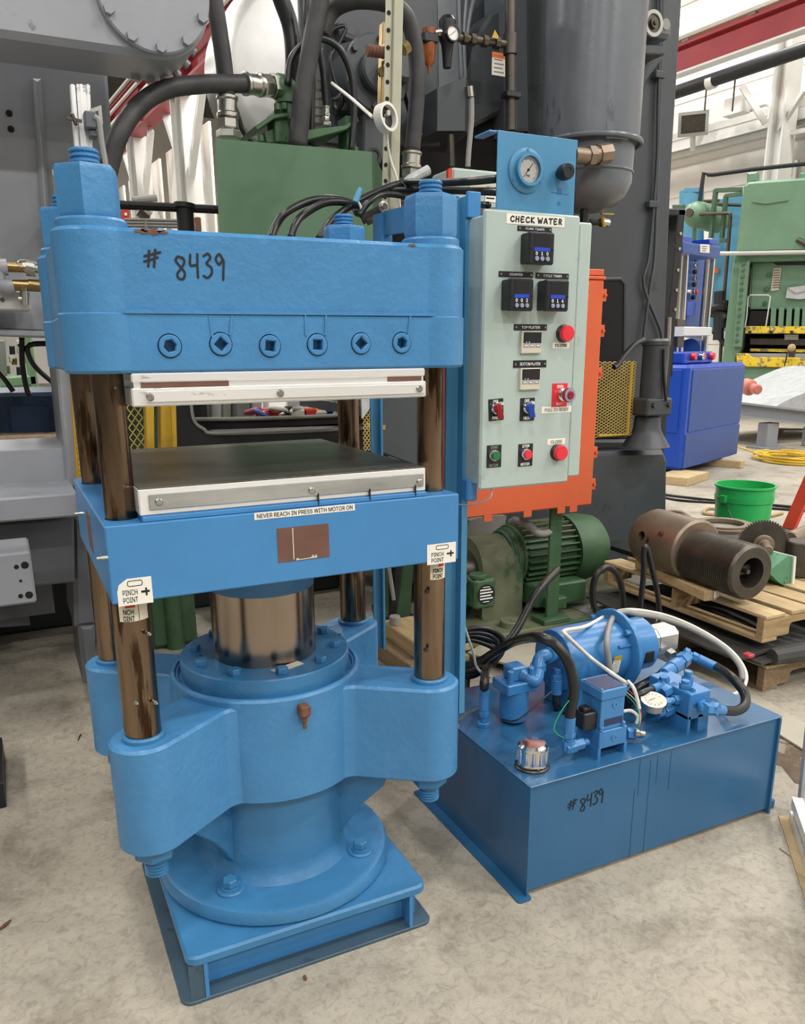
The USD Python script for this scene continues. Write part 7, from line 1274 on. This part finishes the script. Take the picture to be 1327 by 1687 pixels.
for (u, v) in ((1268, 453), (1264, 477), (1261, 500)): p = gpt(u, v, .15); gpn.part('slide_bolt', cyl(p, p-gN*.05, .05, n=12, b=.01), 'sage_dark')
gpn.part('window', gslab(.1, .06, (1238, 512), (1270, 512), (1266, 540), (1232, 540)), 'dark_void'); 
for k in range(6): gpn.part('slide_finger', gslab(.08, .2, (1271+13*k, 506), (1280+13*k, 506), (1278+13*k, 538), (1269+13*k, 538), b=.01), 'sage')
gpn.part('slot_back', gslab(.3, .1, (1230, 506), (1360, 506), (1360, 540), (1228, 540)), 'dark_void')
ys = gpn.part('yellow_strip', gslab(-.05, .6, (1229, 537), (1360, 538), (1360, 550), (1228, 549), b=.01), 'worn_yellow', label='yellow strip on the slide')
for u in (1236, 1271, 1305): gpn.part('strip_notch', gslab(-.07, .05, (u-3, 545), (u+3, 545), (u+2, 550), (u-2, 550)), 'black_paint', under=ys)
gpn.part('die_space', gslab(.7, .1, (1218, 550), (1360, 550), (1360, 592), (1214, 592)), 'dark_void'); gpn.part('die_bar', gslab(.3, .3, (1236, 557), (1360, 558), (1360, 570), (1236, 568), b=.01), 'dark_steel'); gpn.part('die_bar', gslab(.2, .3, (1236, 574), (1360, 576), (1360, 582), (1236, 579), b=.01), 'worn_yellow'); gpn.part('white_block', gslab(.25, .2, (1293, 551), (1316, 551), (1316, 560), (1293, 560)), 'lamp_body')
yb_ = gpn.part('yellow_bolster', gslab(-.2, .9, (1214, 582), (1232, 582), (1240, 588), (1360, 590), (1360, 607), (1214, 604), b=.02), 'worn_yellow', label='worn yellow bolster edge'); gpn.part('bolster_top', gslab(-.15, .8, (1232, 582), (1360, 583), (1360, 590), (1236, 588), b=.01), 'machine_grey', under=yb_)
gpn.part('bed', gslab(-.1, 1.2, (1204, 602), (1360, 606), (1360, 672), (1196, 666), b=.03), 'sage', label='press bed'); gpn.part('bed_base', gslab(.0, 1.2, (1190, 660), (1360, 668), (1360, 700), (1186, 692), b=.02), 'sage_dark')
gpn.part('bed_frame', [tube([gpt(u, v, -.12) for u, v in ((1360, 629), (1262, 629), (1254, 631), (1251, 640), (1250, 655))], .03, 6, smooth=False)], 'sage'); gpn.part('cast_letters', [onto(meshkit.text_mesh('50-1-54', .2, .05, True), gpt(1264, 641, -.14)-[0, 0, .0], gE, (0, 0, 1)), onto(meshkit.text_mesh('INS', .2, .05, True), gpt(1271, 657, -.14)-[0, 0, .05], gE, (0, 0, 1))], 'sage_dark', label='cast raised letters on the bed')
for (u, v) in ((1252, 624), (1256, 634)): p = gpt(u, v, -.1); gpn.part('bed_bolt', cyl(p, p-gN*.05, .03, n=10), 'sage_dark')
gpn.part('air_pipe', cyl(gpt(1187, 418, -.35), gpt(1360, 415, -.35), .045, n=10), 'lamp_body'); gpn.part('crank_arm', cyl(gpt(1314, 394, -.32), gpt(1335, 406, -.32), .05, n=8), 'dark_steel')
pc = Thing('paper_sheet', 'folded white paper sheet stuck on the slide of the green press', 'paper'); pc.part('sheet', [gslab(.05, .05, (1298, 474), (1327, 470), (1345, 470), (1345, 490), (1318, 493), (1295, 491)), gslab(.02, .03, (1298, 474), (1330, 470), (1345, 475), (1312, 483))], 'white_sheet')
wf = Thing('wire_loop', 'thin white wire frame hanging on the green press slide', 'frame'); wf.part('wire', tube([gpt(u, v, -.02) for u, v in ((1228, 540), (1231, 520), (1233, 490), (1237, 486), (1266, 486), (1270, 489), (1266, 515), (1262, 540))], .015, 6, smooth=False), 'white_steel')
bs_ = Thing('ball_switch', 'wooden knob on a dark pedestal switch before the yellow bolster', 'switch'); p = gpt(1305, 573, -.4); bs_.part('knob', trimesh.creation.icosphere(2, .085), 'wood'); bs_.parts[-1][1].apply_translation(p); bs_.part('stand', [gslab(-.4, .1, (1298, 575), (1312, 575), (1310, 588), (1300, 588), b=.01)], 'dark_steel'); bs_.part('hanging_wire', tube([gpt(u, v, -.42) for u, v in ((1298, 580), (1293, 605), (1290, 628))], .012, 6), 'rubber'); bs_.part('pendant', gslab(-.43, .06, (1287, 628), (1293, 628), (1292, 640), (1286, 640), b=.01), 'wood')
# compressed air tank and frames left of the green press
at_ = Thing('air_tank', 'pale green horizontal air tank with piping, left of the green press', 'tank'); c = gpt(1146, 353, .4); rA = 1.25*(gpt(1146, 335, .4)[2]-c[2])
adir = np.array([.93, .36, 0]); at_.part('shell', lathe([(.02, -.06), (rA*.5, -.0), (rA*.8, .12), (rA*.97, .3), (rA, .45), (rA, 1.5), (rA*.8, 1.75), (.02, 1.85)], c-adir*.25, adir, 40), 'sage'); at_.part('end_port', cyl(c-adir*.34, c-adir*.2, .09, n=14), 'dark_steel')
at_.part('pipe', tube([gpt(u, v, .2) for u, v in ((1143, 354), (1160, 352.5), (1200, 351), (1204, 353), (1204, 360), (1200, 410), (1195, 470), (1190, 540), (1187, 600))], .04, 8, smooth=False), 'dark_steel'); at_.part('riser', tube([gpt(u, v, .5) for u, v in ((1153, 335), (1157, 306), (1160, 285), (1168, 288), (1175, 288), (1240, 279), (1345, 268))], .045, 8, smooth=False), 'black_paint'); at_.part('support', [cyl(gpt(1145, 376, .4), gpt(1144, 400, .4), .04, n=8)], 'sage_dark')
fr3 = Thing('steel_gantry', 'two nested grey-green steel frames between the air tank and the green press', 'frame'); T3 = lambda u, v: gpt(u, v, .3)  # plain nested frames of square steel
fr3.part('outer', [beam(T3(1180, 312), T3(1172, 392), .085, .08), beam(T3(1178, 314), T3(1224, 312), .08, .08)], 'sage_dark'); fr3.part('inner', [beam(T3(1197, 322), T3(1190, 392), .08, .08), beam(T3(1195, 323), T3(1224, 319), .075, .08), beam(T3(1186, 397), T3(1198, 396), .08, .08)], 'sage_dark')
lb = Thing('light_blue_machine', 'light blue tall machine behind the air tank', 'machine'); gl2 = lambda n, t, *px, b=.02: gslab(n, t, *px, b=b)
lb.part('column', [cyl(gpt(1140, 400, 2.9), gpt(1140, 314, 2.9), .3, n=28), gslab(2.6, .6, (1128, 310), (1152, 310), (1152, 316), (1128, 316)), gslab(3.2, .2, (1129, 314), (1151, 314), (1150, 400), (1128, 400))], 'sky_blue'); lb.part('body', gslab(2.6, .8, (1178, 330), (1226, 322), (1216, 420), (1172, 420)), 'sky_blue'); lb.part('lower_body', gslab(2.5, .8, (1160, 420), (1212, 418), (1198, 545), (1150, 545)), 'sky_blue'); lb.part('panel', gslab(2.45, .06, (1184, 456), (1206, 456), (1198, 520), (1176, 520)), 'sky_blue'); lb.part('orange_label', gslab(2.4, .05, (1176, 442), (1184, 442), (1183, 450), (1175, 450)), 'skin_orange'); lb.part('rail', cyl(gpt(1160, 336, 2.3), gpt(1222, 338, 2.3), .04, n=8), 'dark_steel'); lb.part('rail', cyl(gpt(1152, 332, 2.3), gpt(1186, 330, 2.3), .035, n=8), 'dark_steel')
solo('equipment_tangle', 'tangle of dark valves and fittings left of the green press frame', 'valves', [torus(gpt(1182, 512, .1), (.2, .3, 1), .2, .08, 16, 6), cyl(gpt(1186, 480, .1), gpt(1184, 560, .1), .12, n=10), cyl(gpt(1178, 510, .1), gpt(1196, 525, .1), .14, n=10), cyl(gpt(1194, 495, .1), gpt(1190, 540, .1), .1, n=8), cyl(gpt(1176, 545, .1), gpt(1198, 570, .1), .06, n=8)], 'black_paint')
gt = Thing('teal_roof_box', 'small teal box just right of the dark press, above the black cabinet', 'box'); gt.part('box', gslab(1.0, .5, (1108, 337), (1127, 336), (1127, 346), (1108, 346), b=.02), 'sage_dark')
# white covered load on rails
wc = Thing('covered_load', 'heap under translucent white plastic sheeting before the green press', 'load')
YL = at(1290, 690, z=.5)[1]; LX0 = at(1243, 689, z=.55); 
def ld(u, v, y): return at(u, v, y=y)
pts = [ld(1243, 688, 9.6), ld(1330, 645, 9.6), ld(1420, 606, 9.6), ld(1420, 705, 9.6), ld(1330, 697, 9.6)]
hp_ = hull([tuple(p+np.array([0, d, 0])) for p in pts for d in (0, 1.6)]); hp_ = hp_.subdivide_to_size(.25); hp_.vertices += .06*(meshkit.fbm(hp_.vertices*2.2, 3, 5)[:, None]-.45)*np.array([1, 1, 1]); wc.part('sheet', hp_, 'white_sheet', smooth=60)
ib = Thing('steel_rail_bench', 'grey steel beam on short legs carrying the white covered load', 'beam'); a, b = ld(1205, 673, 9.4), ld(1360, 691, 9.0)
ib.part('beam', [beam(a, b, .09, .22), beam(a+[0, 0, .1], b+[0, 0, .1], .3, .03), beam(a-[0, 0, .1], b-[0, 0, .1], .3, .03)], 'machine_grey'); z = ld(1266, 690, 9.25); ib.part('leg', box(z[0]-.1, z[0]+.16, z[1]-.1, z[1]+.1, 0, z[2]-.06, .01), 'machine_grey'); ib.part('foot', box(z[0]-.22, z[0]+.25, z[1]-.18, z[1]+.18, 0, .03), 'machine_grey'); ib.part('back_beam', beam(ld(1215, 667, 10.8), ld(1360, 674, 10.5), .12, .2), 'machine_grey'); z = ld(1340, 697, 9.1); ib.part('leg', box(z[0]-.1, z[0]+.16, z[1]-.1, z[1]+.1, 0, z[2]-.06, .01), 'machine_grey')
pl3 = Thing('grey_pallet', 'grey worn pallet lying under the steel beam at the right edge', 'pallet'); a = at(1280, 707, z=.14); pl3.part('deck', [onto(box(0, 1.6, 0, .12, .12, .15), (a[0], a[1], 0), (.75, -.66, 0), (.66, .75, 0))], 'shadow_grey'); pl3.part('side_board', [onto(box(0, 1.6, 0, .04, 0, .03), (a[0], a[1], 0), (.75, -.66, 0), (.66, .75, 0)), onto(box(0, .12, 0, .04, .03, .12), (a[0], a[1], 0), (.75, -.66, 0), (.66, .75, 0)), onto(box(.75, .9, 0, .04, .03, .12), (a[0], a[1], 0), (.75, -.66, 0), (.66, .75, 0))], 'wood_dark')
solo('salmon_roll', 'salmon pink rolled sheet beside the royal blue cabinet', 'roll', [cyl(ld(1226, 635, 10.0), ld(1240, 640, 9.8), .13, n=20, b=.03), cyl(ld(1240, 639, 9.8), ld(1250, 642, 9.6), .08, n=16, b=.02)], 'salmon')
# dark tray at the left edge and litter on the floor
lt = Thing('black_steel_angle', 'black steel edge of a machine at the far left edge of the floor', 'angle'); p, p2 = at(11, 1330, z=0), at(14, 1250, z=0)
lt.part('upright', box(p[0]-.012, p[0], p[1], p2[1], 0, .1, .002), 'black_paint'); lt.part('foot', box(p[0]-.6, p[0]-.012, p[1], p2[1], 0, .012), 'black_paint')
for nm, pts, r, m in (('short black stick on the floor left of the press base', [(129, 1220), (132, 1212), (134, 1209)], .004, 'black_paint'), ('dark curled leaf on the floor near the bottom left', [(-4, 1533), (8, 1524), (18, 1515)], .006, 'rust'), ('thin dark splinter on the floor right of the oil tank', [(1285, 1398), (1306, 1413)], .002, 'wood_dark'), ('tiny brown chip of wood on the floor before the press stand', [(502, 1608), (504, 1614)], .004, 'rust')):
    solo('floor_scrap', nm, 'scrap', tube([at(u, v, z=r*.9) for u, v in pts], [r*.4, r, r*.3] if len(pts) == 3 else r, 6), m)
# ---------------------------------------------------------------- write everything to the stage
for t in THINGS: t.flush()
